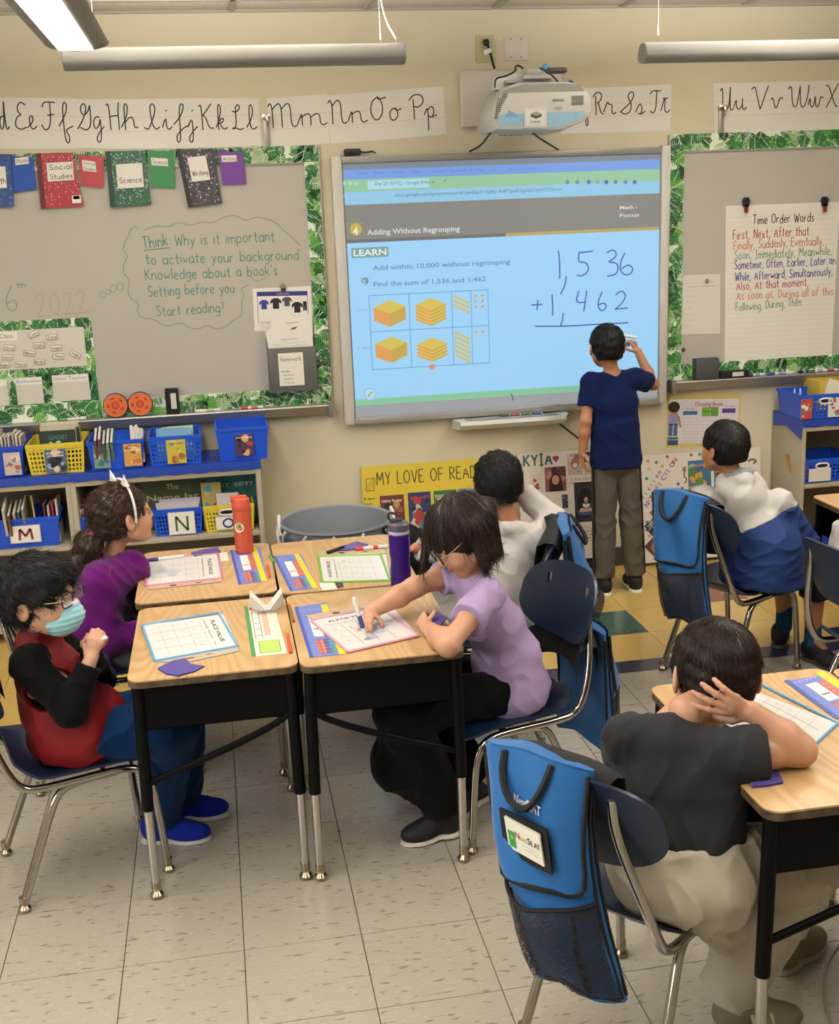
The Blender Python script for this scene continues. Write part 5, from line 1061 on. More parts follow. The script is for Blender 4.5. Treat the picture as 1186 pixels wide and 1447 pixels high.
F.rect(W_ * .02, H_ * .04, W_ * .16, H_ * .14, mat('#2f4a70')); F.rect(W_ * .02, H_ * .15, W_ * .155, H_ * .20, mat('#3a6a4c')); F.up(); F.rect(x_ - .024, H_ * .22, x_ - .002, H_ * .46, mat('#48648c')); F.rect(x_ + .002, H_ * .22, x_ + .024, H_ * .46, mat('#48648c')); F.rect(x_ - .027, H_ * .44, x_ + .027, H_ * .66, mat('#8f86c0')); F.up(); F.disc(x_, H_ * .73, .026, mat('#a8704e')); F.up(); F.disc(x_, H_ * .79, .032, mat('#2e2220'), ry=.028); F.rrect(x_ + .034, H_ * .5, .010, .06, .2, mat('#a8704e'))
F.build('printed_picture', None, t, smooth=False)

def board(name, lab, x0, x1, zt, zb, m_, lean=.10, th=.005):
    """poster board leaning on the wall; returns thing and a Flat in its plane"""
    y0, y1 = YW - .016 - lean * .0, YW - .010
    yb = YW - .075; yt = YW - .012; u = Vector((0, yt - yb, zt - zb)); u.normalize(); n_ = Vector((1, 0, 0)).cross(u)
    t = thing(name, lab, 'poster', ((x0 + x1) / 2, yb, zb)); H_ = math.hypot(yt - yb, zt - zb); b = MB(); b.M = Matrix(((1, u.x, n_.x, x0), (0, u.y, n_.y, yb), (0, u.z, n_.z, zb), (0, 0, 0, 1)))
    b.box(0, 0, -th, x1 - x0, H_, 0); b.build('poster_board', m_, t, smooth=False)
    F = Flat((x0, yb, zb), (1, 0, 0), u, lift=.0004); return t, F, x1 - x0, H_
def pic_part(t, F0, name, x0, y0, x1, y1, fn, ang=0, m_=None):
    """one picture glued on a board: thin card with its print"""
    b = MB(); b.M = F0.M @ Matrix.Translation(((x0 + x1) / 2, (y0 + y1) / 2, 0)) @ Matrix.Rotation(ang, 4, 'Z'); w_, h_ = (x1 - x0) / 2, (y1 - y0) / 2
    b.box(-w_, -h_, .0002, w_, h_, .0015); o = b.build(name, m_ or PAPER, t, smooth=False)
    F = Flat((0, 0, 0)); F.M = b.M; F.l = .002; fn(F, -w_, -h_, w_, h_); F.build('printed_picture', None, o, smooth=False)
def cover(title, pal, seed, tc='#e6e0d0', n=14, ty=.82, th=.10):
    def fn(F, x0, y0, x1, y1):
        picture(F, x0, y0, x1, y1, pal, seed, n); F.up(2); lines = title.split('|')
        for i, s_ in enumerate(lines): F.text(s_, (x0 + x1) / 2, y0 + (y1 - y0) * (ty - i * th * 1.3), (y1 - y0) * th, mat(tc, .5), True, align='c', width=(x1 - x0) * min(.86, .14 * len(s_) + .1))
    return fn
MK = mat('#3a3428', .6)
t, F, W_, H_ = board('reading_poster', 'yellow poster board lettered MY LOVE OF READING', .705, 1.46, .625, .02, mat('#cdb63a', .6)); F0 = F
hy = H_ - .095; F.hand('MY LOVE OF READING', .055 + .02, hy, .062, MK, .005, width=.60); F.rrect(.045, H_ - .09, .03, .085, -.7, mat('#b8a234')); F.box_line(.022, H_ - .12, .06, H_ - .06, .003, MK)
F.hand('My favorite', .006, H_ - .165, .014, MK, .0016, width=.055); F.hand('books', .006, H_ - .19, .014, MK, .0016)
F.build('hand_lettering', None, t, smooth=False)
pic_part(t, F0, 'book_picture', .085, H_ - .335, .205, H_ - .15, cover('Harry Potter', ['#6b3434', '#8c5a48', '#4a2430', '#b08a60', '#2e2838'], 5)); pic_part(t, F0, 'book_picture', .225, H_ - .335, .34, H_ - .145, cover('AMULET', ['#2c3c66', '#a03a38', '#6a7a9a', '#b8b4b0', '#1e2a48'], 8, '#c0403a'))
pic_part(t, F0, 'book_picture', .355, H_ - .335, .47, H_ - .145, cover('DOG MAN', ['#3c6a3a', '#28482a', '#9ab070', '#c8c4a0', '#1e2e1c'], 12)); pic_part(t, F0, 'book_picture', .48, H_ - .335, .595, H_ - .145, cover('COMICS', ['#5a88a8', '#30506c', '#c8c0a8', '#26364a'], 15)); pic_part(t, F0, 'book_picture', .61, H_ - .335, .72, H_ - .15, cover('BOOKS', ['#8a5a3a', '#30506c', '#c8c0a8'], 16))
t, F, W_, H_ = board('name_poster', 'white poster board lettered KYIA with reading photographs', 1.50, 1.965, .63, .075, mat('#d0c9bf', .6)); F0 = F
TL = mat('#3f5f58', .6)
F.hand('KYIA', -.0 + .03, H_ - .062, .055, TL, .010, width=.145); hx = .195; F.disc(hx - .006, H_ - .03, .010, mat('#a04860')); F.disc(hx + .008, H_ - .03, .010, mat('#a04860')); F.poly([(hx - .016, H_ - .033), (hx + .001, H_ - .054), (hx + .018, H_ - .033)], mat('#a04860'))
F.hand('This is the best way', .20 + .02, H_ - .152, .012, INK, .0014, width=.20); F.hand('I read at home', .21, H_ - .170, .012, INK, .0014, width=.10)
F.line([(.30 + .10 * math.cos(k * .35) - .0, .12 + .042 * math.sin(k * .35) + .006 * (k % 2)) for k in range(18)], .002, INK, 1, closed=True)
for k, s_ in enumerate(['My favorite place', 'to read is the rug', 'by the big chair']): F.hand(s_, .225, .137 - k * .018, .011, INK, .0016, width=.145)
F.build('hand_lettering', None, t, smooth=False)
def girl(F, x0, y0, x1, y1):
    picture(F, x0, y0, x1, y1, ['#8a4a4c', '#5a3438', '#b0787a', '#3c2a30'], 3, 8); cx = (x0 + x1) / 2; F.poly([(cx - .035, y0), (cx - .032, y0 + .065), (cx, y0 + .10), (cx + .032, y0 + .065), (cx + .04, y0)], mat('#2c1d1c')); F.up(); F.disc(cx, y0 + .058, .019, mat('#c09078'), ry=.024); F.up(); F.disc(cx, y0 + .05, .006, mat('#8a4a48'), ry=.002); F.disc(cx - .007, y0 + .063, .002, INK); F.disc(cx + .007, y0 + .063, .002, INK)
def chairpic(F, x0, y0, x1, y1):
    F.rect(x0, y0, x1, y1, mat('#1d1b24')); F.up(); cx, cy = (x0 + x1) / 2, (y0 + y1) / 2
    for k in range(9): F.rect(x0 + .004 + k * .016, y1 - .05, x0 + .014 + k * .016, y1 - .01, mat(('#2f3048', '#453a40', '#2a3a3a')[k % 3]))
    F.up(); F.disc(cx, cy - .01, .056, mat('#3c3838'), ry=.088); F.up(); F.disc(cx, cy - .006, .047, mat('#191722'), ry=.078); F.up(); F.disc(cx, cy - .052, .045, mat('#39506c'), ry=.018); F.up(); F.poly([(cx - .038, cy - .05), (cx + .038, cy - .05), (cx + .03, cy - .03), (cx - .03, cy - .03)], mat('#c0969a')); F.poly([(cx - .015, cy - .035), (cx + .016, cy - .035), (cx + .012, cy + .0), (cx - .012, cy + .0)], mat('#6a5a60')); F.up(); F.disc(cx, cy + .012, .010, mat('#c09078'), ry=.013); F.poly([(cx - .018, cy - .022), (cx + .001, cy - .030), (cx + .02, cy - .022), (cx + .018, cy - .008), (cx + .001, cy - .014), (cx - .017, cy - .008)], mat('#d4cec4'))
def badge(F, x0, y0, x1, y1): picture(F, x0, y0, x1, y1, ['#b8a69a', '#8a949c', '#c8bcae', '#6a7480'], 21, 8); F.up(); F.disc((x0 + x1) / 2, y0 + .06, .022, mat('#a8644e'), ry=.03); F.up(); F.disc((x0 + x1) / 2, y0 + .05, .012, mat('#ddd0c4'))
pic_part(t, F0, 'photograph', .135, H_ - .20, .245, H_ - .075, girl); pic_part(t, F0, 'photograph', .285, .19, .405, .395, chairpic); pic_part(t, F0, 'photograph', .255, H_ - .125, .335, H_ - .015, badge)
pic_part(t, F0, 'photograph', .345, H_ - .065, .40, H_ - .012, cover('', ['#6a6460', '#2f2c2c', '#c8bcae'], 9, n=10)); pic_part(t, F0, 'photograph', .345, H_ - .125, .455, H_ - .075, cover('', ['#b8a898', '#7a4a40', '#9aa0a0'], 10, n=10)); pic_part(t, F0, 'photograph', .22, H_ - .29, .25, H_ - .22, cover('', ['#3a3a4c', '#6a3a40', '#8a8a90'], 11, n=6))
pic_part(t, F0, 'photograph', .06, H_ - .20, .12, H_ - .10, cover('', ['#c8c0b4', '#a03a44', '#9a4a50'], 13, n=6))
t, F, W_, H_ = board('fiction_poster', 'white poster board lettered fiction NON-FICTION with stars', 2.13, 2.80, .575, .02, mat('#d4cdc4', .6)); F0 = F
cols = ['#a03a44', '#3a7a54', '#3a4a9a', '#c07a3a', '#2f7a6a', '#7a3a80']
def word(s_, x_, y_, ang, h, k0=0):
    for i, ch in enumerate(s_):
        if ch != ' ': F.text(ch, x_ + math.cos(ang) * i * h * .74, y_ + math.sin(ang) * i * h * .74, h, mat(cols[(i + k0) % 6], .6), True, ang)
word('fiction', .03, .335, R(54), .034); word('NON-FICTION', .045, .29, R(54), .036, 2)
g_ = random.Random(4)
def star(cx, cy, r_, c, a0=0.3): F.poly([(cx + (r_ if k % 2 == 0 else r_ * .42) * math.cos(a0 + k * math.pi / 5), cy + (r_ if k % 2 == 0 else r_ * .42) * math.sin(a0 + k * math.pi / 5)) for k in range(10)], mat(c, .5))
for (x_, y_) in [(.055, .53), (.06, .49), (.10, .52), (.13, .50), (.045, .44), (.16, .545), (.215, .40), (.235, .375), (.245, .345), (.29, .545), (.335, .545), (.375, .55), (.04, .215), (.06, .20), (.04, .175), (.065, .165), (.05, .14), (.05, .07), (.075, .05), (.10, .03), (.23, .03), (.27, .05), (.30, .03), (.34, .05), (.33, .02), (.37, .03), (.26, .015), (.385, .06), (.29, .075), (.42, .04), (.45, .02), (.22, .065), (.48, .05)]: star(x_, y_, .0135, g_.choice(cols + ['#d0b060', '#c88a70']), g_.uniform(0, 1))
F.poly([(.43, .45), (.455, .47), (.45, .52), (.462, .555), (.47, .53), (.49, .535), (.50, .50), (.53, .475), (.50, .48), (.485, .46), (.475, .485), (.46, .46)], mat('#4a4038')); F.line([(.255, .46), (.24, .475), (.26, .49), (.245, .44), (.265, .42), (.25, .40)], .008, mat('#8a5a3c'), 1); F.line([(.60, .49), (.62, .50), (.65, .49), (.63, .475)], .01, mat('#6a5234'), 1)
F.build('stickers_and_lettering', None, t, smooth=False)
pic_part(t, F0, 'book_picture', .27, .335, .395, .515, cover('WILDLIFE', ['#3a6a8c', '#c09a3c', '#7ab0c0', '#5a7a4a', '#c87a4a', '#3a5a9a'], 31, '#d8b050', 18)); pic_part(t, F0, 'book_picture', .41, .335, .54, .47, cover('REPTILES', ['#3f8a90', '#a84434', '#c8883c', '#2c2c38'], 32, '#d88a3c', 14))
def nightpic(F, x0, y0, x1, y1): F.rect(x0, y0, x1, y1, mat('#9a8c7a')); F.up(); F.rect(x0, (y0 + y1) / 2, x1, y1, mat('#222c3e')); F.poly([(x0, y0), (x0 + .03, y0 + .06), (x1, (y0 + y1) / 2), (x1, y0)], mat('#776a5a'))
pic_part(t, F0, 'photograph', .085, .185, .215, .33, nightpic, R(-52), PAPER); pic_part(t, F0, 'photograph', .04, .145, .155, .24, cover('WHO WAS?', ['#2c3430', '#4a5a50', '#8a8a80', '#1c1e20'], 35, '#c8d0cc'), R(38)); pic_part(t, F0, 'photograph', .10, .12, .20, .20, cover('', ['#33302c', '#6a4a30', '#a89070'], 36), R(40)); pic_part(t, F0, 'photograph', .19, .08, .31, .20, cover('Magic|Tree', ['#1e2c44', '#2a5a90', '#0e1624'], 37, '#58a8dc'), R(-52))
def kid(F, x0, y0, x1, y1):
    F.rect(x0, y0, x1, y1, mat('#5a3a32')); F.up(); F.disc(-.005, 0, .044, mat('#a87440'), ry=.05); F.up(); F.disc(.0, -.008, .033, mat('#cf9878'), ry=.038); F.up(); F.disc(-.012, .0, .004, INK); F.disc(.012, .0, .004, INK); F.disc(0, -.024, .013, mat('#e4d8d0'), ry=.004); F.line([(-.03, .035), (0, .028), (.03, .03)], .014, mat('#b07c44'), 1)
pic_part(t, F0, 'photograph', .045, .02, .175, .145, kid, R(-48), PAPER)
# ---------------------------------------------------------------- bookcases and bins
M_CASE = mat('#a39a86', .55, var=(6, .4, '#968c76')); M_BLUEC = mat('#1f3f9c', .4); PB = mat('#1f4fc4', .32); PB2 = mat('#1a43b4', .32); PY = mat('#cdb83a', .35)
def bookcase(lab, x0, x1, y0, endL=False, endR=False, nsh=2):
    t = thing('bookcase', lab, 'bookcase', ((x0 + x1) / 2, (y0 + YW) / 2, 0)); y1 = YW - .015
    for nm, xa in (('side_panel', x0), ('side_panel', x1 - .022)): b = MB(); b.box(xa, y0, 0, xa + .022, y1, .745, .002); b.build(nm, M_CASE, t)
    b = MB(); b.box(x0 + .022, y1 - .008, .03, x1 - .022, y1, .73); b.build('back_panel', mat('#6e6450', .7), t)
    for z in (.05, .415): b = MB(); b.box(x0 + .022, y0 + .004, z, x1 - .022, y1 - .008, z + .02, .001); b.build('shelf', M_CASE, t)
    b = MB(); b.box(x0 + .022, y0, .705, x1 - .022, y0 + .02, .745, .001); b.build('top_rail', M_CASE, t); b = MB(); b.box(x0, y0, .745, x1, y1, .762, .002); b.build('top_panel', M_CASE, t)
    b = MB(); n = 24; vs = []; fs = []; xa, xb = x0 - (.004 if endL else 0), x1 + (.004 if endR else 0)
    for i in range(n + 1):
        x = xa + (xb - xa) * i / n; w_ = .004 * math.sin(i * 2.1 + x0 * 7); vs += [(x, y1, .7645), (x, y0 - .004, .7645), (x, y0 - .006 - w_ * .3, .745), (x, y0 - .006 - w_, .728 + w_)]
    for i in range(n):
        for k in range(3): fs.append((i * 4 + k, i * 4 + k + 1, i * 4 + k + 5, i * 4 + k + 4))
    b.add(vs, fs)
    for f, xe in ((endL, xa), (endR, xb)):
        if f: s_ = -1 if f and xe == xa else 1; b.add([(xe, y0 - .005, .7645), (xe, y1, .7645), (xe + s_ * .003, y1 - .02, .69), (xe + s_ * .004, (y0 + y1) / 2, .715), (xe + s_ * .003, y0 - .004, .665 if s_ < 0 else .70)], [(0, 1, 2, 3, 4)])
    b.build('blue_paper_cover', M_BLUEC, t, angle=60); return t
bookcase('left bookcase of the pair under the left whiteboard', -1.50, -.634, 2.27); bk = bookcase('bookcase with N and O bins under the left whiteboard', -.634, .206, 2.27, endR=True)
F = Flat((.115, 2.27, .715), lift=.0005); F.rect(0, .01, .06, .022, INK); F.build('maker_plate', None, bk, smooth=False)
bookcase('bookcase at the right edge under the right whiteboard', 2.865, 3.78, 2.30, endL=True)
def bin_(lab, x0, x1, y0, y1, z0, z1, m_, perf=False, handle=False, group=None, name='book_bin'):
    t = thing(name, lab, 'bin', ((x0 + x1) / 2, (y0 + y1) / 2, z0), group=group); tp = .012; T_ = .003
    def shell_(a, b_, c, d, e0, e1):   # wall quads (bottom a-b, top d-c)
        pass
    b = MB(); o = [(x0 + tp, y0 + tp), (x1 - tp, y0 + tp), (x1 - tp, y1 - tp), (x0 + tp, y1 - tp)]; p = [(x0, y0), (x1, y0), (x1, y1), (x0, y1)]
    V = [(x, y, z0) for x, y in o] + [(x, y, z1) for x, y in p] + [(x + (T_ if x < (x0 + x1) / 2 else -T_), y + (T_ if y < (y0 + y1) / 2 else -T_), z0 + T_) for x, y in o] + [(x + (T_ if x < (x0 + x1) / 2 else -T_), y + (T_ if y < (y0 + y1) / 2 else -T_), z1) for x, y in p]
    fs = [(3, 2, 1, 0), (8, 9, 10, 11)]
    for i in range(4):
        j = (i + 1) % 4
        if i == 0 and perf: continue
        fs += [(i, j, 4 + j, 4 + i), (8 + j, 8 + i, 12 + i, 12 + j)]
    for i in range(4): j = (i + 1) % 4; fs.append((4 + i, 4 + j, 12 + j, 12 + i))
    b.add(V, fs); b.build('tub_body', m_, t, angle=30)
    if perf:
        b = MB(); nx, nzz = 14, 6; L = x1 - x0
        for k in range(nx + 1):
            u = k / nx; a = x0 + tp + (L - 2 * tp) * u; c = x0 + L * u; w_ = .0035 if k not in (0, nx) else .006
            b.add([(a - w_, y0 + tp, z0), (a + w_, y0 + tp, z0), (c + w_, y0, z1), (c - w_, y0, z1), (a - w_, y0 + tp + T_, z0), (a + w_, y0 + tp + T_, z0), (c + w_, y0 + T_, z1), (c - w_, y0 + T_, z1)], [(0, 1, 2, 3), (7, 6, 5, 4), (0, 3, 7, 4), (1, 5, 6, 2)])
        for k in range(nzz + 1):
            z = z0 + (z1 - z0 - .012) * k / nzz; yy = y0 + tp * (1 - k / nzz); w_ = .0035 if k else .006; e = tp * (1 - k / nzz)
            b.box(x0 + e, yy - .0004, z, x1 - e, yy + T_, z + w_ * 2)
        b.box(x0, y0 - .0005, z1 - .022, x1, y0 + T_, z1); b.build('perforated_front', m_, t)['kind'] = 'stuff'
    b = MB(); R_ = .005
    P = [(x0 - .003, y0 - .003), (x1 + .003, y0 - .003), (x1 + .003, y1 + .003), (x0 - .003, y1 + .003)]
    b.add([(x, y, z1 - .012) for x, y in P] + [(x, y, z1 + .002) for x, y in P] + [(x + (.009 if x < x1 - .01 else -.009) * (1), y + (.009 if y < y1 - .01 else -.009), z1 + .002) for x, y in P] + [(x + (.009 if x < x1 - .01 else -.009), y + (.009 if y < y1 - .01 else -.009), z1 - .012) for x, y in P], [q for i in range(4) for q in ((i, (i + 1) % 4, 4 + (i + 1) % 4, 4 + i), (4 + i, 4 + (i + 1) % 4, 8 + (i + 1) % 4, 8 + i), (8 + i, 8 + (i + 1) % 4, 12 + (i + 1) % 4, 12 + i))]); b.build('rim', m_, t, angle=30)
    if handle: 
        b = MB(); cx, cz = handle, z1 - .032; b.tube([(cx + .034 * (abs(math.cos(a)) ** .6) * (1 if math.cos(a) > 0 else -1), y0 - .002, cz + .013 * math.sin(a)) for a in [k * math.pi / 8 for k in range(17)]], .0045, 8, cap=False); b.build('handle', mat('#d8d6d0', .4), t)
        F = Flat((cx, y0 - .0005, cz), lift=.0006); F.disc(0, 0, .032, BLK, ry=.011); F.build('handle_opening', None, t)
    return t
def card(t, y, x0, x1, z0, z1, fn, nm='cover_card', m_=None):
    b = MB(); b.box(x0, y - .0022, z0, x1, y - .0008, z1); o = b.build(nm, m_ or PAPER, t, smooth=False); F = Flat((0, y - .0022, 0), lift=.0004); fn(F, x0, z0, x1, z1); F.build('printed_picture', None, o, smooth=False)
def letter(ch, c, w_=.008):
    def fn(F, x0, z0, x1, z1): F.hand(ch, x0 + (x1 - x0) * .30, z0 + (z1 - z0) * .16, (z1 - z0) * .64, mat(c, .5), w_, width=(x1 - x0) * .42); F.box_line(x0 + .002, z0 + .002, x1 - .002, z1 - .002, .0015, LINE_)
    return fn
def book(lab, x, y, z, w_, h_, th, hexc, rz=0, tilt=0, lean=0, group=None, title=None, flat=False, tc='#e0dccf', seed=0):
    """stands on z; cover faces -y; th along y"""
    t = thing('book', lab, 'book', (x, y, z), group=group, rot=(lean, tilt, rz)); M_ = mat(hexc, .45)
    b = MB(); b.box(-w_ / 2, -th / 2, 0, w_ / 2, -th / 2 + .0015, h_); b.box(-w_ / 2, th / 2 - .0015, 0, w_ / 2, th / 2, h_); b.box(-w_ / 2, -th / 2, 0, -w_ / 2 + .0015, th / 2, h_); b.build('cover', M_, t, world=False)
    b = MB(); b.box(-w_ / 2 + .0015, -th / 2 + .0015, .002, w_ / 2 - .003, th / 2 - .0015, h_ - .002); b.build('page_block', mat('#d4cebf', .8), t, world=False)
    if title:
        F = Flat((0, -th / 2, 0), lift=.0004); picture(F, -w_ / 2, 0, w_ / 2, h_, [hexc] + title[1], seed, title[2]); F.up(2)
        for i, s_ in enumerate(title[0].split('|')): F.text(s_, 0, h_ * (.74 - .2 * i), h_ * (title[3] if len(title) > 3 else .13), mat(tc, .5), True, align='c', width=w_ * .8 if len(s_) > 5 else None)
        F.build('cover_print', None, t, world=False, smooth=False)
    return t
zt, yf = .766, 2.285
def X_(px, py=650): return at(px, py, 'y', yf).x
tb = {}
tb['grey'] = bin_('blue tub of paperbacks at the left edge on top of the bookcase', X_(-50), X_(34), yf, yf + .30, zt, zt + .135, PB2)
tb['yellow'] = bin_('yellow perforated basket on top of the bookcase', X_(39), X_(119), yf, yf + .28, zt, zt + .135, PY, True)
tb['blue'] = bin_('blue solid tub with two cover cards on top of the bookcase', X_(125), X_(205), yf, yf + .28, zt, zt + .13, PB)
tb['perf'] = bin_('blue perforated basket with one yellow cover card', X_(212), X_(286), yf, yf + .28, zt, zt + .132, PB, True)
tb['end'] = bin_('empty deep blue tub overhanging the end of the bookcase', X_(308), X_(382), yf, yf + .28, zt, zt + .150, PB)
C1 = cover('', ['#b8aaa4', '#a05a50', '#8a9098', '#d0c4b8'], 51, n=10)
card(tb['grey'], yf, X_(5), X_(29), zt + .01, zt + .11, C1); card(tb['yellow'], yf - .002, X_(64), X_(94), zt + .008, zt + .112, cover('JIGSAW|JONES', ['#4a5a80', '#2c3038', '#c8b49c', '#8a9ab8', '#1e1e22'], 52, n=12))
card(tb['blue'], yf, X_(133), X_(156), zt + .012, zt + .113, cover('JAMES', ['#6f8a78', '#c04038', '#d8c8b0', '#2f6a88'], 53, n=9)); card(tb['blue'], yf, X_(176), X_(201), zt + .012, zt + .113, cover('the|MONSTER', ['#c4924a', '#b86a38', '#d8b070', '#a05a30'], 54, n=9))
card(tb['perf'], yf - .002, X_(237), X_(264), zt + .01, zt + .118, cover('GERONIMO', ['#b8a83c', '#c8b850', '#a08a34', '#8a9a60', '#9a5a3c'], 55, '#6a7a88', n=10)); card(tb['end'], yf, X_(334), X_(360), zt + .022, zt + .122, cover('DOG MAN', ['#4c3450', '#a84048', '#2c2438', '#c8a068', '#1c1a24'], 56, n=12))
CN = {'white': (200, 195, 190), 'grey': (150, 145, 150), 'brown': (100, 65, 55), 'tan': (175, 160, 140), 'green': (65, 110, 80), 'dark': (45, 45, 45), 'blue': (60, 85, 115), 'purple': (120, 90, 110), 'crimson': (160, 45, 70), 'maroon': (95, 40, 50)}
def cname(h): v = [int(h[i:i + 2], 16) for i in (1, 3, 5)]; return min(CN, key=lambda k: sum((a - b_) ** 2 for a, b_ in zip(v, CN[k])))
def stack(lab, xs, z, y, cols, w_=.13, h_=.18, grp=None, rz=R(90), lean=0, th=.012, tilt=0):
    for i, x in enumerate(xs): book(lab if lab.startswith('white') else cname(cols[i % len(cols)]) + ' ' + lab, x, y + rnd.uniform(-.01, .01), z, w_ * rnd.uniform(.9, 1.05), h_ * rnd.uniform(.9, 1.05), th, cols[i % len(cols)], rz, tilt, lean, grp or lab)
stack('paperback standing in the blue tub at the left edge', [X_(2) + .016 * k for k in range(-4, 6)], zt + .006, 2.40, ['#c8c0b8', '#b8a8a0', '#a8a4a8', '#c0b0a0'], lean=0, tilt=0)
t = book('front book with green lettered cover in the yellow basket', X_(83), 2.335, zt + .03, .15, .155, .012, '#1f2422', 0, 0, -.12, None, ('GHOST|PATROL', ['#d0cfc0', '#30504a', '#c8ccc0', '#2c3a36'], 8, .16), seed=7, tc='#2f7a66')
stack('hardback standing behind the front book in the yellow basket', [X_(83) + .002 * k for k in range(5)], zt + .006, 2.40, ['#b0a890', '#3a3a34', '#c4bca4', '#8a8a7a', '#26302c'], .17, .20, rz=0)
for k, o in enumerate([q for q in col.objects if q.name.startswith('book') and q.get('group') == 'hardback standing behind the front book in the yellow basket' and not q.parent]): o.location.y = 2.365 + .018 * k
stack('leaning paperback at the left of the blue solid tub', [X_(138) + .017 * k for k in range(5)], zt + .006, 2.37, ['#6a4a48', '#7a5a6a', '#3f6a4a', '#a09a8a', '#4c7a58'], .13, .165, lean=0, tilt=-.35)
stack('white paperback fanned at the right of the blue solid tub', [X_(188) + .011 * k for k in range(5)], zt + .006, 2.37, ['#cfcac2', '#c4c0b8'], .12, .165, tilt=.25)
for k, (c, lb) in enumerate([('#4f86a8', 'pale blue picture book lying askew in the blue perforated basket'), ('#c8b63a', 'yellow picture book lying askew in the blue perforated basket'), ('#5a9a80', 'green picture book lying askew in the blue perforated basket')]):
    book(lb, X_(246 + 6 * k), 2.35 + .03 * k, zt + .012, .16 - .02 * k, .155 + .002 * k, .009, c, R(4 * k - 4), 0, -.5 - .06 * k, 'picture books in the perforated basket')
zm = .436; yb = 2.30
def Xb(px): return at(px, 740, 'y', yb).x
tb['M'] = bin_('blue bin lettered M on the left bookcase shelf', Xb(-12), Xb(84), yb, yb + .28, zm, zm + .135, PB); card(tb['M'], yb, Xb(12), Xb(56), zm + .025, zm + .105, letter('M', '#7a2c34', .011), 'letter_card')
tb['h'] = bin_('blue bin half hidden behind the girl with cat ears', Xb(107), Xb(195), yb, yb + .28, zm, zm + .12, PB)
tb['N'] = bin_('blue perforated basket lettered N on the shelf', Xb(218), Xb(286), yb, yb + .28, zm, zm + .125, PB, True); card(tb['N'], yb - .002, Xb(238), Xb(276), zm + .006, zm + .112, letter('N', '#3a5a34', .010), 'letter_card')
tb['O'] = bin_('yellow basket lettered O on the shelf', Xb(290), Xb(360), yb, yb + .28, zm, zm + .125, PY, True, handle=Xb(322)); card(tb['O'], yb - .002, Xb(305), Xb(340), zm + .012, zm + .075, letter('O', '#2c3a6a', .009), 'letter_card')
stack('book leaning to the right in the M bin', [Xb(8) + .02 * k for k in range(5)], zm + .006, 2.40, ['#c0b8a8', '#6a4a38', '#b8a890', '#3a5a70', '#8a8478'], .14, .20, tilt=-.3)
book('yellow picture book leaning in the M bin', Xb(44), 2.38, zm + .006, .12, .21, .008, '#b89a34', R(-70), -.25, 0); stack('book standing at the right end of the M bin', [Xb(62) + .019 * k for k in range(4)], zm + .006, 2.40, ['#5a2a34', '#c0b4a8', '#a82c50', '#c8c4bc'], .13, .19)
book('red magazine with yellow title in the half-hidden bin', Xb(120), 2.33, zm + .006, .11, .165, .006, '#a83430', 0, 0, -.1, None, ('NINJA', ['#3a4a3c', '#c0a840', '#2c2c30'], 6, .2), '#d8c83a', seed=3)
stack('book standing behind the red magazine', [Xb(118) + .004 * k for k in range(3)], zm + .006, 2.41, ['#4a6a54', '#7a3a34', '#3c3c44'], .14, .185, rz=0)
book('large dark green picture book titled The Name Jar', Xb(246), 2.44, zm + .006, .30, .245, .012, '#4a5230', 0, 0, -.08, None, ('The|Name Jar', ['#424a2a', '#525a38'], 3, .15), tc='#bdb890', seed=4)
book('dark red picture book standing behind the green one', Xb(262), 2.50, zm + .006, .26, .265, .010, '#3c2a34', 0, 0, -.04, None, ('DAY HERE', ['#4a3038', '#2c2a34'], 4, .10), tc='#7a4a58', seed=5)
stack('white paged paperback lying along the N basket', [Xb(252)], zm + .09, 2.36, ['#c8c0c4'], .20, .06, rz=0); stack('thin paperback on top of the N basket', [Xb(256)], zm + .10, 2.38, ['#b8aeb8'], .19, .055, rz=0)
book('teal picture book titled GET SET! SWIM! in the O basket', Xb(332), 2.44, zm + .006, .24, .235, .010, '#2c6a6a', 0, 0, -.08, None, ('GET SET!|SWIM!', ['#246060', '#3a7a74', '#2c5a60'], 4, .10), tc='#b8c8b8', seed=8)
book('orange-brown picture book left of the teal one', Xb(302), 2.36, zm + .006, .09, .215, .008, '#b09a58', 0, 0, -.1, None, ('', ['#a8502c', '#5a90a0', '#c8b06a'], 8), seed=9); book('white booklet standing in front of the teal book', Xb(324), 2.34, zm + .006, .10, .165, .006, '#c4bebc', 0, 0, -.1)
# right bookcase
yr = 2.315
def Xr(px): return at(px, 600, 'y', yr).x
r1 = bin_('large blue basket on top of the right bookcase', Xr(1129), Xr(1215), yr - .02, yr + .24, .766, .886, PB, True, handle=Xr(1163)); card(r1, yr - .022, Xr(1128), Xr(1144), .77, .87, cover('', ['#a8443c', '#d8d0c4', '#b89a50', '#5a6a80'], 61, n=9)); card(r1, yr - .022, Xr(1166), Xr(1184), .772, .868, cover('', ['#d0ccc4', '#a8506a', '#4f9a8a', '#8a70a0'], 62, n=8))
r2 = bin_('blue basket on the middle shelf of the right bookcase', Xr(1134), Xr(1215), yr, yr + .26, zm, zm + .12, PB, True, handle=Xr(1165)); card(r2, yr - .002, Xr(1146), Xr(1177), zm + .01, zm + .075, cover('', ['#ccc8c0', '#ccc8c0'], 63, n=2), 'label_card')
book('orange book standing in the middle shelf basket', Xr(1150), yr + .08, zm + .006, .12, .14, .02, '#9a7a34', R(20), 0, -.5); book('pale workbook in the top basket of the right bookcase', Xr(1185), yr + .06, .775, .14, .16, .02, '#c8c0a8', R(-15), .3, -.2)
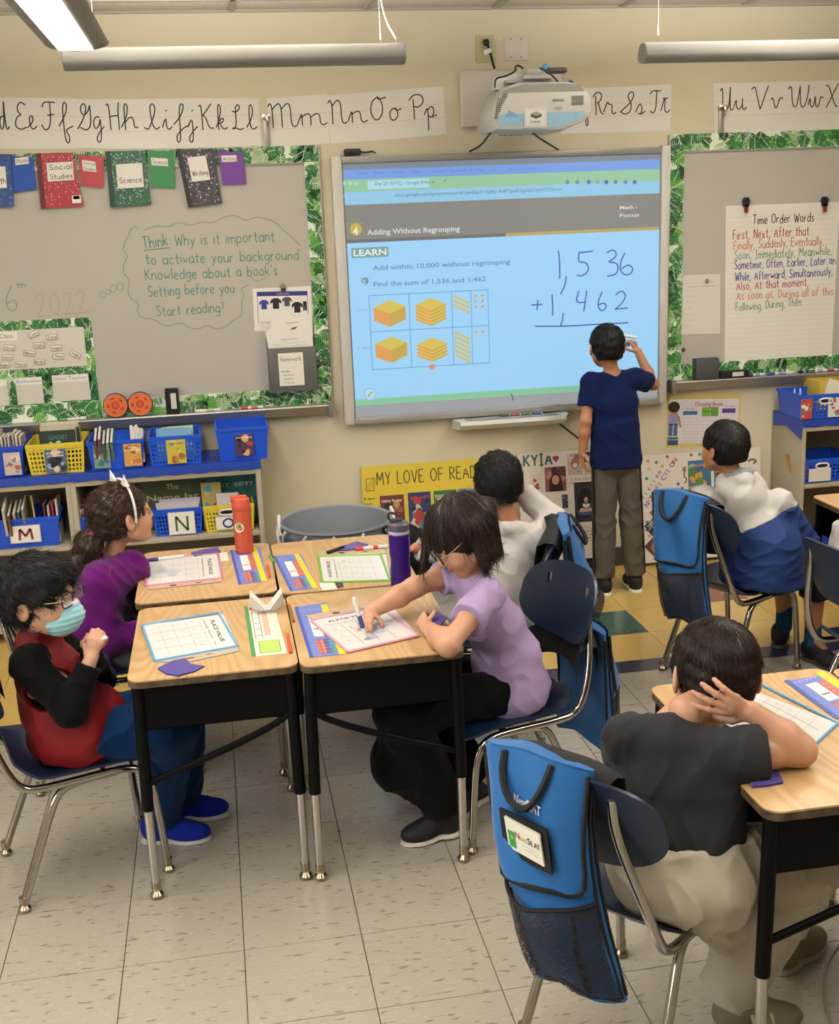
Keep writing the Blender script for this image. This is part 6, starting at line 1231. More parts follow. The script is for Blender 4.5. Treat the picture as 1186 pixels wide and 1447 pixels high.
book('yellow-green magazine on the bottom shelf of the right bookcase', Xr(1142), 2.36, .072, .04, .18, .01, '#8fa858', R(10)); bin_('dark blue tub on the bottom shelf of the right bookcase', Xr(1150), Xr(1230), 2.42, 2.58, .072, .13, PB2)
b = MB(); b.box(Xr(1172), 2.42, .767, Xr(1250), 2.60, .93, .003); setp(b.build('storage_box', mat('#b49a3c', .6)), 'yellow cardboard box behind the top right basket', 'box')
t = thing('white_bottles', 'two small white pump bottles inside the top right basket', 'bottle', (Xr(1142), 2.40, .77))
for dx in (0, .03): b = MB(); b.lathe([(.011, 0), (.011, .085), (.004, .095), (.004, .125), (0, .126)], (Xr(1140) + dx, 2.45, .772), seg=10); b.build('bottle', WHITE, t)

# ---------------------------------------------------------------- stacked round tubs
c0 = Vector((.505, 1.93, 0))
def tub(lab, z0, z1, r0, r1, m_, hm, grp=None):
    t = thing('round_tub', lab, 'tub', (c0.x, c0.y, z0)); b = MB(); b.lathe([(0, z0), (r0, z0), (r1, z1), (r1 + .012, z1 + .004), (r1 + .010, z1 + .014), (r1 - .004, z1 + .010), (r0 - .004, z0 + .006), (0, z0 + .006)], (c0.x, c0.y, 0), seg=48); b.build('tub_body', m_, t)
    for s_ in (-1, 1): b = MB(); b.tube([(c0.x + s_ * (r1 + .004), c0.y - .05, z1 - .03), (c0.x + s_ * (r1 + .012), c0.y - .045, z1 + .02), (c0.x + s_ * (r1 + .004), c0.y, z1 + .05), (c0.x + s_ * (r1 + .012), c0.y + .045, z1 + .02), (c0.x + s_ * (r1 + .004), c0.y + .05, z1 - .03)], .007, 8, smooth=2); b.build('rope_handle', hm, t)
    return t
tub('lower blue tub of the stacked round tubs behind the desks', 0, .495, .185, .245, mat('#1f4a86', .4), mat('#c8c4bc', .5)); tub('upper grey tub nested in the blue one behind the desks',   .06, .54, .18, .238, mat('#7f848c', .45), mat('#d4d2cc', .5))
for k in range(7): a = R(200 + 28 * k); b = MB(); b.tube([(c0.x + .243 * math.cos(a), c0.y + .243 * math.sin(a), .47), (c0.x + .262 * math.cos(a + .05), c0.y + .262 * math.sin(a + .05), .51), (c0.x + .255 * math.cos(a + .12), c0.y + .255 * math.sin(a + .12), .54)], .006, 6, smooth=1); setp(b.build('rope_knot', mat('#c8c4bc', .6)), 'white cord loop around the stacked round tubs', 'cord', 'cord loops on the stacked tubs')

# ---------------------------------------------------------------- desks
def wood_mat():
    m = bpy.data.materials.new('oak_laminate'); m.use_nodes = True; nt = m.node_tree; b = nt.nodes['Principled BSDF']; L = nt.links; b.inputs['Roughness'].default_value = .33
    tc = nt.nodes.new('ShaderNodeTexCoord'); oi = nt.nodes.new('ShaderNodeObjectInfo'); ad = nt.nodes.new('ShaderNodeVectorMath'); ad.operation = 'ADD'
    cb = nt.nodes.new('ShaderNodeCombineXYZ'); ml = nt.nodes.new('ShaderNodeMath'); ml.operation = 'MULTIPLY'; ml.inputs[1].default_value = 13; L.new(oi.outputs['Random'], ml.inputs[0]); L.new(ml.outputs[0], cb.inputs[0]); L.new(ml.outputs[0], cb.inputs[1])
    L.new(tc.outputs['Object'], ad.inputs[0]); L.new(cb.outputs[0], ad.inputs[1]); mp = nt.nodes.new('ShaderNodeMapping'); mp.inputs['Scale'].default_value = (1.0, .16, 1); L.new(ad.outputs[0], mp.inputs[0])
    n0 = nt.nodes.new('ShaderNodeTexNoise'); n0.inputs['Scale'].default_value = 5.5; n0.inputs['Detail'].default_value = .6; L.new(mp.outputs[0], n0.inputs['Vector'])
    mu = nt.nodes.new('ShaderNodeMath'); mu.operation = 'MULTIPLY'; mu.inputs[1].default_value = 22; L.new(n0.outputs[0], mu.inputs[0]); fr = nt.nodes.new('ShaderNodeMath'); fr.operation = 'PINGPONG'; fr.inputs[1].default_value = .5; L.new(mu.outputs[0], fr.inputs[0])
    mp2 = nt.nodes.new('ShaderNodeMapping'); mp2.inputs['Scale'].default_value = (420, 14, 1); L.new(ad.outputs[0], mp2.inputs[0]); n1 = nt.nodes.new('ShaderNodeTexNoise'); n1.inputs['Scale'].default_value = 1; L.new(mp2.outputs[0], n1.inputs['Vector'])
    a1 = nt.nodes.new('ShaderNodeMath'); a1.operation = 'MULTIPLY_ADD'; a1.inputs[1].default_value = .55; L.new(n1.outputs[0], a1.inputs[0]); L.new(fr.outputs[0], a1.inputs[2])
    cr = nt.nodes.new('ShaderNodeValToRGB'); cr.color_ramp.elements[0].position = .25; cr.color_ramp.elements[0].color = lin('#ad8a5c'); cr.color_ramp.elements[1].position = .72; cr.color_ramp.elements[1].color = lin('#bf9d70'); L.new(a1.outputs[0], cr.inputs[0]); L.new(cr.outputs[0], b.inputs['Base Color']); return m
WOOD = wood_mat(); M_EDGE = mat('#5d4a30', .6, var=(40, .8, '#2a2018')); M_BLK = mat('#060505', .5, spec=.14); CHR = mat('#bdb8b0', .22, .9); GLI = mat('#a89a86', .25, 1.0); CHC = mat('#aaa59e', .14, 1.0)
ZD = .66
def rrect_pts(w_, d_, r_, n=5): return [(sx * (w_ - r_) + r_ * math.cos(R(a0 + 90 * k / n)), sy * (d_ - r_) + r_ * math.sin(R(a0 + 90 * k / n))) for sx, sy, a0 in ((1, 1, 0), (-1, 1, 90), (-1, -1, 180), (1, -1, 270)) for k in range(n + 1)]
def desk(lab, x0, y0, w_=.453, d_=.63, side=-1, z=ZD):
    """side: where the pupil sits (-1 = -x)"""
    cx, cy = x0 + w_ / 2, y0 + d_ / 2; t = thing('school_desk', lab, 'desk', (cx, cy, 0)); hw_, hd = w_ / 2, d_ / 2
    b = MB(); b.prism(rrect_pts(hw_, hd, .035), z - .004, z); o = b.build('desktop', WOOD, t, world=False, angle=30)
    b = MB(); b.prism(rrect_pts(hw_, hd, .035), z - .022, z - .0042); b.build('desktop_edge', M_EDGE, t, world=False, angle=30)
    b = MB(); a, c = hw_ - .035, hd - .03; zb, zt_ = z - .155, z - .023; e = .002
    b.box(-a, -c, zb, a, -c + e, zt_); b.box(-a, c - e, zb, a, c, zt_); b.box(-a, -c, zb, a, c, zb + e)
    b.box(-side * a - (e if side < 0 else 0), -c, zb, -side * a + (0 if side < 0 else e), c, zt_); b.build('book_box', M_BLK, t, world=False)
    for sx in (-1, 1):
        for sy in (-1, 1):
            x, y = sx * (hw_ - .018), sy * (hd - .035)
            b = MB(); b.tube([(x * .97, y, z - .022), (x, y, .27)], .0165, 14); b.build('upper_leg', M_BLK, t, world=False)
            b = MB(); b.tube([(x, y, .30), (x * 1.0, y, .025)], .0125, 14); lg = b.build('lower_leg', CHR, t, world=False)
            b = MB(); b.lathe([(.0135, .050), (.0135, .030), (.008, .026), (.019, .012), (.019, .006), (.012, 0), (0, 0)], (x, y, 0), seg=16); b.build('glide', GLI, lg, world=False)
    for sy in (-1, 1):
        b = MB(); y = sy * (hd - .035); b.tube([(side * (hw_ - .018), y, .345), (side * .05, y, .40), (-side * (hw_ - .13), y, .455), (-side * (hw_ - .04), y, .50), (-side * (hw_ - .025), y, .53)], .0095, 10, smooth=2); b.build('brace_bar', M_BLK, t, world=False)
    return t
desk('oak-topped desk with the blue-edged sleeve and paper fortune teller', -.25, -.035, .453, .615); desk('oak-topped desk under the writing girl in lavender', .207, -.05, .453, .63, 1)
desk('oak-topped desk with the orange bottle', -.268, .628, .453, .61); desk('oak-topped desk with the green-edged sleeve', .193, .596, .453, .62, 1)
desk('oak-topped desk of the boy with his hand on his head', 1.045, -1.075, .47, .66); dk2 = desk('desk whose legs show beyond the front right desk', 1.523, -1.09, .47, .66, 1)
desk('pale-topped desk at the right edge by the right bookcase', 2.365, .62, .47, .645)

# ---------------------------------------------------------------- chairs
M_SHELL = mat('#0f2036', .34, spec=.5, bump=(300, .12, .0006)); SHW = .19
def chair_parts(t):
    def grid(fn, nu, nv, th, name, m_):
        vs = []; fs = []
        P = [[Vector(fn(u / nu, v / nv)) for v in range(nv + 1)] for u in range(nu + 1)]
        def nrm(i, j): a = P[min(i + 1, nu)][j] - P[max(i - 1, 0)][j]; c = P[i][min(j + 1, nv)] - P[i][max(j - 1, 0)]; return a.cross(c).normalized()
        for s_ in (0, 1):
            for i in range(nu + 1):
                for j in range(nv + 1): vs.append(P[i][j] + nrm(i, j) * th * (s_ - .5))
        K = (nu + 1) * (nv + 1); I = lambda i, j, s_: s_ * K + i * (nv + 1) + j
        for i in range(nu):
            for j in range(nv): fs += [(I(i, j, 1), I(i + 1, j, 1), I(i + 1, j + 1, 1), I(i, j + 1, 1)), (I(i, j + 1, 0), I(i + 1, j + 1, 0), I(i + 1, j, 0), I(i, j, 0))]
        for i in range(nu): fs += [(I(i, 0, 0), I(i + 1, 0, 0), I(i + 1, 0, 1), I(i, 0, 1)), (I(i, nv, 1), I(i + 1, nv, 1), I(i + 1, nv, 0), I(i, nv, 0))]
        for j in range(nv): fs += [(I(0, j, 1), I(0, j + 1, 1), I(0, j + 1, 0), I(0, j, 0)), (I(nu, j, 0), I(nu, j + 1, 0), I(nu, j + 1, 1), I(nu, j, 1))]
        b = MB(); b.add(vs, fs); b.build(name, m_, t, world=False, angle=50)
    def seat(u, v):
        x = -.185 + .385 * u; w_ = .185 * (1 - .55 * max(0, (u - .82) / .18) ** 3 * .35) * (1 - .28 * max(0, (.22 - u) / .22) ** 2); y = (v * 2 - 1) * w_
        z = .372 - .012 * math.sin(u * math.pi) * (1 - abs(v * 2 - 1) ** 2) - .030 * max(0, (u - .78) / .22) ** 2 + .040 * max(0, (.2 - u) / .2) ** 2 + .008 * abs(v * 2 - 1) ** 3; return (x, y, z)
    def back(u, v):
        a = math.sin((v * 2 - 1) * math.pi / 2); h = u * 2 - 1; hh = .108 * (max(0, 1 - abs(a) ** 3.2)) ** .42; y = a * .192; z = .648 + h * hh
        x = -.262 - .035 * h * hh / .1 + .05 * abs(a) ** 2; return (x, y, z)
    grid(seat, 14, 12, .007, 'seat', M_SHELL); grid(back, 8, 24, .008, 'backrest', M_SHELL)
    for s_ in (-1, 1):
        b = MB(); b.tube([(-.268, s_ * .100, .715), (-.264, s_ * .105, .64), (-.238, s_ * .150, .50), (-.205, s_ * .168, .40), (-.17, s_ * .168, .352), (-.10, s_ * .168, .346), (.06, s_ * .166, .350), (.135, s_ * .166, .345), (.17, s_ * .168, .30), (.182, s_ * .169, .20), (.195, s_ * .172, .02)], .0112, 12, smooth=2); b.build('side_frame', CHC, t, world=False)
        b = MB(); b.tube([(.08, s_ * .150, .338), (-.04, s_ * .150, .336), (-.085, s_ * .152, .315), (-.115, s_ * .155, .25), (-.21, s_ * .172, .02)], .0112, 12, smooth=2); b.build('rear_leg', CHC, t, world=False)
        for x in (.195, -.21): b = MB(); b.lathe([(.0125, .045), (.0125, .028), (.008, .024), (.0175, .012), (.0175, .006), (.011, 0), (0, 0)], (x, s_ * .172, 0), seg=16); b.build('glide', GLI, t, world=False)
    b = MB(); b.tube([(.05, -.15, .336), (.05, .15, .336)], .009, 8); b.build('cross_tube', CHC, t, world=False)
    for s_ in (-1, 1): b = MB(); b.ball((-.256, s_ * .105, .66), .006, 8); b.build('rivet', CHC, t, world=False)
ch0 = thing('school_chair', 'navy shell chair under the boy in the face mask', 'chair', (-.44, .24, 0), R(17)); chair_parts(ch0)
CH = {'lav': (.812, .243, 197, 'navy shell chair under the girl in lavender'), 'front': (.885, -.80, 38, 'navy shell chair with the name-tag bag, under the grey-shirted boy'), 'bj': (1.99, 1.15, 27, 'navy shell chair under the boy in the white and blue jacket'),
      'purple': (-.47, .93, 12, 'navy shell chair under the girl in the purple fleece'), 'wb': (.90, .86, 166, 'navy shell chair behind the boy in the white sweatshirt'), 'right': (2.20, .36, 8, 'navy shell chair at the right edge in front of the jacket boy')}
CO = {'mask': ch0}
for k, (x, y, a, lb) in CH.items(): CO[k] = copy_tree(ch0, None, (x, y, 0), R(a), lb)

# ---------------------------------------------------------------- chair-back bags
BLU = mat('#0d5894', .75, bump=(900, .3, .0006), sheen=.15, var=(9, .35, '#0f4e88')); BLU2 = mat('#14507e', .8, bump=(700, .35, .0008)); TRIM = mat('#09090a', .7, bump=(600, .3, .0006))
def mesh_mat():
    m = bpy.data.materials.new('mesh_net'); m.use_nodes = True; nt = m.node_tree; b = nt.nodes['Principled BSDF']; b.inputs['Base Color'].default_value = (.012, .012, .014, 1); b.inputs['Roughness'].default_value = .8
    tc = nt.nodes.new('ShaderNodeTexCoord'); v = nt.nodes.new('ShaderNodeTexVoronoi'); v.feature = 'DISTANCE_TO_EDGE'; v.inputs['Scale'].default_value = 230; nt.links.new(tc.outputs['Object'], v.inputs['Vector'])
    g_ = nt.nodes.new('ShaderNodeMath'); g_.operation = 'LESS_THAN'; g_.inputs[1].default_value = .16; nt.links.new(v.outputs[0], g_.inputs[0]); nt.links.new(g_.outputs[0], b.inputs['Alpha']); return m
NET = mesh_mat()
def bag_parts(t, card_=True, w0=.165, low=.345, slump=0.0, yo=0.0, nar=.05):
    """hung over the backrest: front (outer) face looks to local -x"""
    s = SDF(); s.k = .02
    A = lambda x, y, z: (x, y, z)
    top, hw_ = .775, w0
    def P_(u, v, d):     # u across (-1..1), v down (0 top..1 bottom)
        z = top - (top - low) * v; y = yo + u * hw_ * (1 - nar * v) + slump * v ** 1.4; base = -.300 - .020 * v + .006 * math.sin(u * 5 + v * 7)
        bul = (.030 + .070 * min(1, v * 1.5) * (1 - .55 * v ** 3)) * (1 - abs(u) ** 4 * .75) + .006 * math.sin(v * 13 + u * 3); return (base - bul * d + .02 * (1 - v) ** 4, y, z + .010 * math.cos(u * 2.2) - .012 * (v > .9) * abs(u))
    def surf(d, us, vs_, name, m_, off=0.0, flip=False):
        b = MB(); n, q = len(us), len(vs_); vv = []
        for u in us:
            for v in vs_: p = P_(u, v, d); vv.append((p[0] - off, p[1], p[2]))
        b.add(vv, [(i * q + j, i * q + j + 1, (i + 1) * q + j + 1, (i + 1) * q + j) for i in range(n - 1) for j in range(q - 1)]); return b.build(name, m_, t, world=False, angle=60)
    us = [-1 + 2 * k / 16 for k in range(17)]; vs_ = [k / 18 for k in range(19)]
    b = MB(); vv = []; q = len(vs_)       # closed body: outer + inner + sides
    for d in (1, 0):
        for u in us:
            for v in vs_: vv.append(P_(u, v, d))
    n = len(us); K = n * q; fs = [(i * q + j, i * q + j + 1, (i + 1) * q + j + 1, (i + 1) * q + j) for i in range(n - 1) for j in range(q - 1)]; fs += [tuple(K + z for z in f[::-1]) for f in fs[:]]
    ring = [i * q for i in range(n)] + [(n - 1) * q + j for j in range(1, q)] + [i * q + q - 1 for i in range(n - 2, -1, -1)] + [j for j in range(q - 2, 0, -1)]
    for a, c in zip(ring, ring[1:] + ring[:1]): fs.append((a, c, K + c, K + a))
    b.add(vv, fs); b.build('bag_body', BLU, t, world=False, angle=50)
    b = MB()          # hood over the backrest
    hv = []; hu = [-1 + k / 6 for k in range(13)]; pr_ = [(-.305, -.06), (-.318, 0.0), (-.305, .022), (-.275, .028), (-.245, .016), (-.238, -.03), (-.232, -.09)]
    for u in hu:
        for x, z in pr_: hv.append((x + .045 * abs(u) ** 2, yo * .6 + u * hw_ * .98, .757 + z - .045 * abs(u) ** 3))
    m_ = len(pr_); b.add(hv, [(i * m_ + j, i * m_ + j + 1, (i + 1) * m_ + j + 1, (i + 1) * m_ + j) for i in range(12) for j in range(m_ - 1)]); b.build('backrest_sleeve', TRIM, t, world=False, angle=60)
    fu = [-.98 + 1.96 * k / 14 for k in range(15)]; fvs = [.0 + .53 * k / 10 for k in range(11)]
    fl_ = surf(1, fu, fvs, 'flap', BLU, .010)
    def trim(pts, r_=.005, nm='binding', m2=TRIM, par=None): b = MB(); b.tube(pts, r_, 6, smooth=1); o = b.build(nm, m2, par or t, world=False); return o
    Pf = lambda u, v, o_=.011: (P_(u, v, 1)[0] - o_, P_(u, v, 1)[1], P_(u, v, 1)[2])
    trim([Pf(-.98, 0.02), Pf(-.98, .3), Pf(-.97, .48), Pf(-.85, .53), Pf(-.4, .535), Pf(.1, .535), Pf(.6, .535), Pf(.88, .53), Pf(.97, .46), Pf(.98, .2), Pf(.98, .02)], .0055, par=fl_)
    for u in (-1, 1): trim([P_(u, v, .95) for v in (.05, .25, .5, .75, .98)], .004); trim([P_(u * 1.0, v, .05) for v in (.05, .3, .6, .98)], .004)
    trim([Pf(u, .985, .002) for u in (-.98, -.5, 0, .5, .98)], .0045)
    trim([Pf(-.45, .01, .012), Pf(-.42, .10, .020), Pf(-.25, .19, .028), Pf(.0, .215, .030), Pf(.25, .19, .028), Pf(.42, .10, .020), Pf(.45, .01, .012)], .0075, 'carry_handle')
    nv = [.60, .66, .72, .80, .88, .97]; b = MB(); vv = []; nu = [-1 + k / 6 for k in range(13)]
    for u in nu:
        for v in nv: p = P_(u, v, 1); o_ = .006 + .030 * (1 - abs(u) ** 2) * math.sin((v - .58) / .42 * math.pi) ** .6; vv.append((p[0] - o_, p[1], p[2] + (.03 * (abs(u) - .5) if v == .60 else 0)))
    b.add(vv, [(i * 6 + j, i * 6 + j + 1, (i + 1) * 6 + j + 1, (i + 1) * 6 + j) for i in range(12) for j in range(5)]); b.build('net_pocket', NET, t, world=False, angle=60); trim([vv[i * 6] for i in range(13)], .0045)
    for u, nm in ((-.72, 'side_strap'), (.72, 'side_strap')): trim([Pf(u, .62, .004), Pf(u * .9, .8, .006), Pf(u * .8, .97, .004)], .004, nm)
    if card_:
        def slab(u0, u1, v0, v1, off, nm, m2, par):
            b = MB(); q_ = [Vector(Pf(u0, v0, off)), Vector(Pf(u1, v0, off)), None, Vector(Pf(u0, v1, off))]; q_[2] = q_[1] + q_[3] - q_[0]; b.add(q_, [(0, 1, 2, 3)]); b.add([(x + .004, y, z) for x, y, z in q_], [(3, 2, 1, 0)]); return b.build(nm, m2, par, world=False, smooth=False), q_
        o, _ = slab(-.62, .42, .235, .43, .028, 'name_window_frame', TRIM, fl_); o, q_ = slab(-.50, .30, .262, .405, .0315, 'name_card', mat('#d2cdbb', .35), fl_)
        o_ = Vector(q_[2]); r_ = Vector(q_[3]) - o_; u_ = Vector(q_[1]) - o_; W_, H_ = r_.length, u_.length    # looking from -x: right is -y... local y grows to the viewer's right
        rr = (Vector(q_[0]) - Vector(q_[1])).normalized() * -1
        org, rv = (Vector(q_[3]), Vector(q_[2]) - Vector(q_[3])) if True else (0, 0)
        # the viewer behind the chair sees local +y on the left, -y on the right
        org = Vector(q_[2]); rv = Vector(q_[3]) - Vector(q_[2]); uv = Vector(q_[1]) - Vector(q_[2])
        F = Flat(org, rv, uv, lift=.0006)
        for i, (c_, cc) in enumerate(zip('NeatSEAT', ('#8a2c5a', '#c0602c', '#b89a2c', '#4a8a3c', '#2a2a2c', '#2a2a2c', '#2a2a2c', '#2a2a2c'))): F.text(c_, W_ * (.26 + .088 * i), H_ * .48, H_ * (.28 if i in (0, 4) else .22), mat(cc, .5), True)
        F.rect(W_ * .05, H_ * .10, W_ * .25, H_ * .62, mat('#3f8a3c', .5)); F.up(); F.disc(W_ * .15, H_ * .42, W_ * .05, mat('#6ab048', .5)); F.scrib(W_ * .45, H_ * .32, W_ * .4, .003, GREY, .0007); F.scrib(W_ * .5, H_ * .22, W_ * .35, .003, GREY, .0007); F.build('card_print', None, o, world=False, smooth=False)
        a, c_, d_ = Vector(Pf(-.30, .215, .014)), Vector(Pf(.20, .215, .014)), Vector(Pf(-.30, .16, .014)); F = Flat(c_, a - c_, d_ - a, lift=.001); F.text('NeatSEAT', .0, 0, .026, mat('#c8ccd2', .5), True, width=.075); F.build('printed_logo', None, fl_, world=False, smooth=False)
def bag(key, lab, **k):
    c = CO[key]; dz = k.pop('dz', 0); dx = k.pop('dx', 0); az = c.rotation_euler.z; t = thing('chair_bag', lab, 'bag', c.location + Vector((math.cos(az) * dx, math.sin(az) * dx, dz)), c.rotation_euler.z, None); bag_parts(t, **k); return t
bag('front', 'blue chair-back bag with the white name card, nearest the camera', slump=-.13, w0=.125, yo=.060, nar=.22); bag('lav', 'blue bag with black straps hanging behind the girl in lavender', card_=False, w0=.14, low=.36, dz=-.20, dx=-.01, slump=-.03); bag('bj', 'blue bag over the chair of the boy in the jacket', card_=False, low=.31, w0=.125, yo=.025, slump=-.09, nar=.25)
bag('wb', 'blue bag behind the boy in the white sweatshirt', card_=False); bag('mask', 'blue bag cut by the left edge behind the masked boy', card_=False)
# ---------------------------------------------------------------- children
A3 = lambda *a: np.array(a, float)
def PX(px, py, y): p = at(px, py, 'y', y); return A3(p.x, p.y, p.z)
def PZ(px, py, z): p = at(px, py, 'z', z); return A3(p.x, p.y, p.z)
AZ = lambda d, pitch=0: A3(math.cos(R(d)) * math.cos(R(pitch)), math.sin(R(d)) * math.cos(R(pitch)), math.sin(R(pitch)))
def cloth(hexc, dark=None, rough=.9, sc=700, bs=.25):
    return mat(hexc, rough, spec=.12, bump=(sc, bs, .0008), sheen=.04, var=(5, .35, dark) if dark else None)
def sleeve(a, b, ra, rb, end, flare=0):
    s = SDF(); s.k = .01; d = nz(b - a); s.cone(a, b + d * .03, ra, rb + flare); s.cut(b, d, .003); return s
def torso(B, J, w_, d_, k=.03, grow=0):
    sd = J['shL'] - J['shR']; pel, ch = J['pel'], J['ch']; wa = J.get('waist', (pel + ch) / 2)
    B.flat(pel, wa, sd, (w_[0] + grow, d_[0] + grow), (w_[1] + grow, d_[1] + grow), k); B.flat(wa, ch, sd, (w_[1] + grow, d_[1] + grow), (w_[2] + grow, d_[2] + grow), k)
    m = (J['shL'] + J['shR']) / 2; B.flat(ch, m, sd, (w_[2] * .95 + grow, d_[2] + grow), (w_[2] * .62 + grow, d_[2] * .62 + grow), k)
    for s_ in 'LR': B.cone(m * .5 + J['sh' + s_] * .5, J['sh' + s_], (.042 if w_[0] > .11 else .032) + grow, .036 + grow, k)
def shoe(t, lab, heel, d, L, up, sole, main, h=.004, lace=None):
    """built as a child of the wearer: sole and upper"""
    heel = np.array(heel, float); d = nz(d); sd = nz(np.cross(d, A3(0, 0, 1))); u = nz(np.cross(sd, d)); s = SDF(); s.k = .02; F = np.stack([sd, d, u])
    s.ell(heel + d * L * .20 + u * .045, (.035, L * .23, .048), F); s.ell(heel + d * L * .68 + u * .028, (.038, L * .33, .031), F); s.cone(heel + d * L * .27 + u * .066, heel + d * L * .6 + u * .042, .030, .026)
    s.ell(heel + d * L * .17 + u * .09, (.023, .028, .03), F, .004, 's'); s.cut(heel + u * .012, -u, .002); V, Q = sdf_mesh(s, h); o = np_obj('shoe', V, Q, main, t)
    q = SDF(); q.k = .02; q.ell(heel + d * L * .2, (.034, L * .24, .02), F); q.ell(heel + d * L * .68, (.039, L * .345, .02), F); q.cut(heel + u * .015, u, .002); q.cut(heel, -u, .002); V, Q = sdf_mesh(q, h); np_obj('sole', V, Q, sole, o)
    if lace:
        b = MB(); b.use(lace)
        for k in range(4): c = heel + d * L * (.40 + .07 * k) + u * (.088 - .010 * k); b.tube([tuple(c - sd * .018), tuple(c + u * .006), tuple(c + sd * .018)], .0022, 6, smooth=1)
        c = heel + d * L * .38 + u * .095; b.tube([tuple(c), tuple(c + sd * .03 + u * .012), tuple(c + sd * .035 - d * .01 + u * .002), tuple(c)], .002, 6, smooth=1); b.tube([tuple(c), tuple(c - sd * .03 + u * .010), tuple(c - sd * .04 + d * .01 - u * .01)], .002, 6, smooth=1); b.build('laces', None, o)
def child(lab, J, H, skin, face=True, hb=.005, hands=None, tor=None, arms=(.030, .025, .0185), legs=(.055, .042, .028), neckr=.032, cat='child'):
    base = J['pel'].copy(); base[2] = 0; t = thing('person', lab, 'person', tuple(base)); B = SDF(); B.k = .02
    H.body(B, face); B.flat(H.w(0, -.022, -.035), J['nb'], H.F[0], (neckr, neckr), (neckr * 1.1, neckr), .02)
    torso(B, J, *(tor or ((.095, .075), (.085, .065), (.095, .068))) if False else ((.10, .088, .10), (.075, .065, .068)))
    for s_ in 'LR':
        if 'el' + s_ in J: limb(B, J['sh' + s_], J['el' + s_], J['wr' + s_], *arms)
        hp = J['hip' + s_]; limb(B, hp, J['kn' + s_], J['an' + s_], *legs)
        B.cone(J['an' + s_], J['an' + s_] + J['ft' + s_] * .06 - A3(0, 0, .045), .023, .016)
    if hands:
        for h_ in hands: hand(B, *h_[0], **h_[1])
    V, F = sdf_mesh(B, hb); o = np_obj('body', V, F, skin, t)
    if face: H.lips(o)
    return t
def garment(t, name, s, m_, h=.006): V, F = sdf_mesh(s, h); return np_obj(name, V, F, m_, t)
def shirt(t, J, m_, sl=(.5, .5), w_=(.118, .108, .115), d_=(.090, .080, .082), hem=None, fold=(1, .003), rs=(.048, .042), neck=.055, name='shirt', h=.006, extra=None, flare=.004, lowcut=0):
    s = SDF(); s.k = .03; torso(s, J, w_, d_, .03)
    for i, q in enumerate('LR'):
        if sl[i]:
            a, b_ = J['sh' + q], J['el' + q]; f = sl[i]
            if f <= 1: s.grp(sleeve(a, a + (b_ - a) * f, rs[0], rs[1], 0, flare), .03)
            else: s.cone(a, b_, rs[0], rs[1]); e = sleeve(b_, b_ + (J['wr' + q] - b_) * (f - 1), rs[1], rs[1] * .74, 0, 0); s.grp(e, .02)
    if extra: extra(s)
    ax = nz(J['ch'] - J['pel']); s.cut(J['pel'] + ax * (hem or -.02), -ax, .004)
    s.ell(J['nb'] + ax * .028, (neck, neck, neck * .62), None, .006, 's')
    s.fold = folds(fold[0], fold[1]); return garment(t, name, s, m_, h)
def trousers(t, J, m_, r=(.078, .062, .052), top=.03, fold=(5, .004), h=.006, length=1.0, extra=None, name='trousers', w_=(.115, .085), k=.035):
    s = SDF(); s.k = k; sd = J['hipL'] - J['hipR']; ax = nz(J['ch'] - J['pel']); g0 = SDF(); g0.flat(J['pel'] - ax * .01, J['pel'] + ax * (top + .06), sd, w_, w_, .03); g0.cut(J['pel'] + ax * top, ax, .004); s.grp(g0, .01)
    for q in 'LR':
        s.cone(J['hip' + q], J['kn' + q], r[0], r[1]); d = nz(J['an' + q] - J['kn' + q]); e = J['kn' + q] + (J['an' + q] - J['kn' + q]) * length; g_ = SDF(); g_.k = .02; g_.cone(J['kn' + q], e + d * .03, r[1], r[2]); g_.cut(e, d, .003); s.grp(g_, min(k, .03))
    if extra: extra(s)
    s.fold = folds(fold[0], fold[1]); return garment(t, name, s, m_, h)
def base_joints(pel, ch, nb, side, shw=.115, hipw=.055, kn=None):
    side = nz(side); J = dict(pel=np.array(pel, float), ch=np.array(ch, float), nb=np.array(nb, float)); m = J['nb'] * .75 + J['ch'] * .25
    J['shL'] = m + side * shw; J['shR'] = m - side * shw; J['hipL'] = J['pel'] + side * hipw; J['hipR'] = J['pel'] - side * hipw; return J
SK1, SK2, SK3 = skin_mat('#ab7a5a'), skin_mat('#bd9074'), skin_mat('#a8745a')
HB = hair_mat('#0b0909', '#171210', .62); HBR = hair_mat('#2a1a12', '#4a3020'); HD = hair_mat('#1a110d', '#35231a', .45)
F0_ = A3(0, 0, -1)

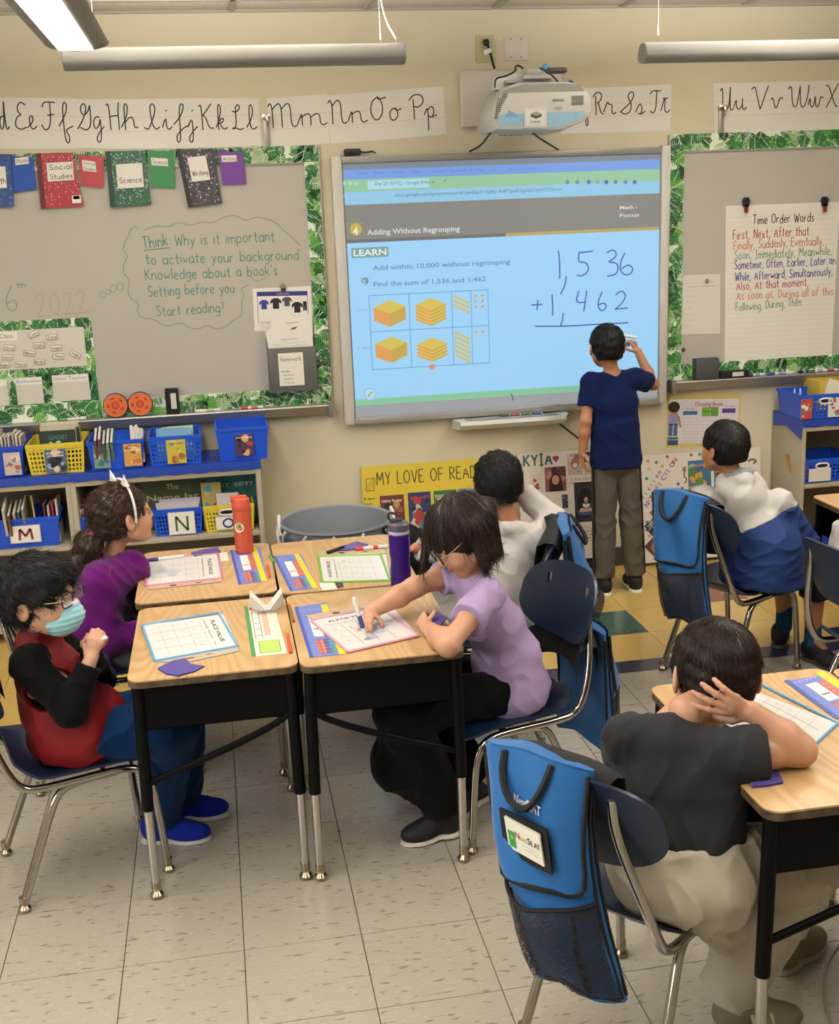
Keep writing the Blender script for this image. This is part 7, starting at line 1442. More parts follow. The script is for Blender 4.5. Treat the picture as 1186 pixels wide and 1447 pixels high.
# --- boy writing on the board
def boy_board():
    J = base_joints((1.875, 2.215, .655), (1.87, 2.225, .93), (1.862, 2.235, 1.065), (-1, .03, -.02), .105, .050)
    J['elL'], J['wrL'] = PX(828, 595, 2.20), PX(823, 640, 2.22); J['shR'] += A3(.01, .01, .0); J['elR'], J['wrR'] = A3(2.10, 2.33, .985), A3(2.068, 2.45, 1.13)
    J['knL'], J['anL'], J['ftL'] = A3(1.822, 2.215, .36), A3(1.815, 2.205, .085), A3(0, 1, 0); J['knR'], J['anR'], J['ftR'] = A3(1.948, 2.215, .36), A3(1.968, 2.21, .085), A3(.1, 1, 0)
    H = Head((1.838, 2.245, 1.188), A3(.02, 1, .04), (0, 0, 1), 1.0)
    hs = [(((J['wrL']), A3(.05, .1, -1), A3(1, 0, 0), 1), dict(curls=(.5, .5, .5, .5), thumb=(.1, .2), size=.80, fr=.0072)), ((J['wrR'], A3(-.35, .35, .85), A3(-.5, .7, -.5), 1), dict(curls=(1.2, 1.2, 1.2, 1.2), thumb=(.6, .7), size=.80, fr=.0075))]
    t = child('boy in navy T-shirt and grey trousers writing on the board', J, H, SK1, False, .005, hs, legs=(.044, .036, .024))
    shirt(t, J, cloth('#0f1b46', '#0a1434'), (.62, .60), hem=-.03, fold=(2, .0022), w_=(.126, .112, .112), d_=(.096, .078, .075), rs=(.046, .045), neck=.038)
    tr_ = trousers(t, J, cloth('#565049', '#48433d'), (.057, .051, .047), fold=(4, .0028), k=.010, w_=(.108, .076), top=-.01, length=1.0)
    for q, sx in (('L', -1), ('R', 1)):
        b = MB(); P = [J['hip' + q] + A3(sx * .064, 0, 0), J['kn' + q] + A3(sx * .058, 0, 0), J['an' + q] + A3(sx * .051, 0, .0)]; b.tube([tuple(p) for p in P], .008, 6, smooth=1); b.build('side_stripe', BLK, tr_)
    short_hair(H, t, HB, 2, .9, n=3000, L=.018, messy=.08)
    for q in 'LR': shoe(t, '', J['an' + q] + A3(0, -.045, -.085), J['ft' + q], .20, 0, mat('#cfd4c0', .6), mat('#18181a', .7), lace=mat('#8aa03c', .6))
    a = PX(889, 483, 2.50); tp = A3(2.035, 2.545, 1.185)
    marker('marker', 'marker in the hand of the boy at the board', tuple(A3(2.075, 2.49, 1.195)), tuple(A3(1.975, 2.515, 1.215)), .008, '#d6d8d2', '#4aa080', .35)
boy_board()

# --- grey shirt, front right
def boy_grey():
    az = 62; sd = AZ(az + 90)
    J = base_joints((.945, -.90, .455), (.955, -.845, .62), (.985, -.80, .765), sd, .125, .065); J['waist'] = A3(.945, -.885, .53)
    J['shR'] = A3(1.045, -.90, .70); J['shL'] = A3(.872, -.76, .695); J['elR'] = PZ(1131, 1060, .697); J['wrR'] = PX(1064, 1006, -.865)
    J['elL'], J['wrL'] = A3(.93, -.60, .56), A3(1.07, -.60, .70)
    J['knL'], J['anL'], J['ftL'] = A3(1.30, -.60, .43), A3(1.30, -.66, .08), AZ(40); J['knR'], J['anR'], J['ftR'] = A3(1.27, -.86, .41), A3(1.09, -.83, .075), AZ(0)
    H = Head(PX(1010, 955, -.705), AZ(84, -20), A3(.10, .28, 1), 1.17)
    hs = [((J['wrR'], nz(A3(-.92, .16, .36)), A3(.1, .95, .15), 1), dict(curls=(.22, .25, .3, .34), thumb=(.5, .4), size=.98, spread=.16, fr=.0078))]
    t = child('boy in charcoal T-shirt resting his hand on his head, front right', J, H, SK2, False, .0042, hs, arms=(.036, .032, .0225), neckr=.035)
    def ex(s): s.cone(J['shL'] * .6 + J['shR'] * .4, J['ch'], .07, .08)
    shirt(t, J, cloth('#2d2e30', '#242527'), (.5, .42), hem=.03, fold=(7, .0028), w_=(.140, .128, .142), d_=(.098, .090, .092), rs=(.058, .058), neck=.043, h=.0055, extra=ex)
    def ex2(s): s.ell(J['pel'] + A3(-.01, -.02, -.01), (.150, .135, .085), None, .04); s.cone(A3(1.0, -.93, .40), A3(1.11, -.87, .24), .085, .066, .04); s.cone(A3(1.11, -.87, .24), A3(1.08, -.84, .10), .066, .052, .04)
    trousers(t, J, cloth('#a89f8d', '#958c7a'), (.092, .074, .055), top=.055, fold=(9, .0042), extra=ex2, w_=(.142, .108))
    short_hair(H, t, HD, 5, 1.1, n=9000, h=.0045, L=.024, messy=.05, nape=-.062)
    shoe(t, '', A3(1.045, -.855, .0), AZ(-8), .20, 0, mat('#8f8a7c', .6), cloth('#6e6654')); b = MB(); [b.tube([tuple(A3(1.045, -.855, 0) + AZ(-8) * (.085 + .022 * i) + AZ(-98) * .0375 + A3(0, 0, .016)), tuple(A3(1.045, -.855, 0) + AZ(-8) * (.075 + .022 * i) + AZ(-98) * .030 + A3(0, 0, .058))], .0045, 6) for i in range(3)]; b.build('shoe_stripes', mat('#a89c6c', .6), t)['kind'] = 'stuff'; shoe(t, '', A3(1.27, -.70, 0), AZ(30), .20, 0, mat('#8f8a7c', .6), cloth('#6e6654'))
boy_grey()

# --- girl in lavender
def bob_hair(H, t, m_):
    k = H.k; s = SDF(); s.k = .02
    s.ell(H.w(0, -.012, .026), A3(.084, .102, .090) * k, H.F, .01)
    dn = A3(0, 0, -1); 
    P = [(-.075, .055, .03), (-.088, .01, .02), (-.088, -.04, .01), (-.055, -.085, .01), (0, -.10, .01), (.055, -.085, .01), (.088, -.04, .01), (.088, .01, .02), (.075, .055, .03)]
    return s
def girl_lav():
    az = 190; sd = AZ(az + 90)
    J = base_joints((.855, .225, .44), (.80, .22, .63), (.748, .225, .785), sd, .115, .055); J['waist'] = A3(.845, .222, .535)
    J['shL'] = A3(.765, .125, .755); J['shR'] = A3(.715, .335, .765)
    J['elL'] = PZ(633, 912, .690); J['wrL'] = A3(.575, .10, .688); J['elR'] = A3(.575, .275, .748); J['wrR'] = PZ(523, 866, .700)
    J['knL'], J['anL'], J['ftL'] = A3(.49, .10, .43), A3(.625, .135, .085), nz(A3(-.9, 0, -.1)); J['knR'], J['anR'], J['ftR'] = A3(.50, .30, .42), A3(.76, .235, .12), nz(A3(-.75, 0, -.6))
    H = Head(PX(651, 757, .21), nz(A3(-.80, -.16, -.56)), nz(A3(-.5, .0, .85)), 1.04)
    d = nz(PZ(508, 890, .685) - J['wrR'])
    hs = [((J['wrR'], nz(d * .9 + A3(0, 0, -.12)), A3(.35, .15, -1), 1), dict(curls=(.85, 1.1, 1.2, 1.25), thumb=(.45, .9), size=.82, spread=.05, fr=.0076)),
          ((J['wrL'], nz(A3(-.12, .95, .12)), A3(.8, .1, -.6), -1), dict(curls=(.8, .9, .95, 1.0), thumb=(.5, .4), size=.78, spread=.05, fr=.0076))]
    t = child('girl in lavender T-shirt and glasses writing at her desk', J, H, SK2, True, .0042, hs, arms=(.033, .029, .0195))
    def ex(s): s.flat(J['pel'] + A3(-.01, 0, -.01), J['pel'] + A3(-.02, 0, .06), sd, (.142, .122), (.125, .10), .03)
    shirt(t, J, cloth('#a08bb0', '#8d789e'), (.52, .42), hem=-.06, fold=(12, .0024), w_=(.118, .108, .110), d_=(.094, .082, .080), rs=(.050, .050), neck=.048, h=.005, extra=ex)
    def ex2(s): s.cone(A3(.52, .14, .42), A3(.50, .17, .24), .075, .085, .04); s.cone(A3(.50, .17, .24), A3(.62, .17, .12), .085, .06, .04)
    trousers(t, J, cloth('#08080a'), (.070, .070, .066), top=-.01, fold=(13, .003), extra=ex2, length=.95, w_=(.10, .075))
    H.eyes(t, sides=(-1,), look=(0, -.5))
    H.eyes(t, sides=(1,), look=(0, -.5))
    # bob: shell plus falling locks
    k = H.k; s = SDF(); s.ell(H.w(0, -.014, .028), A3(.083, .102, .090) * k, H.F, .01)
    n_ = H.w(0, -.05, -.02); s.k = .03
    for a in range(-80, 101, 20):        # curtain of hair all round except the face, hanging down
        if a == 0: pass
        c, q = math.sin(R(a)), -math.cos(R(a)); p0 = H.w(.070 * c, -.012 + .088 * q, .02); out = nz(p0 - H.w(0, -.01, .02)); sw = A3(.10, .02, 0) * (1 if q < 0 else .2)
        L = .105 + .02 * math.cos(R(a)); p1 = p0 + A3(0, 0, -L) + out * .018 + sw * .22
        s.cone(p0, p1, .026, .015, .022)
    for x in (.066,): p0 = H.w(x, .062, .045); s.cone(p0, p0 + A3(-.018, -.012 if x > 0 else .012, -.095), .019, .009, .02)
    s.ell(H.w(.0, .125, -.042), A3(.050, .075, .075) * k, H.F, .012, 's'); s.ell(H.w(0, .06, -.06), A3(.052, .05, .06) * k, H.F, .01, 's')
    g_ = np.random.RandomState(3); K = g_.normal(size=(5, 3)) * 60; K[:, 2] *= .2; s.fold = lambda P: .0017 * sum(np.sin(P @ v + i) for i, v in enumerate(K)) / 1.6
    V, F = sdf_mesh(s, .005); N = vnormals(V, F); top_ = H.w(0, -.02, .11)
    def df(P, nn): D = (P - top_) * A3(1, 1, .2); D = D / (np.linalg.norm(D, axis=1)[:, None] + 1e-6); return D * .35 + A3(.10, 0, -1)
    A, Bq = strands(V, N, df, 3600, .050, .0013, 9, 4, .03, .04); lq = ((A.reshape(len(A) // 15, 15, 3)[:, 0] - H.c) @ H.F.T); ok = ~((lq[:, 1] > .035) & (lq[:, 0] < .05) & (lq[:, 2] < .05)); kk = np.repeat(ok, 15); Bq = Bq.reshape(12, -1, 4)[:, ok].reshape(-1, 4); mp_ = np.cumsum(kk) - 1; Bq = mp_[Bq]; A = A[kk]; np_obj('hair', np.vstack([V, A]), np.vstack([F, Bq + len(V)]), HD, t)
    glasses(t, H, '#16283a')
    for q, up_, d_ in (('L', 0, A3(-.95, -.1, -.05)), ('R', 0, A3(-.8, 0, -.55))):
        hp = J['an' + q] + A3(.04, 0, -.075) if q == 'L' else J['an' + q] + A3(.045, 0, -.035); shoe(t, '', hp, d_, .185, 0, mat('#c8bfae', .6), mat('#17171a', .7))
    tip = PZ(517, 902, .667); ax = nz(PZ(502, 850, .775) - tip); marker('marker', 'white marker with blue band in the writing girl\'s hand', tuple(tip), tuple(tip + ax * .125), .0068, '#d6d4d0', '#d0cecb', .25, lab_col='#3a4a8c')
def glasses(t, H, c, arm='#8a8458', both=True):
    b = MB(); M_ = mat(c, .3); k = H.k
    def W(x, y, z): return tuple(H.w(x, y, z))
    for q in (-1, 1):
        P = [W(q * (.032 + .0225 * max(-1, min(1, 1.25 * math.cos(a)))), .094 - .006 * abs(math.cos(a)) * (q * math.cos(a) > 0), .000 + .0165 * max(-1, min(1, 1.2 * math.sin(a)))) for a in [i * math.pi / 10 for i in range(21)]]
        b.tube(P, .0018 * k, 6, cap=False)
    b.tube([W(-.010, .095, .004), W(0, .098, .007), W(.010, .095, .004)], .0017 * k, 6, smooth=1); o = b.build('glasses', M_, t)
    for q in (-1, 1): b = MB(); b.tube([W(q * .055, .090, .006), W(q * .070, .075, .006), W(q * .079, .0, .010), W(q * .079, -.015, .004)], .0016 * k, 6, smooth=1); b.build('temple_arm', mat(arm, .4), o)
    gl = mat('#dfe6ee', .05, trans=1.0, alpha=.25)
    for q in (-1, 1): b = MB(); b.add([W(q * (.032 + .021 * math.cos(a)), .093, .000 + .0155 * math.sin(a)) for a in [i * math.pi / 8 for i in range(16)]], [tuple(range(16))]); b.build('lens', gl, o)
girl_lav()

# --- boy with mask
def boy_mask():
    sd = AZ(100)
    J = base_joints((-.455, .215, .435), (-.475, .205, .60), (-.495, .21, .735), sd, .115, .055)
    J['shR'] = A3(-.515, .112, .680); J['shL'] = A3(-.50, .32, .70); J['elR'] = PX(100, 1005, .06); J['wrR'] = PX(129, 930, .09); J['elL'], J['wrL'] = A3(-.36, .33, .54), PX(128, 922, .16)
    J['knR'], J['anR'], J['ftR'] = A3(-.15, .165, .435), A3(-.225, .315, .085), nz(A3(1, -.15, 0)); J['knL'], J['anL'], J['ftL'] = A3(-.13, .31, .43), A3(-.16, .44, .085), nz(A3(1, -.05, 0))
    e = PX(31, 864, .075); H = Head(e, AZ(-20, 5), (0, 0, 1), 1.06); H.c = e - (H.w(.079, -.010, -.006) - H.c)
    hs = [((J['wrR'], nz(A3(.30, .10, .90)), A3(.35, .85, .1), 1), dict(curls=(1.15, 1.2, 1.2, 1.2), thumb=(.7, .6), size=.84, spread=.04, fr=.0078)), ((J['wrL'], nz(A3(.45, -.15, .80)), A3(.2, -.9, .1), -1), dict(curls=(1.0, 1.1, 1.1, 1.2), thumb=(.6, .6), size=.80, spread=.04, fr=.0078))]
    t = child('boy in red vest, glasses and pale blue face mask at the left', J, H, SK2, True, .0042, hs)
    s = SDF(); s.k = .015
    for q in 'LR': a, b_, c_ = J['sh' + q], J['el' + q], J['wr' + q]; s.cone(a, b_, .049, .041); s.cone(J['nb'] * .55 + a * .45 - A3(0, 0, .02), a, .045, .049); g_ = sleeve(b_, b_ + (c_ - b_) * .86, .040, .030, 0, .002); s.grp(g_, .02)
    s.flat(J['pel'] + A3(0, 0, .02), J['ch'] - A3(0, 0, .03), sd, (.112, .086), (.108, .078)); s.fold = folds(21, .003); garment(t, 'black_sweater', s, cloth('#0a0a0b'), .005)
    s = SDF(); s.k = .03; torso(s, J, (.132, .122, .110), (.108, .092, .092))
    s.flat(J['pel'] + A3(.04, 0, .0), J['pel'] + A3(.0, 0, .08), sd, (.150, .125), (.135, .105), .03); s.ell(J['pel'] + A3(.06, 0, .045), (.10, .13, .075), None, .04)
    for q in 'LR': s.cone(J['sh' + q] + A3(.03, 0, -.07) - nz(J['sh' + q] - J['nb']) * .0, J['el' + q] * .55 + J['sh' + q] * .45 + A3(.04, 0, 0), .062, .050, .012, 's'); s.ell(J['sh' + q] + nz(J['sh' + q] - J['nb']) * .045 - A3(0, 0, .01), (.05, .05, .07), None, .01, 's')
    s.cone(J['nb'] - A3(0, 0, .02), J['nb'] + A3(.01, 0, .025), .058, .052, .02); s.ell(J['nb'] + A3(.01, 0, .045), (.046, .046, .035), None, .006, 's'); s.cut(J['pel'] + A3(0, 0, -.055), A3(-.2, 0, -1), .004); s.fold = folds(22, .003)
    v_ = garment(t, 'red_vest', s, mat('#7c141b', .6, spec=.3, bump=(50, .2, .002), var=(6, .4, '#640e15')), .005)
    b = MB(); P = [PX(*q) for q in ((46, 1017, .085), (60, 1013, .085), (68, 1024, .085), (56, 1032, .085))]; n_ = A3(.1, -1, .2)
    s = SDF(); s.k = .02; s.cone(J['nb'] - A3(-.005, 0, .01), J['nb'] + A3(.012, 0, .035), .050, .044); s.ell(J['nb'] + A3(.012, 0, .06), (.039, .039, .04), None, .004, 's'); garment(t, 'grey_collar', s, cloth('#3a393c'), .005)
    b = MB(); b.ball(tuple(J['ch'] + A3(.02, -.098, -.035)), .02, 10, (1, .25, .8)); b.build('reflective_patch', mat('#5c5a58', .4), v_)
    def ex(s): s.cone(J['hipR'] + A3(.08, 0, 0), A3(-.20, .15, .43), .072, .072, .03)
    tr_ = trousers(t, J, cloth('#0b2a50', '#08203c'), (.076, .066, .056), top=-.01, w_=(.10, .08), fold=(23, .0032), extra=ex, length=1.0)
    short_hair(H, t, HB, 6, 2.6, n=5200, h=.005, L=.030, messy=.14, curl=.25, fringe=.004, front=.056)
    H.eyes(t, look=(.1, .05)); glasses(t, H, '#23233a')
    # mask
    s = SDF(); s.k = .01; k = H.k; s.ell(H.w(0, .046, -.050), A3(.058, .058, .050) * k, H.F, .01); s.cone(H.w(0, .088, -.020), H.w(0, .095, -.045), .014 * k, .016 * k, .02); s.cut(H.w(0, .045, -.014), H.F[2] * .95 - H.F[1] * .1, .004); s.cut(H.w(0, .020, 0), -H.F[1], .004)
    s.fold = lambda P: .0009 * np.sin(((P - H.c) @ H.F[2]) * 420)
    mk = garment(t, 'face_mask', s, mat('#8fc0c8', .7, bump=(900, .2, .0005)), .0035)
    b = MB(); b.tube([tuple(H.w(q * .050, .052 + .0 * q, -.016)) for q in (1, .9)] , .001, 4)
    s = SDF(); s.ell(H.w(0, .046, -.050), A3(.0605, .0605, .0525) * k, H.F, .01); s.cone(H.w(0, .088, -.020), H.w(0, .095, -.045), .0146 * k, .0165 * k, .02); s.cut(H.w(0, .045, -.0125), H.F[2] * .95 - H.F[1] * .1, .002); s.cut(H.w(0, .045, -.024), -H.F[2] * .95 + H.F[1] * .1, .002); s.cut(H.w(0, .021, 0), -H.F[1], .002); garment(t, 'mask_band', s, mat('#c9c6c6', .7), .0035)
    for q in (1, -1):
        b = MB(); b.tube([tuple(H.w(q * .052, .024, -.026)), tuple(H.w(q * .072, .006, -.012)), tuple(H.w(q * .080, -.012, .018)), tuple(H.w(q * .076, -.028, .004)), tuple(H.w(q * .068, -.022, -.03)), tuple(H.w(q * .058, .012, -.055)), tuple(H.w(q * .050, .024, -.066))], .0018, 6, smooth=2); b.build('ear_loop', WHITE, mk)
    shoe(t, '', A3(-.285, .325, 0), A3(1, -.18, 0), .205, 0, mat('#b9b7b4', .6), cloth('#14268a'), lace=mat('#101a5a', .6)); shoe(t, '', A3(-.225, .445, 0), A3(1, -.05, 0), .20, 0, mat('#b9b7b4', .6), cloth('#14268a'), lace=mat('#101a5a', .6))
    c = PX(144, 905, .10); marker('marker', 'white marker clasped in the masked boy\'s hands', tuple(c + A3(-.02, .01, -.02)), tuple(c + A3(.012, -.01, .012)), .006, '#d8d6d2', '#d0cecb')
boy_mask()
# --- girl in purple fleece
def girl_purple():
    sd = AZ(105)
    J = base_joints((-.45, .93, .435), (-.40, .94, .58), (-.355, .95, .715), sd, .112, .055)
    J['shR'] = A3(-.385, .84, .675); J['shL'] = A3(-.37, 1.06, .68); J['elR'], J['wrR'] = A3(-.375, .80, .49), A3(-.22, .84, .50); J['elL'], J['wrL'] = A3(-.26, 1.08, .50), A3(-.17, 1.02, .48)
    J['knR'], J['anR'], J['ftR'] = A3(-.14, .86, .42), A3(-.26, .76, .09), AZ(0); J['knL'], J['anL'], J['ftL'] = A3(-.13, 1.0, .42), A3(-.28, .96, .09), AZ(0)
    H = Head(PX(173, 729, .95), AZ(28, 8), (0, 0, 1), 1.06)
    t = child('girl in purple fleece wearing a white cat-ear headband', J, H, SK2, True, .005, [((J['wrL'], A3(.9, -.1, -.1), A3(0, 0, -1), 1), dict(size=.8)), ((J['wrR'], A3(.9, .1, .0), A3(0, .5, -.8), -1), dict(size=.8))])
    def ex(s):
        s.cone(J['nb'] + A3(-.055, -.02, -.005), J['nb'] + A3(-.045, .06, -.01), .035, .035, .02); s.cone(J['nb'] + A3(-.02, -.05, .0), J['nb'] + A3(.03, -.045, .0), .024, .020, .02); s.flat(J['pel'] + A3(0, 0, -.03), J['pel'] + A3(0, 0, .1), sd, (.15, .12), (.14, .11), .03); s.cone(J['shR'], PX(192, 806, .92), .058, .048, .03); s.cone(J['nb'] + A3(.03, -.03, .01), PX(190, 790, .93), .028, .035, .02); s.cone(J['shR'] + A3(.0, .04, -.02), J['pel'] + A3(.0, -.07, .10), .085, .085, .04)
    M_ = mat('#5c0f60', .95, spec=.1, bump=(220, .9, .003), sheen=.15, var=(30, .5, '#4a0a50'))
    fz = shirt(t, J, M_, (1.8, 1.8), (.135, .130, .120), (.110, .105, .095), hem=-.055, fold=(31, .003), rs=(.056, .050), neck=.046, h=.0055, extra=ex, name='purple_fleece')
    b = MB(); b.tube([tuple(PX(*q)) for q in ((156, 800, .80), (153, 840, .79), (157, 880, .78), (156, 925, .79))], .0016, 6, smooth=1); b.build('seam_piping', mat('#7a4a6a', .7), fz)
    trousers(t, J, cloth('#54565c'), (.078, .060, .048)); H.eyes(t, sides=(1,), iris='#3a2618')
    k = H.k; s = SDF(); s.ell(H.w(0, -.014, .028), A3(.0785, .096, .086) * k, H.F, .01); s.ell(H.w(0, -.045, -.02), A3(.062, .058, .05) * k, H.F, .02); s.ell(H.w(0, .125, -.03), A3(.09, .085, .095) * k, H.F, .012, 's')
    for q in (-1, 1): s.ell(H.w(q * .088, .01, -.03), A3(.03, .04, .035) * k, H.F, .008, 's')
    s.cut(H.w(0, 0, -.055), -H.F[2], .01); P = [H.w(0, -.095, -.015), H.w(-.02, -.125, -.045), PX(125, 772, .90), PX(112, 795, .90), PX(103, 822, .90), PX(101, 848, .90)]
    s.chain(P, [.024, .032, .040, .038, .026, .010], .02); g_ = np.random.RandomState(8); K = g_.normal(size=(5, 3)) * 90; s.fold = lambda Q: .0018 * sum(np.sin(Q @ v + i) for i, v in enumerate(K)) / 1.6
    V, F = sdf_mesh(s, .005); N = vnormals(V, F); bk = H.w(0, -.11, -.01)
    def df(Q, nn):
        D = bk - Q; D /= np.linalg.norm(D, axis=1)[:, None] + 1e-6; ty = ((Q - H.c) @ H.F[1] < -.1 * k)[:, None]; return np.where(ty, nz(P[-1] - P[1])[None], D)
    A, Bq = strands(V, N, df, 4200, .040, .0011, 5, 4, .08, .25); np_obj('hair', np.vstack([V, A]), np.vstack([F, Bq + len(V)]), HBR, t)
    hb_ = MB(); hb_.tube([tuple(H.w(.084 * math.cos(a), .012 + .01 * math.sin(a), .022 + .096 * math.sin(a))) for a in [R(-20 + 11 * i) for i in range(21)]], .0042, 8); o = hb_.build('headband', WHITE, t)
    for q in (-1, 1):
        c = H.w(q * .040, .016, .104); up = nz(H.F[2] + q * .25 * H.F[0]); e = MB(); v = [tuple(c + H.F[0] * x * k + up * z * k + H.F[1] * y * k) for x, z, y in ((-.021, 0, .006), (.021, 0, .006), (.003 * q, .042, 0), (-.021, 0, -.006), (.021, 0, -.006), (0, .012, .012))]; e.add(v, [(0, 1, 2), (4, 3, 2), (1, 4, 2), (3, 0, 2), (0, 3, 4, 1)]); e.build('cat_ear', WHITE, o, smooth=False)
    b = MB(); b.tube([tuple(H.w(.0, -.105, -.012) + A3(*q) * .0) for q in ((0, 0, 0), (0, 0, 0))], .001, 4)
    s = SDF(); s.ell(H.w(-.004, -.108, -.02), (.026, .026, .012)); garment(t, 'hair_tie', s, mat('#8a3a50', .8), .004)
    for hp in (A3(-.30, .745, .0), A3(-.33, .95, 0)): shoe(t, '', hp, AZ(5), .20, 0, mat('#b8c07a', .6), mat('#4a4f24', .7))
girl_purple()
# --- boy in white sweatshirt
def boy_white():
    sd = AZ(150)
    J = base_joints((1.0, .88, .43), (1.0, .895, .60), (1.03, .91, .745), sd, .115, .055)
    J['shL'], J['shR'] = A3(.945, .93, .70), A3(1.125, .86, .70); J['elR'], J['wrR'] = A3(1.195, .94, .735), A3(1.105, 1.02, .83); J['elL'], J['wrL'] = A3(.80, .88, .66), A3(.68, .86, .70)
    J['knL'], J['anL'], J['ftL'] = A3(.72, .80, .43), A3(.75, .78, .10), AZ(180); J['knR'], J['anR'], J['ftR'] = A3(.74, .96, .43), A3(.76, .96, .10), AZ(180)
    H = Head(PX(705, 684, .95), AZ(78, 0), (0, 0, 1), 1.05)
    t = child('boy in white sweatshirt turned away with one arm raised', J, H, SK3, False, .005, [((J['wrR'], nz(A3(-.5, .2, .75)), A3(-.8, .1, -.4), 1), dict(size=.8)), ((J['wrL'], A3(-1, 0, -.1), A3(0, 0, -1), -1), dict(size=.8))])
    def ex(s): s.cone(J['nb'] + A3(-.03, -.055, .0), J['nb'] + A3(.045, -.045, -.01), .024, .024, .015); s.flat(J['pel'] + A3(0, 0, -.02), J['pel'] + A3(0, 0, .1), sd, (.135, .11), (.125, .10), .03); s.ell(J['pel'] + A3(0, 0, .0), (.12, .12, .08), None, .04)
    shirt(t, J, cloth('#b9b5b2', '#aaa5a0'), (1.93, 1.95), (.132, .130, .122), (.108, .104, .094), hem=-.05, fold=(41, .003), rs=(.056, .052), neck=.040, h=.0055, extra=ex, name='sweatshirt')
    trousers(t, J, cloth('#8a8781'), (.080, .062, .050)); short_hair(H, t, HB, 12, 1.7, n=5200, L=.018, messy=.22, curl=.2)
    for hp in (A3(.80, .78, 0), A3(.80, .96, 0)): shoe(t, '', hp, AZ(180), .20, 0, WHITE, BLK)
boy_white()
# --- boy in white and blue jacket
def boy_jacket():
    sd = AZ(128)
    J = base_joints((2.06, 1.05, .44), (2.03, 1.08, .60), (1.985, 1.13, .755), sd, .135, .058); J['waist'] = A3(2.06, 1.06, .50)
    J['shL'], J['shR'] = A3(1.875, 1.20, .70), A3(2.125, 1.05, .70); J['elR'], J['wrR'] = A3(2.24, 1.06, .52), A3(2.33, 1.20, .45); J['elL'], J['wrL'] = A3(1.86, 1.35, .56), A3(2.00, 1.46, .50)
    J['knL'], J['anL'], J['ftL'] = A3(2.28, 1.32, .42), A3(2.30, 1.32, .12), AZ(60); J['knR'], J['anR'], J['ftR'] = A3(2.32, 1.12, .42), A3(2.335, 1.14, .11), AZ(-70)
    H = Head(PX(1024, 633, 1.16), AZ(112, 3), (0, 0, 1), .98)
    t = child('boy in white and blue hooded jacket turned to the board', J, H, SK1, True, .005, [((J['wrR'], A3(.3, .8, -.2), A3(0, 0, -1), 1), dict(size=.8)), ((J['wrL'], A3(.8, .4, -.1), A3(0, 0, -1), -1), dict(size=.8))])
    def base(lo, hi, name, m_, ex=None, hem=None, seed=51):
        s = SDF(); s.k = .03; torso(s, J, (.146, .142, .128), (.112, .106, .096)); s.flat(J['pel'] + A3(0, 0, -.03), J['pel'] + A3(0, 0, .1), sd, (.165, .128), (.155, .12), .03)
        for q in 'LR': s.cone(J['sh' + q], J['el' + q], .053, .055); s.cone(J['el' + q], J['wr' + q], .055, .042, .02)
        if ex: ex(s)
        for o_, n_ in ((lo, -1), (hi, 1)):
            if o_ is not None: s.cut(o_[0], o_[1] * n_, .003)
        s.ell(J['nb'] + A3(0, .01, .045), (.052, .052, .045), None, .006, 's'); s.fold = folds(seed, .0028); return garment(t, name, s, m_, .0055)
    cutp = (J['ch'] + A3(0, 0, .02), nz(A3(-.36, .22, .9)))
    base((J['pel'] + A3(0, 0, -.05), A3(0, 0, 1)), cutp, 'blue_jacket_body', cloth('#26396c', '#20315e', rough=.6)); 
    def hood(s):
        n_ = J['nb']; s.cone(n_ + A3(-.05, .02, .03), n_ + A3(0, -.065, .035), .026, .032, .02); s.cone(n_ + A3(0, -.065, .035), n_ + A3(.065, .0, .03), .032, .026, .02); s.cone(n_ + A3(-.055, -.01, -.0), n_ + A3(.0, -.085, -.02), .034, .042, .02); s.cone(n_ + A3(.0, -.085, -.02), n_ + A3(.075, -.03, .0), .042, .034, .02); s.ell(n_ + A3(.01, -.075, -.06), (.075, .045, .075), None, .03); s.cone(n_ + A3(-.02, -.04, .01), n_ + A3(.05, -.02, .012), .03, .03, .02)
    base(cutp, None, 'white_jacket_yoke', cloth('#b4b1ac', '#a5a29c', rough=.7), hood, seed=52)
    s = SDF(); n_ = J['nb']; s.cone(n_ + A3(-.035, .0, .048), n_ + A3(.005, -.048, .052), .022, .028, .02); s.cone(n_ + A3(.005, -.048, .052), n_ + A3(.052, .005, .048), .028, .022, .02); s.fold = folds(53, .003); garment(t, 'grey_hood_lining', s, cloth('#86858a'), .005)
    trousers(t, J, cloth('#16171c'), (.082, .065, .055), length=.45); short_hair(H, t, HB, 15, 1.3, n=4200, L=.014, messy=.12)
    for q in 'LR': s = SDF(); s.cone(J['an' + q] + A3(0, 0, -.03), J['an' + q] + A3(0, 0, .065), .034, .033); s.cut(J['an' + q] + A3(0, 0, .06), A3(0, 0, 1), .002); garment(t, 'sock', s, cloth('#1d4a66'), .005)
    shoe(t, '', A3(2.325, 1.19, 0), AZ(-75), .215, 0, mat('#4c4a3c', .7), mat('#17181a', .7)); shoe(t, '', A3(2.27, 1.30, 0), AZ(60), .21, 0, mat('#4c4a3c', .7), mat('#17181a', .7))
boy_jacket()
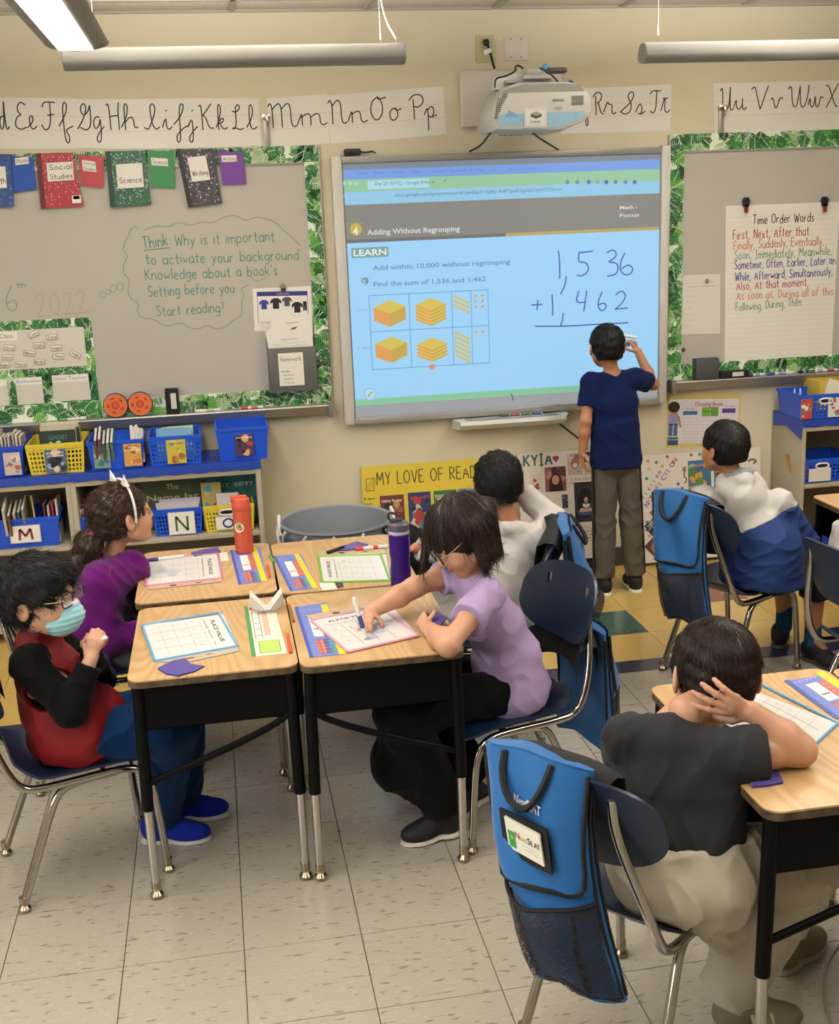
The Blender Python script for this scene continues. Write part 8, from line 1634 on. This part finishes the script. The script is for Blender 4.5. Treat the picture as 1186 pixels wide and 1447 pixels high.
# --- pupil mostly beyond the right edge
def child_edge():
    sd = AZ(140)
    J = base_joints((2.56, .60, .44), (2.55, .63, .60), (2.54, .66, .75), sd, .115, .055); J['shL'], J['shR'] = A3(2.46, .74, .70), A3(2.64, .60, .70)
    J['elL'], J['wrL'] = A3(2.43, .70, .55), A3(2.50, .86, .55); J['elR'], J['wrR'] = A3(2.70, .70, .55), A3(2.68, .86, .60)
    J['knL'], J['anL'], J['ftL'] = A3(2.62, .88, .43), A3(2.62, .9, .09), AZ(50); J['knR'], J['anR'], J['ftR'] = A3(2.76, .78, .43), A3(2.77, .8, .09), AZ(50)
    O = A3(-.32, -.17, 0); J = {k_: v_ + O for k_, v_ in J.items()}; J['anL'] += A3(.1, .1, 0)
    H = Head(A3(2.55, .68, .93) + O, AZ(55), (0, 0, 1), 1.0); t = child('person mostly cut off at the right edge in pale and pink clothes', J, H, SK2, False, .006, [((J['wrL'], A3(.4, .8, 0), A3(0, 0, -1), 1), dict(size=.8)), ((J['wrR'], A3(.2, .8, 0), A3(0, 0, -1), -1), dict(size=.8))])
    def ex(s): s.flat(J['pel'], J['pel'] + A3(0, 0, .1), sd, (.15, .12), (.14, .11), .03)
    shirt(t, J, cloth('#b07888', '#9c6478'), (1.8, 1.8), (.135, .130, .122), (.108, .104, .094), hem=-.05, fold=(61, .005), rs=(.055, .048), extra=ex, name='pink_top', h=.007)
    s = SDF(); s.k = .03; torso(s, J, (.14, .138, .13), (.115, .11, .10)); [s.cone(J['sh' + q], J['el' + q] * .5 + J['sh' + q] * .5, .062, .058) for q in 'LR']; s.cut(J['ch'] + A3(0, 0, -.02), A3(0, 0, -1)); s.ell(J['nb'] + A3(0, 0, .04), (.055, .055, .05), None, .006, 's'); s.fold = folds(62, .004); garment(t, 'pale_vest', s, cloth('#a8a4a4'), .007)
    trousers(t, J, cloth('#3a3440'), (.08, .062, .05), h=.007); short_hair(H, t, HBR, 16, 1.3, n=1500)
    for q in 'LR': shoe(t, '', J['an' + q] * A3(1, 1, 0), AZ(50), .2, 0, WHITE, BLK, h=.006)
child_edge()

# ---------------------------------------------------------------- things on the desks
ZT = ZD + .0004
def on_desk(name, lab, cat, quad, th=.001, m_=None, group=None, z0=ZT, pname='sheet'):
    """quad tl tr br bl in the reading frame of the picture"""
    P = [PZ(*q, z0 + th) for q in quad]; tl, tr_, br, bl = P; c = sum(P) / 4; t = thing(name, lab, cat, (c[0], c[1], z0), group=group)
    b = MB(); b.add([tuple(p - A3(0, 0, th)) for p in (bl, br, tr_, tl)] + [tuple(p) for p in (bl, br, tr_, tl)], [(3, 2, 1, 0), (4, 5, 6, 7), (0, 1, 5, 4), (1, 2, 6, 5), (2, 3, 7, 6), (3, 0, 4, 7)]); b.build(pname, m_ or PAPER, t, smooth=False)
    F = Flat(bl, br - bl, tl - bl, lift=.0004); return t, F, float(np.linalg.norm(br - bl)), float(np.linalg.norm(tl - bl))
def sleeve_(lab, quad, edge, seed, rot=0, smear=None, z0=ZT, text=True):
    """clear dry-erase sleeve with a coloured binding and a place value sheet"""
    t, F, W_, H_ = on_desk('writing_sleeve', lab, 'sleeve', quad, .002, mat('#cfccc9', .25), 'dry-erase writing sleeves on the desks', z0, 'work_sheet')
    E_ = mat(edge, .4); g_ = random.Random(seed); M0 = F.M.copy()
    b = MB(); b.M = F.M
    for P in ([(0, 0, .0), (W_, 0, .0)], [(W_, 0, 0), (W_, H_, 0)], [(W_, H_, 0), (0, H_, 0)], [(0, H_, 0), (0, 0, 0)]): b.tube(P, .004, 6)
    b.build('coloured_binding', E_, t)
    a, w_, h_ = {0: (0, W_, H_), 1: (-90, H_, W_), 3: (90, H_, W_)}[rot]; F.M = M0 @ (Matrix.Identity(4) if rot == 0 else Matrix.Translation((0, H_, 0)) @ Matrix.Rotation(R(-90), 4, 'Z') if rot == 1 else Matrix.Translation((W_, 0, 0)) @ Matrix.Rotation(R(90), 4, 'Z'))
    if text: F.text('PLACE VALUE', w_ * .5, h_ * .84, h_ * .075, INK, True, align='c', width=w_ * .62); F.text('Thousands   Hundreds   Tens', w_ * .5, h_ * .755, h_ * .035, INK, align='c', width=w_ * .75)
    for k in range(4): F.line([(w_ * .06, h_ * (.70 - .17 * k)), (w_ * .94, h_ * (.70 - .17 * k))], .001, mat('#8f8a90'))
    for k in (.28, .5, .72): F.line([(w_ * k, h_ * .72), (w_ * (k + .012), h_ * .4), (w_ * k, h_ * .08)], .0014, mat('#5a567a'), 1)
    for k in range(9): F.hand(g_.choice('1234567890'), w_ * (.13 + .22 * (k % 4)), h_ * (.58 - .17 * (k // 4)), .014, mat(g_.choice(['#8a86a8', '#c08078', '#5a5670'])), .0014)
    if smear: F.up(); F.disc(w_ * .6, h_ * .35, w_ * .14, mat(smear, .4), ry=h_ * .08); F.disc(w_ * .45, h_ * .22, w_ * .1, mat(smear, .4), ry=h_ * .05)
    F.build('sheet_print', None, t, smooth=False); return t
sleeve_('blue-bound sleeve on the near left desk', [(201, 884), (316, 868), (336, 913), (219, 934)], '#5f9cc4', 1, 1)
sleeve_('pink-bound sleeve on the orange bottle desk', [(208, 792), (306, 783), (314, 817), (206, 828)], '#c07890', 2, 1, '#a8a8b4')
sleeve_('green-bound sleeve beside the purple bottle', [(450, 787), (546, 783), (551, 820), (456, 823)], '#6aa83c', 3, 3)
sleeve_('pink-bound sleeve under the writing girl\'s hand', [(440, 877), (553, 856), (592, 898), (492, 921)], '#c890a4', 4, 0, '#a0a4c0', ZT + .0022)
sleeve_('blue-bound sleeve under the charcoal-shirted boy\'s arm', [(1000, 1010), (1066, 976), (1184, 1022), (1122, 1080)], '#5f9cc4', 5, 0, text=False)
def clear_pocket(quad, c, lab, z0=ZT):
    t, F, W_, H_ = on_desk('sleeve_pocket_strip', lab, 'pocket', quad, .0012, mat('#b8a488', .2), None, z0, 'clear_strip'); F.box_line(0, 0, W_, H_, .004, mat(c, .4)); F.disc(W_ * .35, H_ * .5, .012, BLK, ry=.008); F.disc(W_ * .7, H_ * .5, .010, BLK, ry=.006); F.build('strip_edging', None, t, smooth=False)
clear_pocket([(222, 935), (336, 913), (338, 920), (262, 936)], '#5f9cc4', 'clear pocket strip of the blue-bound sleeve'); clear_pocket([(207, 829), (314, 817), (313, 822), (210, 833)], '#c07890', 'clear pocket strip below the pink-bound sleeve'); clear_pocket([(449, 779), (544, 775), (546, 782), (450, 786)], '#6aa83c', 'clear pocket strip above the green-bound sleeve')
clear_pocket([(433, 870), (533, 851), (548, 857), (442, 875)], '#c890a4', 'clear pocket strip of the writing girl\'s sleeve', ZT + .0022)
def strip_(lab, quad, kind=0):
    t, F, W_, H_ = on_desk('name_strip', lab, 'name strip', quad, .0008, mat('#6a78b8' if kind < 2 else '#cfccbe', .35), 'laminated name strips on the desks')
    if kind < 2:
        F.rect(0, 0, W_ * .10, H_, mat('#3f51a0', .4)); F.rect(W_ * .80, 0, W_, H_, mat('#d0c02c', .4)); F.rect(W_ * .30, H_ * .36, W_ * .58, H_ * .80, mat('#d4d0cc')); F.rect(W_ * .60, H_ * .36, W_ * .78, H_ * .80, mat('#c4604a', .4)); F.up(); F.hand('name', W_ * .34, H_ * .50, .012, INK, .002, width=W_ * .2)
        for k, c in enumerate(('#c4603c', '#b8523c', '#c07a4a', '#7a3a5a', '#4a4a9a', '#3f7ab0', '#3f9a6a')): F.rect(W_ * (.30 + .068 * k), H_ * .04, W_ * (.30 + .068 * k + .055), H_ * .30, mat(c, .4))
        F.up()
        for k in range(4):
            F.line([(W_ * .30, H_ * (.08 + .06 * k)), (W_ * .78, H_ * (.08 + .06 * k))], .001, PAPER); F.line([(W_ * .60, H_ * (.42 + .1 * k)), (W_ * .78, H_ * (.42 + .1 * k))], .001, PAPER)
        for k in range(6): F.disc(W_ * (.16 + .10 * k), H_ * .90, W_ * .03, mat('#a0b0d8'), seg=8)
    else:
        F.rect(0, 0, W_ * .12, H_, mat('#3f8a4c', .4)); F.rect(W_ * .26, H_ * .04, W_ * .85, H_ * .26, mat('#a8c060', .4)); F.rect(W_ * .24, H_ * .30, W_ * .38, H_ * .86, mat('#d8d6cc')); F.rect(W_ * .48, H_ * .36, W_ * .66, H_ * .84, mat('#d0a08a')); F.up(); F.box_line(W_ * .2, H_ * .32, W_ * .4, H_ * .86, .0015, INK); F.box_line(W_ * .26, H_ * .04, W_ * .85, H_ * .26, .0018, mat('#3f8a4c'))
        for k, c in enumerate(('#b0402c', '#c8a02c', '#4a8a4a', '#3f7a9a')): F.rect(W_ * (.14 + .12 * k), H_ * .90, W_ * (.14 + .12 * k + .11), H_ * .98, mat(c, .4))
        for k in range(4): F.hand('1234', W_ * .25, H_ * (.36 + .12 * k), .009, INK, .0013, width=W_ * .12)
        for k in range(14): F.line([(W_ * .72, H_ * (.32 + .04 * k)), (W_ * .94, H_ * (.32 + .04 * k))], .0008, GREY)
    F.build('printed_colours', None, t, smooth=False)
strip_('blue and yellow name strip under the writing girl\'s sleeve', [(416, 858), (462, 851), (490, 924), (438, 929)]); strip_('blue and yellow name strip beside the green-bound sleeve', [(386, 786), (425, 782), (450, 831), (410, 835)])
strip_('blue name strip under the orange bottle', [(325, 778), (368, 774), (378, 821), (337, 826)]); strip_('green and white name strip on the near left desk', [(345, 857), (387, 853), (406, 923), (356, 928)], 2); strip_('rainbow and blue name strip at the right edge', [(1108, 962), (1158, 955), (1240, 1000), (1182, 1016)])
def felt(lab, pts, z0=ZT):
    P = [PZ(*q, z0 + .003) for q in pts]; c = sum(P) / len(P); t = MB(); n = len(P); th = .003
    w_ = [p + A3(0, 0, rnd.uniform(0, .003)) for p in P]
    t.add([tuple(p - A3(0, 0, th)) for p in P] + [tuple(p) for p in w_] + [tuple(c + A3(0, 0, .002))], [tuple(range(n))[::-1]] + [(i, (i + 1) % n, n + (i + 1) % n, n + i) for i in range(n)] + [(n + i, n + (i + 1) % n, 2 * n) for i in range(n)])
    o = t.build('felt_piece', mat('#35207a', .95, sheen=.3), None, angle=60); setp(o, lab, 'felt', 'purple felt wiping pieces')
felt('purple felt piece on the near edge of the left desk', [(223, 945), (245, 934), (262, 930), (270, 939), (289, 941), (276, 948), (252, 955), (235, 952)]); felt('purple felt piece behind the pink-bound sleeve', [(270, 781), (290, 776), (308, 774), (312, 780), (296, 783), (274, 786)])
felt('purple felt piece at the back of the green sleeve desk', [(466, 778), (486, 771), (505, 766), (520, 769), (512, 775), (490, 778)]); felt('purple felt piece under the charcoal-shirted boy\'s sleeve', [(1058, 1098), (1092, 1084), (1100, 1090), (1107, 1106), (1085, 1110), (1064, 1112)]); felt('purple felt piece held in the writing girl\'s curled hand', [(603, 868), (614, 862), (632, 873), (622, 884), (606, 886)], .69)
def dmark(lab, a, b_, body, cap_, lc=None, r_=.007, z=ZT, cl=.3):
    marker('marker', lab, tuple(PZ(*a, z + r_)), tuple(PZ(*b_, z + r_)), r_, body, cap_, cl, None, lc)
dmark('white and purple marker behind the pink-bound sleeve', (260, 786), (208, 792), '#d6d3d0', '#3a2a80'); dmark('red and white marker behind the green-bound sleeve', (502, 776), (548, 772), '#c03a38', '#c8c4c0', '#d0ccc8'); dmark('black marker behind the green-bound sleeve', (463, 781), (486, 773), '#1c1c1e', '#1c1c1e')
def crayon(lab, a, b_, c, tipc): marker('crayon', lab, tuple(PZ(*b_, ZT + .005)), tuple(PZ(*a, ZT + .005)), .0048, c, tipc, .22, 'crayons along the desk joint', cat='crayon')
crayon('orange crayon on the orange bottle desk edge', (377, 795), (381, 815), '#c4502c', '#e08a4a'); crayon('brown crayon between the near desks', (407, 850), (415, 878), '#8a5a2c', '#c8883c'); crayon('red and orange crayon by the green strip', (405, 890), (411, 922), '#c04a2c', '#d8923c'); crayon('small green crayon at the joint of the back desks', (381, 785), (387, 794), '#5a9a3c', '#4a8a34')
for q, lb in (([(309, 781), (321, 780), (323, 792), (311, 793)], 'small printed card beside the pink-bound sleeve'), ([(451, 824), (471, 822), (477, 832), (456, 834)], 'small printed card in front of the green-bound sleeve')):
    t, F, W_, H_ = on_desk('printed_card', lb, 'card', q); [F.scrib(W_ * .1, H_ * (.2 + .2 * k), W_ * .8, .004, INK, .0008) for k in range(4)]; F.build('print', None, t, smooth=False)
t, F, W_, H_ = on_desk('pencil_grip_card', 'tiny black and white card beside the printed card', 'card', [(473, 822), (484, 822), (486, 829), (477, 831)], m_=mat('#3a3836'))
# paper fortune teller
c = PZ(378, 864, ZT); t = thing('paper_fortune_teller', 'folded white paper fortune teller between the near desks', 'paper toy', tuple(c)); k = .052
for sx, sy in ((-1, -1), (1, -1), (1, 1), (-1, 1)):
    b = MB(); tip = (sx * k * .92, sy * k * .55, k * 1.25); v = [(0, 0, .006), (sx * k * 1.02, sy * k * .1, .020), tip, (sx * k * .1, sy * k * .62, .014), (sx * k * .55, sy * k * .30, k * .18)]
    b.add([(p[0] + c[0], p[1] + c[1], p[2] + c[2]) for p in v], [(0, 1, 2), (0, 2, 3), (0, 4, 1), (0, 3, 4), (1, 4, 2), (4, 3, 2)]); b.build('folded_flap', mat('#d2cfca', .6), t, smooth=False)
# bottles
c = PZ(346, 780, ZT); t = thing('drinking_bottle', 'orange metal drinking bottle on the back left desk', 'bottle', tuple(c)); OB = mat('#c0563a', .4, .2)
b = MB(); b.lathe([(0, 0), (.030, 0), (.033, .004), (.0335, .150), (.033, .158)], tuple(c), seg=32); b.build('bottle_body', OB, t); b = MB(); b.lathe([(.0325, .158), (.034, .161), (.034, .178), (.032, .184), (.030, .198), (.022, .204), (0, .205)], tuple(c), seg=32); b.build('screw_lid', mat('#b84a34', .45), t)
b = MB(); b.box(c[0] - .037, c[1] - .012, c[2] + .186, c[0] + .022, c[1] + .012, c[2] + .212, .006); b.build('flip_spout', mat('#b84a34', .45), t)
b = MB(); b.use(WHITE); cz = c[2] + .10
def curved_disc(b, r_, off, m_, dx=0, dz=0, ry=None):
    b.use(m_); v = [(c[0] + (.0335 + off) * math.sin((r_ * math.cos(a) + dx) / .0335 - .45), c[1] - (.0335 + off) * math.cos((r_ * math.cos(a) + dx) / .0335 - .45), cz + (ry or r_) * math.sin(a) + dz) for a in [i * math.pi / 10 for i in range(20)]]; b.add(v, [tuple(range(20))])
curved_disc(b, .018, .0008, WHITE); curved_disc(b, .012, .0012, mat('#8a9a4a'), 0, .002); curved_disc(b, .006, .0016, mat('#c08a3a'), -.003, -.003); curved_disc(b, .004, .002, mat('#3a5a34'), .004, .004); b.build('round_sticker', None, t)
c = PZ(567, 828, ZT); t = thing('water_bottle', 'translucent purple water bottle beside the green-bound sleeve', 'bottle', tuple(c)); PUR = mat('#6a3ac0', .12, trans=.85, ior=1.3); PU2 = mat('#4a1f9a', .3)
b = MB(); b.lathe([(0, .003), (.030, 0), (.034, .006), (.034, .060), (.031, .075), (.031, .095), (.034, .110), (.034, .165), (.032, .178), (.0305, .178), (.032, .165), (.032, .110), (.029, .095), (.029, .075), (.032, .060), (.032, .008), (0, .006)], tuple(c), seg=32); b.build('bottle_body', PUR, t)
b = MB(); b.lathe([(0, .008), (.0315, .008), (.0315, .058), (.029, .074), (.029, .092), (0, .093)], tuple(c), seg=32); b.build('drink', mat('#5a2ab0', .1, trans=.7), t); b = MB(); b.tube([tuple(c + A3(.012, 0, .01)), tuple(c + A3(.006, 0, .18))], .0045, 8); b.build('straw', PU2, t)
b = MB(); b.lathe([(.0325, .176), (.034, .179), (.034, .186), (.0325, .190)], tuple(c), seg=32); b.build('clear_ring', mat('#a8a0b8', .3), t); b = MB(); b.lathe([(.034, .188), (.034, .208), (.028, .214), (.012, .216), (0, .216)], tuple(c), seg=32); b.build('grey_lid', mat('#4c4852', .4), t); b = MB(); b.box(c[0] - .028, c[1] - .009, c[2] + .213, c[0] + .012, c[1] + .009, c[2] + .226, .004); b.build('mouthpiece', mat('#3c3a42', .4), t)
b = MB(); b.tube([tuple(c + A3(*q)) for q in ((-.020, 0, .212), (-.034, 0, .235), (-.026, 0, .248), (-.006, 0, .240))], .004, 8, smooth=2); b.build('carry_loop', BLK, t)
# dark bag and strap behind the purple bottle, contents of the far right desk
p = PX(560, 770, 1.32); t = thing('backpack', 'black backpack standing behind the purple water bottle', 'bag', (p[0], 1.35, 0)); s = SDF(); s.k = .04
for q in ((0, .0, .15, .15, .10, .18), (0, 0, .42, .13, .09, .22), (0, -.07, .2, .11, .05, .14)): s.ell((p[0] + .05 + q[0], 1.40 + q[1], q[2]), q[3:], None, .05)
s.cut((0, 0, .0), (0, 0, -1)); s.fold = folds(71, .006); V, F_ = sdf_mesh(s, .009); np_obj('bag_body', V, F_, cloth('#1b1b1e'), t); b = MB(); b.tube([(p[0] - .02, 1.34, .60), (p[0] - .06, 1.30, .665), (p[0] + .0, 1.28, .675), (p[0] + .06, 1.33, .61)], .007, 8, smooth=2); b.build('top_loop', BLK, t)
for i, (x, y, w_, h_, c_, lb) in enumerate([(2.48, .66, .10, .05, '#8a4a3c', 'red-brown book inside the far right desk'), (2.60, .66, .12, .03, '#c4c0b4', 'white workbook inside the far right desk')]):
    b = MB(); b.box(x, y, ZD - .15, x + w_, y + .2, ZD - .15 + h_, .002); setp(b.build('book', mat(c_)), lb, 'book')
b = MB(); P = [tuple(PZ(*q, .004)) for q in ((1186, 1335), (1168, 1360), (1163, 1395), (1168, 1430), (1180, 1465))]; b.tube(P, .0028, 6, smooth=2); setp(b.build('floor_cable', GREY), 'thin grey cable curling on the floor at the right edge', 'cable')
